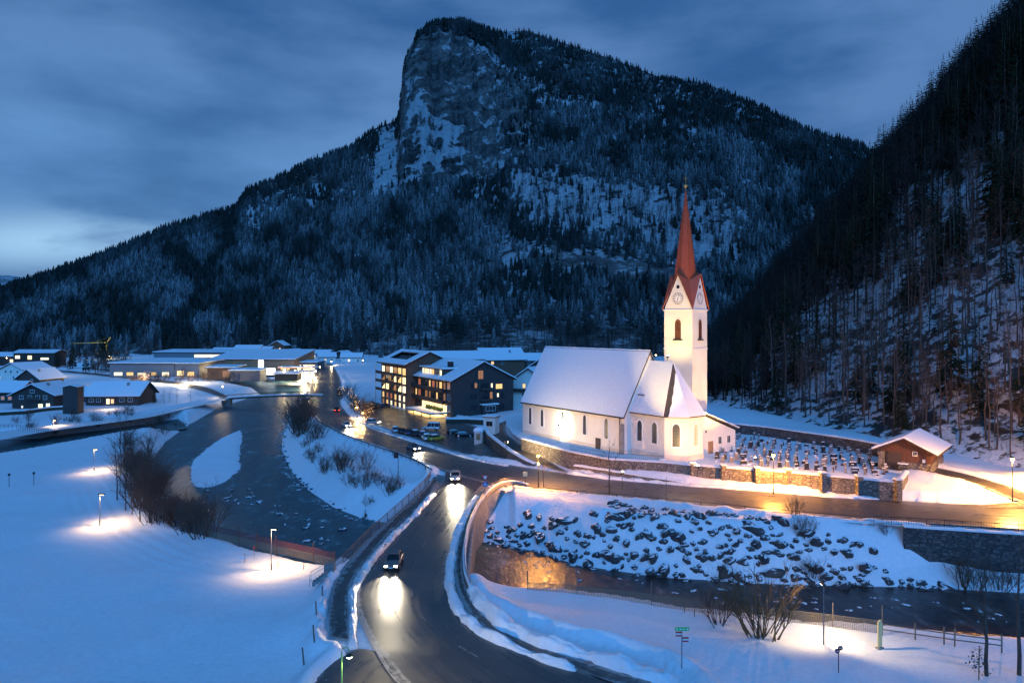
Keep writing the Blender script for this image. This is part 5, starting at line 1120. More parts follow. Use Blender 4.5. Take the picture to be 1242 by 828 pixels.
def bush_mesh(h, seed, twig, stems=14, spread=.5, dens=5):
    r = random.Random(seed); a = MB(); b = MB(); J = lambda k: Vector((r.uniform(-k, k), r.uniform(-k, k), r.uniform(-k, k) * .5))
    def grow(p, d, l, rad, lvl):
        m1 = p + d * l * .5 + J(l * .10); e = m1 + (d + J(.35) + Vector((0, 0, .12))).normalized() * l * .5
        (a if lvl == 0 else b).tube([p, m1, e], [rad, rad * .7, max(.006, rad * .42)], 4 if lvl == 0 else 3)
        if lvl >= 3: return
        for q in range((3, 3, 2)[lvl] + (r.random() < .5)):
            f = r.uniform(.35, 1.0); s = p.lerp(m1, f * 2) if f < .5 else m1.lerp(e, f * 2 - 1)
            grow(s, (d + J(.75 if lvl else .55)).normalized(), l * r.uniform(.42, .68), max(.007, rad * .5), lvl + 1)
    for k in range(stems):
        w = r.uniform(0, 6.283); o = Vector((math.cos(w), math.sin(w), 0)); st = o * r.uniform(0, .22) * h - Vector((0, 0, .3))
        grow(st, (o * spread * r.uniform(.15, 1.15) + Vector((0, 0, r.uniform(.7, 1.1))) + J(.15)).normalized(), h * r.uniform(.4, .68), h * r.uniform(.006, .013) + .008, 0)
    return a.mesh('stem', twig), b.mesh('twigs', twig)
def plant(name, cat, label, meshes, names, loc, rz=0, s=1.0, group=None):
    t = thing(name, label, cat, loc, rz, group); t.scale = (s,) * 3 if not hasattr(s, '__len__') else s
    for m, nm in zip(meshes, names): obj(nm, m, t)
    return t
SPR = [spruce_mesh(h, rd, 50 + i) for i, (h, rd) in enumerate(((22, 3.4), (25, 3.6), (19, 3.3), (27, 4.2), (16, 2.6)))]
BAR_ = [bare_mesh(h, 80 + i, BARK if i % 3 else BARKL, TWIG, sp * 1.12, stt, int(nb * 1.25), .05, 4, None, 1.05) for i, (h, sp, stt, nb) in enumerate(((17, .26, .42, 22), (19, .24, .5, 22), (14, .3, .3, 20), (21, .22, .5, 24), (12, .3, .25, 18), (16, .28, .4, 22)))]
TN = ('trunk', 'crown')
MIDT = []
for k in range(5):
    a_, b_ = spruce_mesh(20, 3.2, 90 + k, .95, 5); MIDT.append((np.array([v.co[:] for v in b_.vertices]) / 20, np.array([p.vertices[:] for p in b_.polygons]), np.full(len(b_.vertices), .6)))
def hill_woods():
    r = random.Random(5); pts = []
    def vis(x, y, z): px = 621 + F * x / y; py = HZ + F * (CH - z) / y; return px, py
    cand = []
    for _ in range(40000):
        y = r.uniform(92, 400); d = r.uniform(1.5, 175) if r.random() < .55 else r.uniform(1.5, 70); x = float(np.interp(y, *FOOT)) + d
        if x / y > .80 or x / y < .2: continue
        cand.append((x, y, d))
    A = np.array(cand); zs = np.maximum(hill(A[:, 0], A[:, 1]), 5); Zg = zs
    cl = vn(A[:, 0] / 16, A[:, 1] / 16, 61); cells = {}; spr = []; bar = []
    for (x, y, d), z, c in zip(cand, zs, cl):
        px, py = vis(x, y, z)
        g = 3.3 if y > 185 else (3.6 if d < 45 else 3.4)
        key = (int(x / g), int(y / g))
        if key in cells: continue
        # spruces: along the crest, at the left end, and in clumps; bare stems on the open lower slope
        ps = .07
        if d > 75: ps = .62
        elif d > 34: ps = .3 if c > .5 else .12
        if y > 235: ps = max(ps, .38)
        if y > 300: ps = max(ps, .5)
        keep = .85 if y > 185 else (.62 if d < 45 else .8)
        if c < .33 and y < 185: keep *= .5
        if r.random() > keep: continue
        cells[key] = 1; (spr if r.random() < ps else bar).append((x, y, z, d))
    def size(p): return 1 / p[1]
    spr.sort(key=size, reverse=True); bar.sort(key=size, reverse=True)
    for i, (x, y, z, d) in enumerate(spr[:190]):
        m = SPR[r.randrange(5)]; s = r.uniform(.62, 1.08) * (.8 if d < 30 and y < 200 else 1)
        plant('spruce', 'tree', 'dark spruce growing on the steep wooded hillside behind the cemetery', m, TN, (x, y, z), r.uniform(0, 6.28), (s * 1.05, s * 1.05, s), 'spruces on the hillside')
    for i, (x, y, z, d) in enumerate(bar[:290]):
        m = BAR_[r.randrange(6)]; s = r.uniform(.7, 1.2)
        t = plant('bare_tree', 'tree', 'tall thin leafless tree on the snowy hillside behind the cemetery', m, TN, (x, y, z), r.uniform(0, 6.28), s, 'leafless trees on the hillside')
    rest_s = np.array([(x, y, z - .5) for x, y, z, d in spr[190:]] or [(200, 360, 90)]); rest_b = np.array([(x, y, z - .5) for x, y, z, d in bar[290:]] or [(200, 360, 90)])
    scatter('hill_spruce_wood', rest_s, np.random.default_rng(1).uniform(15, 25, len(rest_s)), np.full(len(rest_s), .08), MIDT, FARTREE, 9, label='more distant spruces filling the top of the hillside')
    scatter('hill_bare_wood', rest_b, np.random.default_rng(2).uniform(12, 20, len(rest_b)), np.full(len(rest_b), .3), BAT, FARBARE, 10, label='more distant leafless trees filling the hillside')
    print('hill', len(spr), len(bar))
    # scrub, brambles and rocks showing through the snow
    S = MB(); rr = random.Random(8)
    pts = []
    for _ in range(2600):
        y = rr.uniform(100, 330); x = float(np.interp(y, *FOOT)) + rr.uniform(.5, 75); pts.append((x, y))
    P = np.array(pts); Z = hill(P[:, 0], P[:, 1])
    for (x, y), z in zip(pts, Z):
        for q in range(rr.randint(2, 5)):
            a = Vector((x + rr.uniform(-.8, .8), y + rr.uniform(-.8, .8), z - .1)); l = rr.uniform(.6, 2.6); b = a + Vector((rr.uniform(-.6, .6), rr.uniform(-.6, .6), 1)).normalized() * l
            S.tube([a, b], [.025, .008], 3)
            for _q in range(2): c_ = a.lerp(b, rr.uniform(.4, .9)); S.tube([c_, c_ + Vector((rr.uniform(-1, 1), rr.uniform(-1, 1), .6)).normalized() * l * .4], [.012, .005], 3)
    o = S.build('hillside_scrub', TWIG); o['kind'] = 'stuff'
hill_woods()
LOGS = random.Random(4)
for k, (px, py, ln, an) in enumerate(((955, 462, 12, .2), (1010, 455, 9, 2.6), (965, 478, 10, .5))):
    x, y, z = W(px, py, 10); z = float(hill(np.array([x]), np.array([y]))[0]); mb = MB(); mb.tube([(0, 0, .5), (ln, 0, 3.5)], [.22, .1], 6); t = mb.build('fallen_trunk', BARK, None, loc=(x, y, z), rz=an)
    t['label'] = ('fallen trunk leaning across the snow above the cemetery wall', 'shorter fallen trunk lying higher between standing stems', 'fallen trunk lying just behind the cemetery wall')[k]; t['category'] = 'log'

BU = [bush_mesh(3.4, 20, TWIG, 16, .5, 6), bush_mesh(2.6, 21, TWIG, 14, .6, 6), bush_mesh(4.4, 22, TWIG, 18, .38, 7), bush_mesh(3.0, 23, TWIGY, 16, .45, 6)]
BN = ('stem', 'crown')
def bush(px, py, k, s, label, group, name='shrub'):
    loc = WG(px, py); return plant(name, 'shrub', label, BU[k], BN, loc, rnd.uniform(0, 6.28), s, group)
r = random.Random(31)
# river edge left: a long thicket of willow
for k in range(36):
    f = k / 35; px = np.interp(f, [0, .25, .5, .8, 1], [168, 163, 170, 196, 236]) + r.uniform(-14, 22); py = np.interp(f, [0, .25, .5, .8, 1], [548, 580, 608, 638, 652]) + r.uniform(-10, 2)
    bush(px, py, r.choice((0, 2, 2)), r.uniform(1.1, 1.9), 'brown willow shrub in the thicket along the left river bank', 'willow shrubs of the left bank thicket')
for px, py, h in ((142, 606, 9), (152, 618, 8), (170, 632, 9), (182, 634, 10), (146, 596, 7), (160, 624, 7)):
    m = BAR_[r.choice((2, 4))]; plant('bare_tree', 'tree', 'slender leafless tree at the field edge of the left river thicket', m, TN, WG(px, py), r.uniform(0, 6), h / 13, 'slender trees by the left thicket')
plant('bare_tree', 'tree', 'lone leafless tree standing by the creek mouth', BAR_[2], TN, WG(146, 540), 1, .75)
for px, py in ((205, 512), (214, 520), (198, 527), (188, 521), (222, 517)):
    bush(px, py, 1, r.uniform(.9, 1.4), 'snow dusted shrub on the gravel spit at the creek mouth', 'shrubs on the creek spit')
# between road and river on the right bank
for k in range(34):
    f = k / 33; px = np.interp(f, [0, .3, .6, 1], [366, 372, 400, 470]) + r.uniform(-12, 20); py = np.interp(f, [0, .3, .6, 1], [500, 540, 570, 596]) + r.uniform(-12, 12)
    bush(px, py, r.choice((0, 1, 1, 2)), r.uniform(.8, 1.35) * (1.7 if f < .2 else 1), 'leafless shrub on the snowy bank between river and road', 'shrubs on the road side river bank')
for k in range(16):
    bush(r.uniform(356, 374), r.uniform(492, 532), 2, r.uniform(1.0, 1.6), 'dense brown shrub beside the road just below the footbridge', 'brown shrubs below the footbridge')
plant('bare_tree', 'tree', 'young crooked tree on the bank beneath the guard rail', BAR_[4], TN, WG(446, 590), 2, .5)
for px, py in ((474, 606), (446, 612)): bush(px, py, 1, .8, 'small twiggy shrub low on the bank above the rocks', 'small shrubs above the bank rocks')
o = plant('small_spruce', 'tree', 'tiny green spruce among rocks on the river bank', SPR[4], TN, WG(443, 628), 0, .12)
# far bank scrub by the works
for k in range(44):
    f = k / 43; px = 158 + f * 215 + r.uniform(-3, 3); py = np.interp(px, [158, 230, 300, 375], [462, 459, 464, 467]) + r.uniform(-1.5, 3)
    bush(px, py, r.choice((0, 1, 2)), r.uniform(.9, 1.6), 'snowy shrub on the far bank below the works halls', 'shrubs on the far bank')
for k in range(20):
    bush(78 + r.uniform(0, 74), 451 + r.uniform(-9, 2), 2, r.uniform(1.5, 2.6), 'tall dark shrub near the foot of the crane', 'dark shrubs near the crane')
for k in range(26):
    bush(20 + r.uniform(0, 190), 520 - r.uniform(0, 12) - .06 * 0, r.choice((1, 2)), r.uniform(.6, 1.1), 'leafless shrub on the snowy strip below the village lane', 'shrubs below the village lane')
plant('small_spruce', 'tree', 'dark young spruce on the white field beside the long house', SPR[4], TN, WG(187, 489), 0, .42)
for px, py in ((199, 489), (206, 488), (214, 489), (231, 487)): plant('bare_tree', 'tree', 'small leafless tree in a row beside the field spruce', BAR_[4], TN, WG(px, py), px, .45, 'small trees beside the field spruce')
for px, py, s in ((104, 451, .75), (122, 436, 1.0), (128, 437, 1.15), (60, 441, .8), (112, 446, .7), (70, 447, .55), (88, 447, .8)):
    plant('spruce', 'tree', 'dark spruce on the valley floor near the crane', SPR[r.randrange(5)], TN, WG(px, py), px, s, 'valley spruces near the crane')
# lit garden shrubs by the hotel's entrance road
for k in range(15):
    f = k / 14; px = 414 + f * 36 + r.uniform(-5, 6); py = 480 + f * 30 + r.uniform(-5, 3); loc = WG(px, py)
    t = plant('fairy_light_shrub', 'shrub', 'shrub wound with warm fairy lights beside the bend', BU[r.choice((0, 2))], BN, loc, r.uniform(0, 6), r.uniform(1.0, 1.5), 'fairy light shrubs along the bend')
    mb = MB()
    for q in range(9): a = r.uniform(0, 6.28); d = r.uniform(.2, 1.1); mb.lathe([(.005, -.05), (.05, 0), (.005, .05)], 4, 0, (d * math.cos(a), d * math.sin(a), r.uniform(.8, 3.2)))
    if k % 3 != 1: mb.build('fairy_lights', FAIRY, t)
    else: mb.build('fairy_lights', emis('fairy_dim', (1, .6, .2), 3), t)
# stream banks
for px, py, k, s in ((975, 690, 0, 1.0), (985, 702, 2, .7), (1075, 690, 1, .7), (1168, 712, 2, 1.1), (1186, 716, 0, 1.1), (1212, 715, 2, .9), (1232, 712, 1, 1.0), (965, 676, 2, .6)):
    bush(px, py, k, s, 'leafless shrub among the boulders by the far edge of the stream', 'shrubs on the boulder bank')
big = bush_mesh(7.2, 40, TWIGY, 26, .5, 12)
t = plant('willow_bush', 'shrub', 'large bushy brown willow on the near stream bank beside the lamp post', big, BN, WG(925, 772), 2.4, 1.0)
thin = bush_mesh(5.0, 41, TWIG, 13, .55, 4)
plant('willow_bush', 'shrub', 'open thin stemmed willow left of the large bushy willow', thin, BN, WG(872, 758), .4, .95)
plant('bare_tree', 'tree', 'leafless tree with low dark ivy near the leaning stake', bare_mesh(9.5, 201, BARK, TWIG, .36, .3, 26, .04, 4, .16), TN, WG(1197, 819), 0, 1.0)
mb = MB(); iv = random.Random(3)
for k in range(150):
    z = iv.uniform(.2, 2.3); a = iv.uniform(0, 6.28); d = iv.uniform(.1, 1.1) * (1.2 - z / 3); c_ = Vector((d * math.cos(a), d * math.sin(a), z)); q = [c_ + Vector((iv.uniform(-.14, .14), iv.uniform(-.14, .14), iv.uniform(-.14, .14))) for _ in range(3)]; mb.add(q, [(0, 1, 2)])
x, y, z = WG(1193, 818); t = mb.build('ivy', M('ivy_leaf', (.012, .02, .01), .7), None, loc=(x - .4, y, z), label='dark ragged ivy clump around the foot of the leafless tree', category='plant')
t = plant('bare_tree', 'tree', 'straight bare trunk cut off by the picture edge', bare_mesh(11, 202, BARK, TWIG, .3, .45, 18, .03, 3, .17), TN, WG(1236, 818), 0, 1.0); t['label'] = 'straight bare trunk standing next to the ivy clad tree by the meadow'
# street side young trees
plant('bare_tree', 'tree', 'young tree lit orange at the road junction beside the double lamp', bare_mesh(5.2, 203, BARK, TWIGY, .42, .45, 10, .03, 3, .07), TN, WG(659, 596), 1, 1.05)
plant('bare_tree', 'tree', 'dark young tree with broad crown on the embankment below the choir', bare_mesh(7.6, 204, BARK, TWIG, .42, .35, 18, .03, 4, .12), TN, WG(739, 603), 0, 1.1)
# ---------------------------------------------------------------- boulders of the stream bank
def boulder_mesh(seed):
    r = random.Random(seed); V = []; n, m = 9, 7; ph = [r.uniform(0, 6.28) for _ in range(6)]
    for i in range(m + 1):
        th = math.pi * i / m
        for j in range(n):
            w = 6.2832 * j / n; q = 1 + .22 * math.sin(2 * w + ph[0]) * math.sin(th) + .18 * math.cos(3 * w + 2 * th + ph[1]) + r.uniform(-.12, .12)
            V.append((q * math.sin(th) * math.cos(w) * 1.15, q * math.sin(th) * math.sin(w) * .95, q * math.cos(th) * .72))
    f = [(i * n + j, i * n + (j + 1) % n, (i + 1) * n + (j + 1) % n, (i + 1) * n + j)[::-1] for i in range(m) for j in range(n)]
    return npmesh('boulder', np.array(V), np.array(f), [BOULD], smooth=False)
BM = [boulder_mesh(300 + i) for i in range(9)]; rb_ = random.Random(17)
WEDGE = ([575, 640, 700, 800, 900, 1000, 1100, 1242], [657, 668, 687, 701, 709, 713, 714, 722]); REDGE = ([575, 604, 700, 850, 1000, 1130, 1242], [592, 594, 602, 616, 631, 641, 649])
placed = []; tries = 0
while len(placed) < 292 and tries < 30000:
    tries += 1; px = rb_.uniform(578, 1215); t = rb_.random() ** 1.5 * .82
    b_ = Vector(W(px, np.interp(px, *WEDGE), WZ)); t_ = Vector(W(px, np.interp(px, *REDGE), 3.5)); p = b_.lerp(t_, t)
    if px < 740 and t > .42 + .2 * rb_.random(): continue
    if px > 1060 and (t > .55 - (px - 1060) / 260 or rb_.random() < .5): continue
    sz = .34 + .62 * rb_.random() ** 1.8 * (1.2 if t < .3 else 1) * (1.1 if px < 640 else 1)
    if any((p.x - q[0]) ** 2 + (p.y - q[1]) ** 2 < (.76 * (sz + q[2])) ** 2 * (1 if t < .6 else 1.3) for q in placed): continue
    placed.append((p.x, p.y, sz))
for x, y, sz in placed:
    o = obj('boulder', BM[rb_.randrange(9)], None, (x, y, gz(x, y) + sz * rb_.uniform(-.25, .12)), rb_.uniform(0, 6.28), label='dark boulder with a snow cap in the stone bank below the road', category='boulder', group='boulders of the stream bank')
    o.scale = (sz * rb_.uniform(.9, 1.5), sz * rb_.uniform(.8, 1.2), sz * rb_.uniform(.8, 1.2)); o.rotation_euler = (rb_.uniform(-.3, .3), rb_.uniform(-.3, .3), rb_.uniform(0, 6.28))
# loose stones at the water's edge and in the stream: nobody would count them
def stones(name, poly, spread, n, seed, smin, smax, zoff, label):
    r = random.Random(seed); V = []; Fc = []; k = 0; P = [Vector((p[0], p[1], 0)) for p in poly]
    src = boulder_mesh(400); bv = np.array([v.co[:] for v in src.vertices]); bf = np.array([p.vertices[:] for p in src.polygons]); bpy.data.meshes.remove(src)
    L_ = [(P[i + 1] - P[i]).length for i in range(len(P) - 1)]
    pts = []
    for _ in range(n):
        i = r.choices(range(len(L_)), L_)[0]; t = r.random(); p = P[i].lerp(P[i + 1], t); d = (P[i + 1] - P[i]).normalized(); p = p + Vector((-d.y, d.x, 0)) * r.uniform(*spread); pts.append((p.x, p.y))
    A = np.array(pts); Z = ground(A[:, 0], A[:, 1])
    for (x, y), z in zip(pts, Z):
        s = r.uniform(smin, smax); a = r.uniform(0, 6.28); R_ = np.array([[math.cos(a), -math.sin(a), 0], [math.sin(a), math.cos(a), 0], [0, 0, 1]])
        V.append((bv * [s * r.uniform(.8, 1.6), s, s * r.uniform(.7, 1.1)]) @ R_.T + [x, y, max(z, WZ - .15) + zoff]); Fc.append(bf + k); k += len(bv)
    obj(name, npmesh(name, np.concatenate(V), np.concatenate(Fc), [BOULD], smooth=False), kind='stuff', label=label)
RV = RIVER
stones('bank_stones', RV[1:12], (-1.2, 1.6), 420, 1, .12, .4, .0, 'small dark stones along the right river edge')
stones('bank_stones', RV[28:34], (-1.0, 1.8), 260, 2, .12, .4, .0, 'small dark stones along the left river edge')
stones('stream_stones', [W(a, b, WZ)[:2] for a, b in ((575, 660), (640, 675), (720, 698), (850, 712), (1000, 722), (1200, 735))], (-5, .6), 90, 3, .1, .36, .05, 'stones breaking the stream below the boulder bank')
stones('bar_stones', BAR + [BAR[0]], (-1.5, .5), 180, 4, .1, .28, .05, 'stones around the edge of the gravel bar')
stones('river_stones', [W(a, b, WZ)[:2] for a, b in ((265, 592), (300, 604), (350, 628), (410, 655))], (-4, 4), 36, 5, .15, .5, .15, 'single stones standing out of the river')

# ---------------------------------------------------------------- bridge
def slab_along(name, ab, mat, top, th, i0, i1, parent, grow_=.6):
    a, b = ab; rings = []
    for i in range(i0, i1 + 1):
        m = (a[i] + b[i]) / 2; d = (b[i] - a[i]); d[2] = 0; d = d / np.linalg.norm(d) * grow_; l, r_ = a[i] - d, b[i] + d
        z = m[2] + top; rings.append([(l[0], l[1], z - th), (r_[0], r_[1], z - th), (r_[0], r_[1], z), (l[0], l[1], z)])
    mb = MB(); mb.loft(rings); return mb.build(name, mat, parent)
br = thing('bridge', 'concrete road bridge over the stream with curved parapet and railing', 'bridge')
a, b = RB_BRIDGE
def idx(ab, py): # index where the centre line crosses a photo row
    m = (ab[0] + ab[1]) / 2; return int(np.argmin(np.abs(HZ + F * (CH - m[:, 2]) / m[:, 1] - py)))
slab_along('deck', (RB_WALK[0][:, :].copy(), RB_WALK[1].copy()), CONC, -.02, .9, 12, 56, br, .5)
i0, i1 = idx(RB_BRIDGE, 706), idx(RB_BRIDGE, 582)
slab_along('road_slab', RB_BRIDGE, CONC, -.10, 1.0, min(i0, i1), max(i0, i1), br, 2.2)
par = [W(*p) for p in ((640, 590, 3.7), (622, 585, 3.7), (606, 588, 3.55), (592, 598, 3.4), (579, 616, 3.1), (568, 642, 2.75), (563, 672, 2.45), (564, 698, 2.2), (571, 716, 2.05))]
par = [tuple(p) for p in smooth(resample(par, 60), 4)]
pm = MB(); rings = []; PV = [Vector(p) for p in par]
for i, p in enumerate(PV):
    t = PV[min(i + 1, 59)] - PV[max(i - 1, 0)]; t.z = 0; t.normalize(); n_ = Vector((-t.y, t.x, 0)) * .2
    rings.append([tuple(p - n_ - Vector((0, 0, 1.3))), tuple(p + n_ - Vector((0, 0, 1.3))), tuple(p + n_ + Vector((0, 0, .4))), tuple(p - n_ + Vector((0, 0, .4)))])
pm.loft(rings); pp = pm.build('parapet', CONC, br)
sm_ = MB(); sm_.loft([[(q[3][0], q[3][1], q[3][2] + .003), (q[2][0], q[2][1], q[2][2] + .003), (q[2][0], q[2][1], q[2][2] + .12), ((q[2][0] + q[3][0]) / 2, (q[2][1] + q[3][1]) / 2, q[2][2] + .2 + rnd.uniform(-.04, .04)), (q[3][0], q[3][1], q[3][2] + .12)] for q in rings]); sm_.build('snow_cap', SNOWR, pp)
wall_run(br, 'wing_wall', fine([W(566, 706, 1.7), W(575, 622, 2.6), W(590, 603, 3.0), W(622, 588, 3.4)], 1.0), .5, lambda p: -4.5, CONC, over=.02, caph=.06, capmat=CONC)
mb = MB()
for h_ in (.75, .98): mb.tube([p + Vector((0, 0, h_)) for p in PV], .035, 5)
for i in range(0, 60, 4): mb.tube([PV[i] + Vector((0, 0, .5)), PV[i] + Vector((0, 0, 1.0))], .03, 4)
mb.build('handrail', METAL_G, br)
for py_ in (690, 640, 612):
    pass
# left railing: fine bars with solid top and bottom rail
lp = [Vector(p) + Vector((0, 0, .1)) for p in smooth(resample([W(*p) for p in ((401, 698, 2.05), (414, 687, 2.15), (448, 652, 2.45), (488, 616, 2.8), (515, 590, 3.1), (523, 579, 3.25))], 70), 3)]
mb = MB()
for h_, r_ in ((1.15, .05), (.12, .04)): mb.tube([p + Vector((0, 0, h_)) for p in lp], r_, 5)
for i in range(len(lp) - 1):
    for q in range(3): p = lp[i].lerp(lp[i + 1], q / 3); mb.tube([p + Vector((0, 0, .1)), p + Vector((0, 0, 1.15))], .018, 3)
for i in range(0, 70, 5): mb.tube([lp[i] - Vector((0, 0, .2)), lp[i] + Vector((0, 0, 1.2))], .045, 4)
mb.build('railing', M('railing_grey', (.10, .105, .11), .6), br)
x, y, z = W(404, 697, 2.0); mb = MB(); mb.box((x - .2, y - .6, z + .1), (1.1, .9, 2.6)); mb.build('end_pier', CONC, br)
# ---------------------------------------------------------------- ploughed ridges of snow
def ridge(name, pts, w, h, seed, mat=SNOW, lift=-.12):
    P = resample([W(*p) for p in pts], 400); L_ = np.linalg.norm(np.diff(P[:, :2], axis=0), axis=1).sum(); n = max(8, int(L_ / .3)); P = smooth(resample([W(*p) for p in pts], n), 3)
    V = np.zeros((n, 9, 3)); T = np.gradient(P, axis=0); T[:, 2] = 0; T /= np.linalg.norm(T, axis=1)[:, None]; Nn = np.stack([-T[:, 1], T[:, 0]], 1); s = np.arange(n) * .3
    ww = w * (.75 + .5 * vn(s / 2.5, s * 0, seed)); hh = h * (.55 + .9 * vn(s / 1.6, s * 0 + 5, seed)); en = np.minimum(1, np.minimum(np.arange(n), np.arange(n)[::-1]) / 4 + .05)
    for k in range(9):
        f = k / 4 - 1; prof = math.sqrt(max(0, 1 - f * f)); jit = (vn(s / .8, s * 0 + k * 3.7, seed + 1) - .5)
        V[:, k, :2] = P[:, :2] + Nn * (f * ww / 2 + jit * w * .22)[:, None]; V[:, k, 2] = P[:, 2] + lift + hh * en * prof + jit * h * .45 * prof + (vn(s / .45, s * 0 + k * 2.3, seed + 2) - .5) * h * .35 * en
    return obj(name, npmesh(name, V.reshape(-1, 3), gridfaces(n, 9), [mat]), kind='structure')
ridge('snow_bank', [(428, 786, 1.35), (428, 755, 1.65), (427, 720, 1.9), (440, 694, 2.15), (470, 657, 2.45), (505, 622, 2.8), (527, 597, 3.1)], .9, .5, 3, SLUSH)
ridge('snow_bank', [(384, 790, 1.2), (388, 765, 1.4), (391, 740, 1.6), (397, 708, 1.95), (408, 692, 2.1)], 1.2, .7, 5)
ridge('snow_bank', [(700, 812, 1.3), (640, 792, 1.4), (585, 766, 1.65), (556, 740, 1.8), (545, 712, 1.95), (546, 685, 2.2), (554, 648, 2.6), (568, 617, 3.0), (580, 600, 3.2)], 1.1, .5, 7)
ridge('snow_bank', [(820, 826, 1.4), (720, 797, 1.5), (650, 776, 1.6), (612, 757, 1.75), (584, 733, 1.9), (572, 712, 2.0)], 1.6, .8, 9)
ridge('snow_bank', [(424, 507, 2.2), (455, 521, 2.5), (490, 532, 2.8), (522, 542, 3.0), (560, 553, 3.25), (590, 560, 3.4), (618, 565, 3.5)], 1.0, .35, 11, SLUSH)
ridge('snow_bank', [(690, 573, 3.65), (740, 580, 3.6), (800, 585, 3.6), (860, 590, 3.6), (905, 593, 3.6), (1000, 601, 3.6), (1089, 605, 3.6)], 1.8, .5, 13)
ridge('snow_bank', [(604, 592, 3.5), (700, 600, 3.55), (850, 614, 3.55), (1000, 629, 3.55), (1130, 637, 3.55)], 1.2, .4, 15)
ridge('snow_bank', [(374, 492, 1.9), (388, 513, 2.2), (420, 529, 2.5), (460, 543, 2.8), (500, 557, 3.0)], 1.0, .35, 17, SLUSH)
# ---------------------------------------------------------------- guard rail, railings, fences
def post_rail(name, label, cat, pts, step, ph, pr_, rails, pmat, rmat, postname='post', railname='rail', every=True, zfun=None):
    t = thing(name, label, cat); P = fine([tuple(p) for p in pts], step)
    for p in P:
        mb = MB(); mb.tube([(p[0], p[1], p[2] - .4), (p[0], p[1], p[2] + ph)], pr_, 5); mb.build(postname, pmat, t)
    mb = MB()
    for h_, r_ in rails: mb.tube([(p[0], p[1], p[2] + h_) for p in P], r_, 5)
    mb.build(railname, rmat, t); return t
post_rail('guard_rail', 'dark guard rail curving along the river side of the through road', 'guard rail', [tuple(p) for p in smooth(resample([W(*p) for p in ((372, 492, 2.0), (384, 512, 2.2), (415, 529, 2.5), (455, 544, 2.8), (490, 556, 3.0), (512, 565, 3.1), (524, 574, 3.2))], 30), 2)], 4.5, .75, .06, [(.68, .09), (.52, .05)], METAL_D, METAL_D)
post_rail('road_railing', 'thin railing on short posts between church road and boulder bank', 'railing', [W(*p) for p in ((622, 594, 3.6), (700, 601, 3.55), (850, 615, 3.55), (960, 626, 3.5), (1060, 635, 3.5))], 5.5, .85, .045, [(.8, .035), (.4, .03)], METAL_D, METAL_D)
rt = thing('wall_railing', 'barred railing on top of the dark stone retaining wall', 'railing'); pts = fine([W(1060, 635, 3.6), W(1130, 639, 3.6), W(1242, 646, 3.6), W(1400, 656, 3.6)], .3); mb = MB()
for h_ in (.15, 1.05): mb.tube([(p[0], p[1], p[2] + h_) for p in pts], .035, 4)
for i, p in enumerate(pts): mb.tube([p, (p[0], p[1], p[2] + (1.1 if i % 7 == 0 else 1.05))], .04 if i % 7 == 0 else .016, 4)
mb.build('bars', METAL_D, rt)
rw_ = thing('stream_wall', 'dark stone retaining wall holding the road above the stream', 'wall')
wall_run(rw_, 'wall_face', fine([W(1096, 638.5, 3.55), W(1130, 641, 3.55), W(1242, 648, 3.55), W(1400, 659, 3.55)], .8), .6, lambda p: -5, STONED, over=.05, caph=.25)
def netfence(name, label, pts, ph, step, netmat, nh, posts=RUST):
    t = thing(name, label, 'fence'); P = fine(pts, step)
    for i, p in enumerate(P):
        mb = MB(); mb.tube([(p[0], p[1], p[2] - .4), (p[0] + rnd.uniform(-.06, .06), p[1], p[2] + ph * rnd.uniform(.92, 1.1))], .055, 5); mb.build('post', posts, t)
    for lo, hi, mt, nm in nh:
        mb = MB(); Q = fine(pts, .16)
        for h_ in np.arange(lo, hi + .01, .13): mb.tube([(p[0], p[1], p[2] + h_) for p in Q[::4] + [Q[-1]]], .02, 3)
        for p in Q: mb.add([(p[0] - .02, p[1], p[2] + lo), (p[0] + .02, p[1], p[2] + lo), (p[0] + .02, p[1], p[2] + hi), (p[0] - .02, p[1], p[2] + hi)], [(0, 1, 2, 3)])
        mb.tube([(p[0], p[1], p[2] + hi) for p in Q[::4] + [Q[-1]]], .03, 4); mb.build(nm, mt, t)
    return t
e1 = [W(a_, b_, .1) for a_, b_ in ((249, 651), (290, 660), (335, 671), (380, 681), (406, 688))]
netfence('net_fence', 'rusty post fence with red and wire netting at the field edge by the bridge', e1, 2.3, 3.7, None, [(.05, 1.0, NET_G, 'wire_netting'), (1.0, 1.8, NET_R, 'red_netting')])
e2 = [W(a_, b_, .15) for a_, b_ in ((640, 719), (700, 723), (790, 734), (860, 744), (930, 751), (1010, 760), (1070, 768))]
netfence('net_fence', 'long wire fence with tall thin posts between meadow and stream', e2, 2.6, 7.2, None, [(.05, 1.2, NET_G, 'wire_netting')], WOODPOST)
post_rail('rail_fence', 'wooden two rail fence at the meadow end by the stream', 'fence', [W(1070, 769, .1), W(1110, 775, .1), W(1145, 780, .1), W(1158, 782, .1), W(1215, 789, .1)], 4.0, 1.6, .07, [(1.0, .06), (.5, .06)], WOODPOST, WOODPOST)
for k, (px, py) in enumerate(((383, 804), (384, 775), (386, 748), (368, 802))): pass
for k, (px, py, h_, lx) in enumerate(((369, 806, 1.5, -.16), (381.5, 778, 1.5, -.12), (384, 745, 1.3, -.08), (391, 722, 1.0, 0))):
    p = WG(px, py); mb = MB(); mb.tube([(0, 0, -.3), (lx, 0, h_)], .07, 6); o = mb.build('snow_stake', WOODPOST, None, loc=p)
    o['label'] = ('leaning wooden snow stake nearest the yard', 'second leaning snow stake from the yard', 'snow stake midway between yard and steps', 'short snow stake closest to the steps')[k]; o['category'] = 'stake'; o['group'] = 'snow stakes along the field edge'
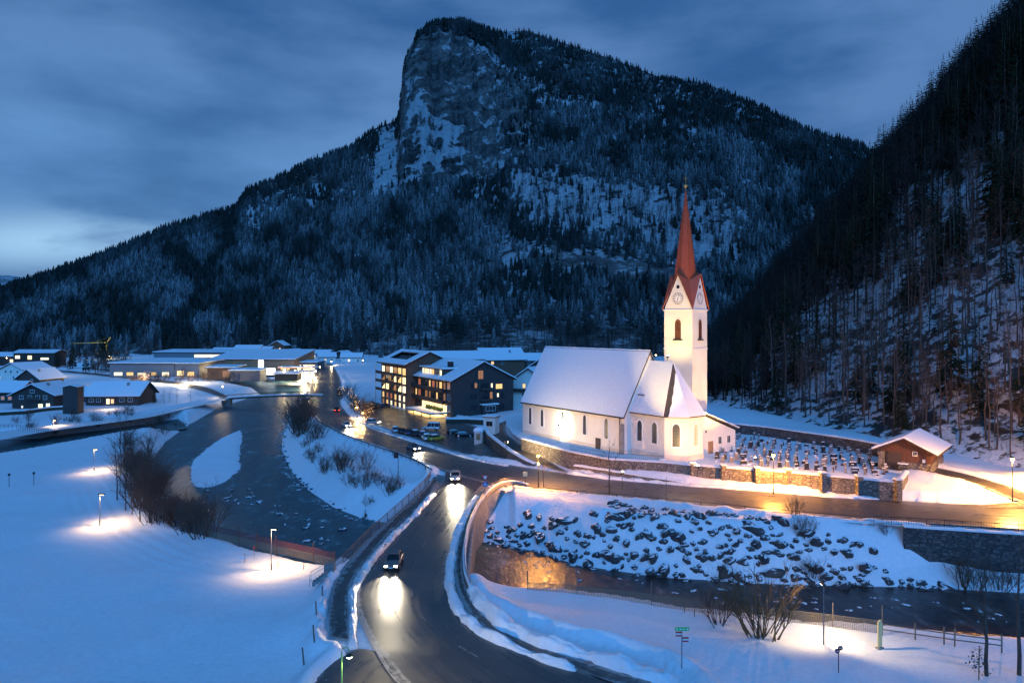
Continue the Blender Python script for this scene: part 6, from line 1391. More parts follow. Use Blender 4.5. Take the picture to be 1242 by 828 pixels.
# field steps by the bridge
st = thing('field_steps', 'small snowy steps with pipe rail leading off the bridge end', 'steps', WG(395, 706), R(10)); mb = MB()
for k in range(5): mb.box((-.3 * k, 0, .9 - .22 * k), (.35, 1.4, .25))
mb.build('treads', CONC, st); mb = MB()
for yy in (-.7, .7): mb.tube([(-1.6, yy, -.1), (-1.6, yy, 1.0), (.2, yy, 2.0), (.2, yy, .8)], .03, 4)
mb.build('pipe_rail', METAL_G, st)

# ---------------------------------------------------------------- lamps
def light(kind, parent, loc, col, e_, size=.12, ang=140, blend=.6, aim=None, name='lamp_light'):
    l = bpy.data.lights.new(name, kind); l.energy = e_; l.color = col
    if kind == 'AREA': l.size = 8
    else: l.shadow_soft_size = size
    if kind == 'SPOT': l.spot_size = R(ang); l.spot_blend = blend
    o = bpy.data.objects.new(name, l); C.objects.link(o); o.location = loc
    if parent is not None: o.parent = parent
    if aim is not None: o.rotation_euler = (Vector(aim) - Vector(loc)).to_track_quat('-Z', 'Y').to_euler()
    return o
def field_lamp(px, py, h_, label, e_, col=(1, .60, .26), lit=True, tilt=(0, 0)):
    p = WG(px, py); t = thing('path_lamp', label, 'street lamp', p, 0, 'path lamps on the meadow')
    mb = MB(); mb.lathe([(.11, -.4), (.11, .8), (.06, .85), (.05, h_)], 8); mb.build('pole', METAL_G, t)
    mb = MB(); mb.box((.25, 0, h_ + .05), (.9, .28, .14)); mb.build('lamp_head', METAL_D, t)
    mb = MB(); mb.box((.3, 0, h_ - .04), (.6, .2, .04)); mb.build('lens', BULB_W if lit else GLASSD, t)
    if lit: light('SPOT', t, (.3, 0, h_ - .1), col, e_ * 1.5, .1, 168, 1.0, (.3 + tilt[0], tilt[1], 0))
    return t
field_lamp(121, 637, 4.6, 'path lamp in the middle of the white meadow with a warm pool around it', 2000, tilt=(1.4, .6))
field_lamp(114, 571, 4.4, 'farther path lamp near the creek bend throwing a small pool', 1600, tilt=(1.2, 0))
field_lamp(329, 691, 5.0, 'path lamp at the net fence throwing a warm pool beside the bridge', 2600, tilt=(.8, .8))
field_lamp(65, 531, 4.0, 'path lamp at the little bridge over the creek', 2600, tilt=(.6, 0))
def sodium(px, py, h_, label, e_, arm=0, col=(1, .40, .07), double=None, z=None):
    p = WG(px, py) if z is None else W(px, py, z); t = thing('street_lamp', label, 'street lamp', p)
    mb = MB(); mb.lathe([(.12, -.4), (.11, .9), (.07, 1.0), (.05, h_)], 8); mb.build('pole', METAL_D, t)
    for k, (hh, s_) in enumerate([(h_, 1.0)] + ([(double, .7)] if double else [])):
        mb = MB(); mb.lathe([(.04, .3 * s_), (.3 * s_, .16 * s_), (.34 * s_, .08 * s_), (.1, .1 * s_)], 10, 0, (0, 0, hh)); hd = mb.build('lamp_head', METAL_D, t)
        mb = MB(); mb.lathe([(.08, .09 * s_), (.24 * s_, 0), (.2 * s_, -.2 * s_), (.05, -.26 * s_)], 10, 0, (0, 0, hh)); mb.build('globe', BULB_O, hd)
        light('POINT', t, (0, 0, hh - .45), col, e_ * (1 if k == 0 else .25), .16)
    return t
sodium(653, 593, 5.6, 'double headed orange street lamp at the junction beside the small tree', 13000, double=4.2)
sodium(938, 599, 6.2, 'orange street lamp standing in front of the cemetery wall', 26000, z=3.6)
sodium(1228, 609, 6.4, 'bright orange street lamp on the lit snow slope beyond the hut', 42000, col=(1, .44, .1))
sodium(433, 508, 3.6, 'warm globe lamp among the fairy light shrubs at the bend', 3500, col=(1, .6, .22))
sodium(440, 513, 3.0, 'second lower globe lamp nearer the waiting pale car', 2500, col=(1, .6, .22))
# green white lamp with a swan neck at the yard
p = (-12.5, 52.2, 1.0); t = thing('swan_neck_lamp', 'green painted swan neck lamp glowing beside the dark yard', 'street lamp', p)
H_ = 5.0; mb = MB(); mb.tube([(0, 0, -.5), (0, 0, H_)], [.08, .06], 8); mb.tube([(0, 0, H_)] + [(.28 - .28 * math.cos(a_), 0, H_ + .28 * math.sin(a_) + .15) for a_ in np.linspace(0, math.pi, 9)] + [(.56, 0, H_ - .1)], .035, 6); mb.build('pole', M('green_pole', (.25, .4, .12), .5), t)
mb = MB(); mb.lathe([(.05, .22), (.16, .15), (.26, 0), (.25, -.02)], 14, 0, (.56, 0, H_ - .2)); hd = mb.build('shade', METAL_D, t); mb = MB(); mb.lathe([(.02, -.02), (.22, -.03), (.2, -.12), (.08, -.18)], 14, 0, (.56, 0, H_ - .2)); mb.build('bulb', BULB_G, hd)
light('SPOT', t, (.56, 0, H_ - .45), (.8, 1, .5), 260, .15, 160, .5)
light('SPOT', t, (.56, 0, H_ - .42), (1, .78, .42), 5200, .1, 110, .8, (5.0, 6, -.5))
# lamp over the meadow by the willow and other posts
t = thing('meadow_lamp', 'tall thin lamp post lighting the meadow strip by the willow', 'street lamp', WG(999, 781)); hh = 5.6
mb = MB(); mb.lathe([(.09, -.4), (.08, 2.2), (.045, 2.3), (.04, hh)], 8); mb.build('pole', METAL_G, t); mb = MB(); mb.box((0, .2, hh), (.25, .8, .12)); mb.build('lamp_head', METAL_D, t); mb = MB(); mb.box((0, .3, hh - .08), (.18, .5, .04)); mb.build('lens', BULB_W, t)
light('SPOT', t, (0, .3, hh - .15), (1, .70, .36), 2300, .1, 150, .8, (-1.0, 4.0, 0)); light('SPOT', t, (.1, .35, hh - .15), (1, .70, .36), 1800, .1, 130, .6, (7, 3.0, 0))
x, y, z = WG(1067, 786); mb = MB(); pr_ = [(-.32, 0), (.32, 0), (.36, 2.2), (.1, 2.7), (-.3, 2.5)]
t = thing('info_pillar', 'slim pale yellow information pillar on the lit meadow', 'sign', (x, y, z), .4); mb.add([(q[0] * .8, s_, q[1]) for s_ in (-.06, .06) for q in pr_], [tuple(range(5)), tuple(range(5, 10))[::-1]] + [(i, i + 5, (i + 1) % 5 + 5, (i + 1) % 5) for i in range(5)]); mb.build('panel', M('pale_yellow', (.62, .52, .25), .6), t); mb = MB(); mb.box((0, 0, .0), (.7, .4, .3)); mb.build('foot', CONC, t)
# signs
x, y, z = WG(827, 808); t = thing('signpost', 'signpost with a green top arrow and two red white plates by the road', 'sign', (x, y, z))
mb = MB(); mb.tube([(0, 0, -.4), (0, 0, 3.25)], .045, 6); mb.build('post', METAL_G, t)
mb = MB(); mb.box((0, -.06, 3.2), (1.2, .05, .3), 0, 0)
for cx, w_ in ((-.45, .12), (-.12, .2), (.14, .16), (.46, .14)): mb.box((cx, -.088, 3.2), (w_, .012, .1 if abs(cx) < .4 else .14), 0, 1)
q_ = mb.build('green_plate', [M('sign_green_face', (.02, .5, .1), .4), WHITE], t)
for sx, zz in ((-.28, 2.78), (.3, 2.32)):
    mb = MB(); mb.box((sx, -.05, zz), (.52, .04, .4), 0, 0); mb.box((sx, -.075, zz), (.52, .012, .13), 0, 1); mb.build('hiking_plate', [SIGNR, WHITE], t)
x, y, z = WG(1017, 815); t = thing('warning_post', 'short post with two dark red round plates in the front meadow', 'sign', (x, y, z))
mb = MB(); mb.tube([(0, 0, -.4), (0, 0, 2.1)], .04, 6); mb.build('post', METAL_D, t)
for sx in (-.12, .14):
    mb = MB(); mb.lathe([(.01, -.02), (.2, -.02), (.2, .02), (.01, .02)], 14); o = mb.build('round_plate', M('faded_red', (.25, .04, .035), .5), t, loc=(sx, -.06, 1.95 + sx)); o.rotation_euler = (R(90), 0, 0)
    mb = MB(); mb.box((0, 0, .028), (.22, .05, .01)); mb.build('bar_mark', WHITE, o)
x, y, z = W(588.5, 604, 3.45); t = thing('give_way_sign', 'white and red give way triangle above a blue crossing plate at the bridge end', 'sign', (x, y, z))
mb = MB(); mb.tube([(0, 0, -.4), (0, 0, 3.5)], .04, 6); mb.build('post', METAL_G, t)
mb = MB(); tri = lambda s_, yy: [(-s_, yy, 3.25 + s_ * .577), (s_, yy, 3.25 + s_ * .577), (0, yy, 3.25 - s_ * 1.155)]
mb.add(tri(.55, -.06) + tri(.55, -.02), [(0, 2, 1), (3, 4, 5), (0, 1, 4, 3), (1, 2, 5, 4), (2, 0, 3, 5)], 0); mb.add(tri(.34, -.068), [(0, 2, 1)], 1); mb.build('triangle', [SIGNR, WHITE], t)
mb = MB(); mb.box((0, -.05, 2.2), (.7, .04, .7), 0, 0); mb.add([(-.26, -.078, 2.0), (.26, -.078, 2.0), (0, -.078, 2.48)], [(0, 1, 2)], 1); mb.box((0, -.084, 2.16), (.09, .006, .22), .0, 2); mb.build('crossing_plate', [SIGNB, WHITE, SIGNBK], t)
x, y, z = W(637, 592, 3.6); t = thing('name_sign', 'small blank looking pale yellow board on a post at the junction', 'sign', (x, y, z)); mb = MB(); mb.tube([(0, 0, -.4), (0, 0, 2.4)], .045, 6); mb.build('post', METAL_D, t); mb = MB(); mb.box((0, -.05, 2.35), (.75, .05, .75), .3); mb.build('board', M('board_pale', (.75, .6, .3), .6), t); t['label'] = 'small pale yellow board on a post at the junction'
x, y, z = W(483, 575, 2.6); t = thing('notice_post', 'dark notice board on a tall post beneath the guard rail', 'sign', (x, y, z - .5)); mb = MB(); mb.tube([(0, 0, -.5), (0, 0, 4.0)], .06, 6); mb.build('post', METAL_D, t); mb = MB(); mb.box((-.4, 0, 4.0), (.9, .08, 1.0)); mb.build('board', METAL_D, t)
for k, (px, py) in enumerate(((800, 606), (824, 611), (1017, 626))): pass
for k, (px, py, h_) in enumerate(((769, 602, 3.4), (808, 612, 4.2))):
    x, y, z = W(px, py, 3.5); mb = MB(); mb.tube([(0, 0, -.4), (0, 0, h_)], .035, 5); mb.build('snow_pole', METAL_D, None, loc=(x, y, z), label=('thin dark snow pole at the road edge below the choir', 'taller thin snow pole at the road edge below the apse')[k], category='pole')
for k, (px, py, h_) in enumerate(((11, 590, 2.4), (41, 588, 2.4))):
    t = thing('ski_marker', ('piste marker post farther from the path lamp', 'piste marker post nearer to the path lamp')[k], 'marker', WG(px, py)); mb = MB(); mb.tube([(0, 0, -.3), (0, 0, h_)], .05, 5); mb.build('post', METAL_D, t); mb = MB(); mb.lathe([(.01, h_ - .4), (.2, h_ - .35), (.2, h_), (.01, h_ + .1)], 8); mb.build('marker_head', METAL_D, t)
x, y, z = WG(297, 682); t = thing('piste_board', 'small blue and white board on a low post near the net fence', 'sign', (x, y, z)); mb = MB(); mb.tube([(0, 0, -.3), (0, 0, 1.2)], .04, 5); mb.build('post', WOODPOST, t); mb = MB(); mb.box((-.35, -.03, .6), (1.0, .05, .35), .1); mb.build('board', M('blue_white', (.35, .5, .65), .5), t)
x, y, z = WG(308, 678); t = thing('red_marker', 'red topped marker post in front of the net fence', 'marker', (x, y, z)); mb = MB(); mb.tube([(0, 0, -.3), (0, 0, 1.6)], .03, 5); mb.build('post', WOODPOST, t); mb = MB(); mb.lathe([(.01, 1.3), (.09, 1.33), (.09, 1.7), (.01, 1.73)], 8); mb.build('red_tip', M('faded_red_tip', (.28, .04, .03), .6), t)
for k, (px, py) in enumerate(((337, 688), (368, 690), (830, 742), (842, 747), (1187, 824))):
    p = WG(px, py); mb = MB(); mb.tube([(0, 0, -.3), (.06, 0, (.8, .8, 1.3, 1.3, 2.6)[k])], .05, 5)
    mb.build('stake', WOODPOST, None, loc=p, label=('short stake right beside the fence path lamp', 'short stake between path lamp and bridge steps', 'short dark stake beside the thin willow, farther from it', 'short dark stake beside the thin willow, nearer to it', 'leaning dark stake beside the ivy clad tree')[k], category='stake')
# floods for church and tower
def flood(x, y, z, label, aim, col, e_, ang, pole=None, soft=.15, glow=BULB_C, blend=.7):
    t = thing('floodlight', label, 'floodlight', (x, y, z)); d = (Vector(aim) - Vector((x, y, z))).normalized()
    mb = MB(); mb.box((0, 0, 0), (.5, .35, .35), math.atan2(d.y, d.x)); mb.build('housing', METAL_D, t)
    mb = MB(); mb.box(tuple(d * .3), (.05, .3, .28), math.atan2(d.y, d.x)); mb.build('lens', glow, t)
    mb = MB(); mb.tube([(0, 0, 0), (0, 0, -(pole or .6))], .05, 6); mb.build('post', METAL_D, t)
    light('SPOT', t, tuple(d * .55), col, e_, soft, ang, blend, tuple(d * 10)); return t
p = CP(15.3, -1.9); flood(p[0], p[1], 9.7, 'floodlight on a dark pole washing the nave wall', CP(15.0, .5, 9.6), (1, .84, .6), 4600, 158, pole=3.8)
p = CP(16, -15.5); flood(p[0], p[1], 7.5, 'distant ground floodlight aimed along the nave wall', CP(17, 0, 9), (1, .70, .36), 10000, 120, pole=3.0, glow=BULB_W)
p = CP(NL + 20, -3.0); flood(p[0], p[1], 7.2, 'floodlight by the churchyard wall aimed at apse and tower', (TC.x, TC.y, 19), (1, .66, .24), 7500, 75, glow=BULB_W)
p = CP(NL + 20, 12); flood(p[0], p[1], 6.9, 'floodlight among the graves aimed up the tower', (TC.x, TC.y, 26), (1, .64, .17), 17000, 62, glow=BULB_W)
p = CP(NL + 14, -14); flood(p[0], p[1], 6.5, 'floodlight at the road edge aimed up the tower shaft', (TC.x, TC.y, 38), (1, .64, .17), 52000, 44, pole=2.6, glow=BULB_W)
p = CP(NL + 6, 24); flood(p[0], p[1], 6.8, 'floodlight behind the sacristy aimed at the tower', (TC.x, TC.y, 20), (1, .68, .3), 7000, 80, glow=BULB_W)
for d_, s_ in ((4.6, NW / 2), (1.6, NW / 2 - .2)):
    p = CP(NL + d_, s_); flood(p[0], p[1], 24.2, ('small floodlight on the choir ridge nearer the apse tip', 'small floodlight on the choir ridge nearer the nave')[d_ < 2], tuple(TC + Vector((0, 0, 28.5)) - tv * 2), (1, .70, .22), 1500, 110, pole=.8, glow=BULB_W, soft=.3, blend=1)
for k, (px, py, z_, e_) in enumerate(((27, 431, 6, 0), (44, 433, 5, 0), (55, 433, 4, 4000), (62, 473, 3, 0), (120, 484, 2.5, 700), (206, 446, 5, 0), (213, 448, 4, 9000), (222, 447, 5, 0), (231, 449, 4, 0), (150, 449, 4, 5000), (262, 448, 4, 3000), (284, 428, 9, 0), (330, 426, 9, 2500), (345, 448, 5, 5000), (352, 444, 5, 0), (358, 449, 4, 0), (371, 443, 5, 6000), (378, 447, 4, 0), (383, 450, 4, 5000), (388, 445, 4, 0), (402, 438, 4, 2500), (440, 437, 4, 0), (8, 434, 5, 0), (16, 478, 2.5, 0))):
    q_ = W(px, py, z_); t = thing('village_lamp', 'small warm lamp glowing on a post in the far village', 'lamp', q_, 0, 'lamps of the far village'); mb = MB(); mb.lathe([(.02, -.35), (.32, -.1), (.32, .15), (.02, .35)], 8); mb.build('globe', BULB_W, t)
    mb = MB(); mb.tube([(0, 0, -z_ - .5), (0, 0, -.3)], .07, 5); mb.build('post', METAL_D, t)
    if e_: light('POINT', t, (0, -.6, 0), (1, .72, .36), e_, .3, name='village_lamp_light')
# faint worn centre dashes
def dashes(ab, i0, i1, f, ln, gap, name='road_marking'):
    m = ab[0] * (1 - f) + ab[1] * f; m = resample([tuple(q) for q in m[i0:i1]], 400); s_ = np.r_[0, np.cumsum(np.linalg.norm(np.diff(m, axis=0), axis=1))]; mb = MB(); p = 0
    while p + ln < s_[-1]:
        pts = [Vector([np.interp(p + ln * k / 4, s_, m[:, c]) for c in range(3)]) for k in range(5)]
        for u_, v_ in zip(pts[:-1], pts[1:]):
            n_ = Vector((-(v_ - u_).y, (v_ - u_).x, 0)).normalized() * .07
            mb.add([u_ - n_ + Vector((0, 0, .03)), u_ + n_ + Vector((0, 0, .03)), v_ + n_ + Vector((0, 0, .03)), v_ - n_ + Vector((0, 0, .03))], [(0, 1, 2, 3)])
        p += ln + gap
    mb.build(name, M('worn_paint', (.32, .31, .29), .6, (.09, .088, .085), 3, lo=.4, hi=.55), kind='structure')
dashes(RB_BRIDGE, 12, 80, .55, 3.0, 4.5); dashes(RB_MAIN, 6, 150, .5, 3.0, 5.0)
# lights of works and station
light('POINT', None, W(222, 455, 4.5), (1, .8, .5), 30000, .5, name='works_light'); light('POINT', None, W(175, 457, 3.5), (1, .85, .6), 9000, .5, name='works_light')
light('AREA', None, tuple(Vector(W(362, 456, .3)) + Vector((0, 0, 4.8))), (1, .82, .5), 14000, name='canopy_lamp'); light('POINT', None, W(372, 456, 4), (1, .8, .5), 22000, .4, name='station_light'); light('POINT', None, W(64, 474, 3.0), (1, .6, .25), 2500, .3, name='village_light')
light('POINT', None, W(70, 478, 2.5), (1, .6, .25), 1800, .3, name='village_light'); light('POINT', None, W(131, 489, 2.6), (1, .6, .25), 900, .2, name='village_light'); light('POINT', None, W(125, 461, 4), (1, .7, .35), 6000, .3, name='village_light'); light('POINT', None, W(38, 445, 6), (1, .8, .5), 12000, .4, name='village_light')
# footbridge and creek bridge
fb = thing('footbridge', 'slim snowy footbridge crossing the river below the works', 'footbridge'); A_, B2 = Vector(W(274, 482.5, .7)), Vector(W(392, 478.5, 1.6)); mb = MB()
d_ = (B2 - A_).normalized(); n_ = Vector((-d_.y, d_.x, 0)).normalized() * 1.3
rings = []
for k in range(13): p = A_.lerp(B2, k / 12) + Vector((0, 0, .5 * math.sin(math.pi * k / 12))); rings.append([tuple(p - n_ - Vector((0, 0, .7))), tuple(p + n_ - Vector((0, 0, .7))), tuple(p + n_), tuple(p - n_)])
mb.loft(rings); mb.build('deck', WOOD_D, fb); mb = MB(); mb.loft([[tuple(Vector(q[3]) + Vector((0, 0, .01))), tuple(Vector(q[2]) + Vector((0, 0, .01))), tuple(Vector(q[2]) + Vector((0, 0, .2))), tuple(Vector(q[3]) + Vector((0, 0, .2)))] for q in rings]); mb.build('snow_cover', SNOWR, fb)
mb = MB()
for side in (2, 3):
    mb.tube([Vector(q[side]) + Vector((0, 0, 1.1)) for q in rings], .06, 4)
    for q in rings: mb.tube([q[side], Vector(q[side]) + Vector((0, 0, 1.1))], .05, 4)
mb.build('railing', METAL_D, fb); mb = MB(); mb.box(tuple(A_ + Vector((.5, 0, -1.5))), (3, 3.4, 3.2)); mb.build('abutment', CONC, fb)
t = thing('footbridge_lamp', 'tiny warm lamp on a post at the footbridge', 'street lamp', W(270, 481, .5)); mb = MB(); mb.tube([(0, 0, 0), (0, 0, 4)], .06, 5); mb.build('pole', METAL_D, t); mb = MB(); mb.lathe([(.02, 4), (.22, 4.2), (.02, 4.45)], 8); mb.build('lamp_head', BULB_W, t); light('POINT', t, (0, -.3, 3.8), (1, .7, .35), 900, .15)
cb = thing('creek_bridge', 'small railed bridge carrying the lit path over the creek', 'footbridge'); pts = fine([W(-30, 519, .4), W(20, 519, .5), W(64, 526, .4)], 1.2); mb = MB()
for off_ in (0,):
    for h_ in (1.0, .5): mb.tube([(p[0], p[1], p[2] + h_) for p in pts], .04, 4)
    for p in pts: mb.tube([(p[0], p[1], p[2] - .3), (p[0], p[1], p[2] + 1.05)], .04, 4)
mb.build('railing', METAL_D, cb)
# low hedge and board fence in front of village
hd = thing('garden_hedge', 'long dark clipped hedge with snow on top before the timber chalet', 'hedge'); wall_run(hd, 'hedge_body', fine([W(-5, 500, 1.6), W(30, 498, 1.6), W(62, 494, 1.6), W(80, 493, 1.6)], 1), 1.0, lambda p: -.5, M('hedge_dark', (.03, .032, .02), .9, (.05, .05, .03), 6, bmp=.8), caph=.3, over=-.05)
hd = thing('hotel_hedge', 'snow topped hedge along the foot of the big hotel gable', 'hedge'); wall_run(hd, 'hedge_body', fine([W(541, 508, 3.6), W(565, 508, 3.6), W(588, 509, 3.8)], 1), 1.2, lambda p: 1.0, M('hedge_brown', (.04, .032, .022), .9, (.06, .05, .03), 6, bmp=.8), caph=.35, over=.0)
print('boulders', len(placed))
# ---------------------------------------------------------------- cars
def car_meshes(L_=4.3, Wd=1.78, Ht=1.46, van=False):
    hw = Wd / 2; secs = [(-L_ / 2, .38, .62, .80), (-L_ / 2 + .08, .30, .86, .93), (-L_ * .28, .24, .92, 1.0), (0, .22, .93, 1.0), (L_ * .22, .22, .92, 1.0), (L_ * .40, .26, .78, .96), (L_ / 2 - .06, .32, .68, .86), (L_ / 2, .38, .58, .74)]
    mb = MB(); mb.loft([[(x, -hw * k * .92, z0), (x, -hw * k, z0 + .16), (x, -hw * k, z1 - .14), (x, -hw * k * .86, z1), (x, hw * k * .86, z1), (x, hw * k, z1 - .14), (x, hw * k, z0 + .16), (x, hw * k * .92, z0)] for x, z0, z1, k in secs])
    body = mb
    xb, xf = (-L_ * .47, L_ * .24) if van else (-L_ * .42, L_ * .20)
    gl = MB(); t0, t1 = (-L_ * .45, L_ * .12) if van else (-L_ * .30, L_ * .03)
    low = [(xb, -hw * .86), (xf, -hw * .86), (xf, hw * .86), (xb, hw * .86)]; hi = [(t0, -hw * .68), (t1, -hw * .68), (t1, hw * .68), (t0, hw * .68)]; zr = Ht + (.45 if van else 0)
    gl.loft([[(x, y, .88) for x, y in low], [(x, y, zr - .06) for x, y in hi]])
    rf = MB(); rf.loft([[(x * (1.02), y * 1.03, zr - .065) for x, y in hi], [(x * .98, y * .97, zr) for x, y in hi]])
    for i in range(4): # pillars
        a_, b_ = low[i], hi[i]; rf.tube([(a_[0], a_[1] * 1.01, .9), (b_[0], b_[1] * 1.01, zr - .05)], .045, 4)
    if van:
        for x in (-.2, -1.1): rf.tube([(x, -hw * .85, .9), (x, -hw * .68, zr)], .07, 4); rf.tube([(x, hw * .85, .9), (x, hw * .68, zr)], .07, 4)
    sn = MB(); sn.loft([[(x * .97, y * .96, zr + .005) for x, y in hi], [(x * .9, y * .88, zr + .13) for x, y in hi]])
    return body, gl, rf, sn, secs, hw
_cm = {}
def car(name, label, p, rz, paint, snow=False, lights=False, van=False, L_=4.3, group=None, power=900):
    key = (van, L_)
    if key not in _cm: _cm[key] = car_meshes(L_, van=van)
    body, gl, rf, sn, secs, hw = _cm[key]; t = thing(name, label, 'car', p, rz, group)
    body.build('body', paint, t, True); gl.build('windows', GLASSD, t); rf.build('roof', paint, t)
    if snow: sn.build('snow_cover', SNOWR, t)
    for sx in (-L_ * .31, L_ * .30):
        for sy in (-1, 1):
            mb = MB(); mb.lathe([(.12, -.1), (.33, -.1), (.34, 0), (.33, .1), (.12, .1)], 14); w_ = mb.build('wheel', RUBBER, t, loc=(sx, sy * (hw - .07), .33)); w_.rotation_euler = (R(90), 0, 0)
            mb = MB(); mb.lathe([(.01, -.105), (.2, -.105), (.2, .105), (.01, .105)], 10); mb.build('rim', CHROME, w_)
    for sy in (-.56, .56):
        mb = MB(); mb.box((L_ / 2 - .03, sy, .62), (.12, .34, .15)); mb.build('headlight', HEADL if lights else HEAD_OFF, t)
        mb = MB(); mb.box((-L_ / 2 + .02, sy * 1.08, .74), (.1, .26, .16)); mb.build('taillight', TAILL if lights else TAIL_OFF, t)
        if lights:
            l = bpy.data.lights.new('headlight_beam', 'SPOT'); l.energy = power; l.color = (1, .86, .62); l.spot_size = R(60); l.spot_blend = 1; l.shadow_soft_size = .08
            o = bpy.data.objects.new('headlight_beam', l); C.objects.link(o); o.parent = t; o.location = (L_ / 2 + .15, sy, .66); o.rotation_euler = Vector((1, sy * .04, -.05)).to_track_quat('-Z', 'Y').to_euler()
    mb = MB(); mb.box((L_ / 2 + .005, 0, .44), (.03, .5, .11)); mb.build('number_plate', WHITE, t)
    return t
PNT = {k: M('paint_' + k, c, .25, metal=.3) for k, c in dict(white=(.7, .7, .7), silver=(.4, .41, .42), black=(.012, .012, .014), blue=(.02, .04, .09), yellow=(.35, .36, .06), grey=(.12, .125, .13)).items()}
def lot(px, py): 
    x, y, z = W(px, py, 2.8)
    for _ in range(6): rn, rd, dm = ribbon_info(np.array([x]), np.array([y])); z = float(rn[0] / max(rd[0], 1e-6)) if rd[0] > .01 else gz(x, y); x, y, z = W(px, py, z)
    return (x, y, z)
ra = R(105)
row = [(479, 523.5, 'silver', 'white silver car at the left end of the parked row', True), (487, 525, 'black', 'black parked car second from the left end of the row', False), (495, 526.5, 'blue', 'dark blue parked car between black cars in the row', False), (503, 528, 'black', 'black parked car in the middle of the row before the snowy one', True), (512, 529.5, 'grey', 'grey parked car with thick snow on its roof in the row', True)]
for px, py, c, lb, s in row: car('parked_car', lb, lot(px, py), ra, PNT[c], s, group='parked cars at the hotel')
car('parked_car', 'yellow green car parked at the right end of the row by the road', lot(529, 534), R(38), PNT['yellow'], True, group='parked cars at the hotel')
car('parked_car', 'white van parked apart near the hotel canopy', lot(523, 521), R(170), PNT['white'], True, van=True, L_=4.8, group='parked cars at the hotel')
car('parked_car', 'black car parked on snow farther from the shrine', lot(552, 526), R(15), PNT['black'], False, group='parked cars at the hotel')
car('parked_car', 'long black car parked nearest to the shrine', lot(563, 529), R(8), PNT['black'], False, L_=4.7, group='parked cars at the hotel')
car('parked_car', 'snowy parked car between black car and yellow green car', lot(517, 533), ra, PNT['white'], True, group='parked cars at the hotel')
for k, (px, py) in enumerate(((444, 500), (455, 496), (468, 494))): car('parked_car', ('snow covered car half hidden behind fairy light shrubs', 'dark car parked beside the left hotel block corner', 'dark car parked right under the lit hotel balconies')[k], lot(px, py), R(60), PNT[('silver', 'black', 'blue')[k]], k == 0, group='parked cars at the hotel')
car('parked_car', 'pale car with lit lamps waiting by the fairy light shrubs', lot(452, 514), R(-20), PNT['silver'], True, lights=True, power=500)
def on_road(ab, i, f, rev=False, dz=0.0):
    m = ab[0][i] * (1 - f) + ab[1][i] * f; n = ab[0][i + 1] * (1 - f) + ab[1][i + 1] * f; d = n - m
    if rev: d = -d
    return (m[0], m[1], m[2] + dz), math.atan2(d[1], d[0])
j = idx(RB_BRIDGE, 690); p, a = on_road(RB_BRIDGE, j, .30, True); car('moving_car', 'silver car with blazing headlights leaving the bridge on the wet bend', p, a, PNT['grey'], False, True, power=6500)
j = idx(RB_MAIN, 518); p, a = on_road(RB_MAIN, j, .38); car('moving_car', 'white car with headlights on coming down the through road bend', p, a, PNT['white'], False, True, power=8000)
j = idx(RB_MAIN, 545); p, a = on_road(RB_MAIN, j, .42); car('moving_car', 'dark car with headlights on nearing the junction', p, a, PNT['grey'], False, True, power=8000)
j = idx(RB_BRIDGE, 584); p, a = on_road(RB_BRIDGE, j, .3, True); car('moving_car', 'silver car turning from the junction onto the bridge', p, a + .1, PNT['silver'], False, True, power=9000)
j = idx(RB_MAIN, 500); p, a = on_road(RB_MAIN, j, .72, True); car('moving_car', 'black car driving away with red tail lamps past the fairy light shrubs', p, a, PNT['black'], False, True, power=5000)
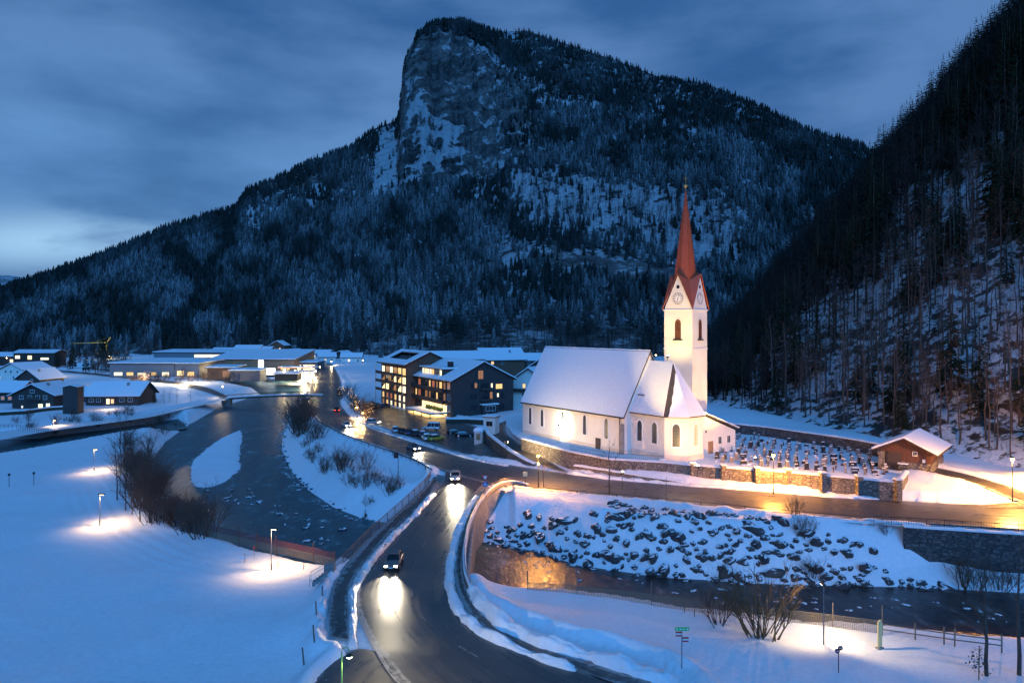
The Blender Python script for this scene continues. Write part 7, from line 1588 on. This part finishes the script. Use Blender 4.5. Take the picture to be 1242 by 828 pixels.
# ---------------------------------------------------------------- dusk sky, soft sun, camera
def build_world():
    w = bpy.data.worlds.new('World'); bpy.context.scene.world = w; w.use_nodes = True
    nt = w.node_tree; N, L = nt.nodes, nt.links; bg = N['Background']; bg.inputs['Strength'].default_value = .1
    tc = N.new('ShaderNodeTexCoord'); sep = N.new('ShaderNodeSeparateXYZ'); L.new(tc.outputs['Generated'], sep.inputs[0])
    mp = N.new('ShaderNodeMapping'); mp.inputs['Scale'].default_value = (1.6, 1.6, 4.0); mp.inputs['Rotation'].default_value = (0, R(-9), 0); L.new(tc.outputs['Generated'], mp.inputs['Vector'])
    n = noise(N, L, 1, 5, .5, mp.outputs['Vector'])
    mp2 = N.new('ShaderNodeMapping'); mp2.inputs['Scale'].default_value = (3.6, 3.6, 11); mp2.inputs['Rotation'].default_value = (0, R(-6), 0); L.new(tc.outputs['Generated'], mp2.inputs['Vector'])
    n2 = noise(N, L, 1, 5, .55, mp2.outputs['Vector'])
    f = math_(N, L, 'ADD', math_(N, L, 'MULTIPLY', n, .65), math_(N, L, 'MULTIPLY', n2, .35))
    col = ramp(N, L, f, [(.36, (.13, .72, 2.1)), (.48, (.33, 1.2, 3.2)), (.60, (.95, 2.2, 4.8))])
    # the clearer, brighter gap low on the left
    dx = math_(N, L, 'DIVIDE', math_(N, L, 'ADD', math_(N, L, 'DIVIDE', sep.outputs['X'], math_(N, L, 'MAXIMUM', sep.outputs['Y'], .05)), .66), .2)
    dy = math_(N, L, 'DIVIDE', math_(N, L, 'SUBTRACT', math_(N, L, 'DIVIDE', sep.outputs['Z'], math_(N, L, 'MAXIMUM', sep.outputs['Y'], .05)), .118), .04)
    rr = math_(N, L, 'ADD', math_(N, L, 'MULTIPLY', dx, dx), math_(N, L, 'MULTIPLY', dy, dy))
    gap = math_(N, L, 'MULTIPLY', math_(N, L, 'EXPONENT', math_(N, L, 'MULTIPLY', rr, -1.0)), ramp(N, L, n2, [(.34, .15), (.5, 1.0)]))
    d2x = math_(N, L, 'DIVIDE', math_(N, L, 'ADD', sep.outputs['X'], .5), .42); d2z = math_(N, L, 'DIVIDE', math_(N, L, 'SUBTRACT', sep.outputs['Z'], .15), .15)
    wide = math_(N, L, 'EXPONENT', math_(N, L, 'MULTIPLY', math_(N, L, 'ADD', math_(N, L, 'MULTIPLY', d2x, d2x), math_(N, L, 'MULTIPLY', d2z, d2z)), -1.0))
    col = mixc(N, L, math_(N, L, 'MULTIPLY', math_(N, L, 'MULTIPLY', wide, .62), ramp(N, L, f, [(.36, .25), (.6, 1.0)])), col, (1.35, 3.4, 6.8))
    col = mixc(N, L, gap, col, (3.4, 5.9, 8.7))
    # overcast skies are brightest overhead
    zen = N.new('ShaderNodeMapRange'); zen.inputs[1].default_value = .36; zen.inputs[2].default_value = .95; zen.inputs[3].default_value = 1; zen.inputs[4].default_value = 1.15; zen.interpolation_type = 'SMOOTHSTEP'
    L.new(sep.outputs['Z'], zen.inputs[0])
    vm = N.new('ShaderNodeVectorMath'); vm.operation = 'SCALE'; L.new(col, vm.inputs[0]); L.new(zen.outputs[0], vm.inputs['Scale'])
    sky = N.new('ShaderNodeTexSky'); sky.sky_type = 'NISHITA'; sky.sun_disc = False; sky.sun_elevation = R(2); sky.sun_rotation = R(-70); sky.air_density = 1.5
    vs = N.new('ShaderNodeVectorMath'); vs.operation = 'SCALE'; L.new(sky.outputs[0], vs.inputs[0]); vs.inputs['Scale'].default_value = .02
    ad = N.new('ShaderNodeVectorMath'); L.new(vm.outputs[0], ad.inputs[0]); L.new(vs.outputs[0], ad.inputs[1])
    L.new(ad.outputs[0], bg.inputs['Color'])
build_world()
sl = bpy.data.lights.new('sun', 'SUN'); sl.energy = 1.9; sl.angle = R(35); sl.color = (.06, .36, 1.0)
so = bpy.data.objects.new('sun', sl); C.objects.link(so); so.rotation_euler = Vector((.12, -.85, .42)).to_track_quat('Z', 'Y').to_euler()
cam = bpy.data.cameras.new('camera'); cam.sensor_width = 36; cam.lens = 25.0; cam.shift_y = -(414 - HZ) / 1242; cam.clip_end = 20000; cam.clip_start = .5
co = bpy.data.objects.new('camera', cam); C.objects.link(co); co.location = (0, 0, CH); co.rotation_euler = (R(90), 0, 0)
sc = bpy.context.scene; sc.camera = co
sc.render.engine = 'CYCLES'; sc.cycles.use_denoising = True; sc.cycles.denoiser = 'OPENIMAGEDENOISE'
sc.cycles.max_bounces = 6; sc.cycles.diffuse_bounces = 3; sc.cycles.glossy_bounces = 3; sc.cycles.transmission_bounces = 2; sc.cycles.sample_clamp_indirect = 4; sc.cycles.caustics_reflective = False; sc.cycles.caustics_refractive = False
sc.view_settings.view_transform = 'Standard'; sc.view_settings.look = 'None'; sc.view_settings.exposure = 0; sc.view_settings.gamma = 1
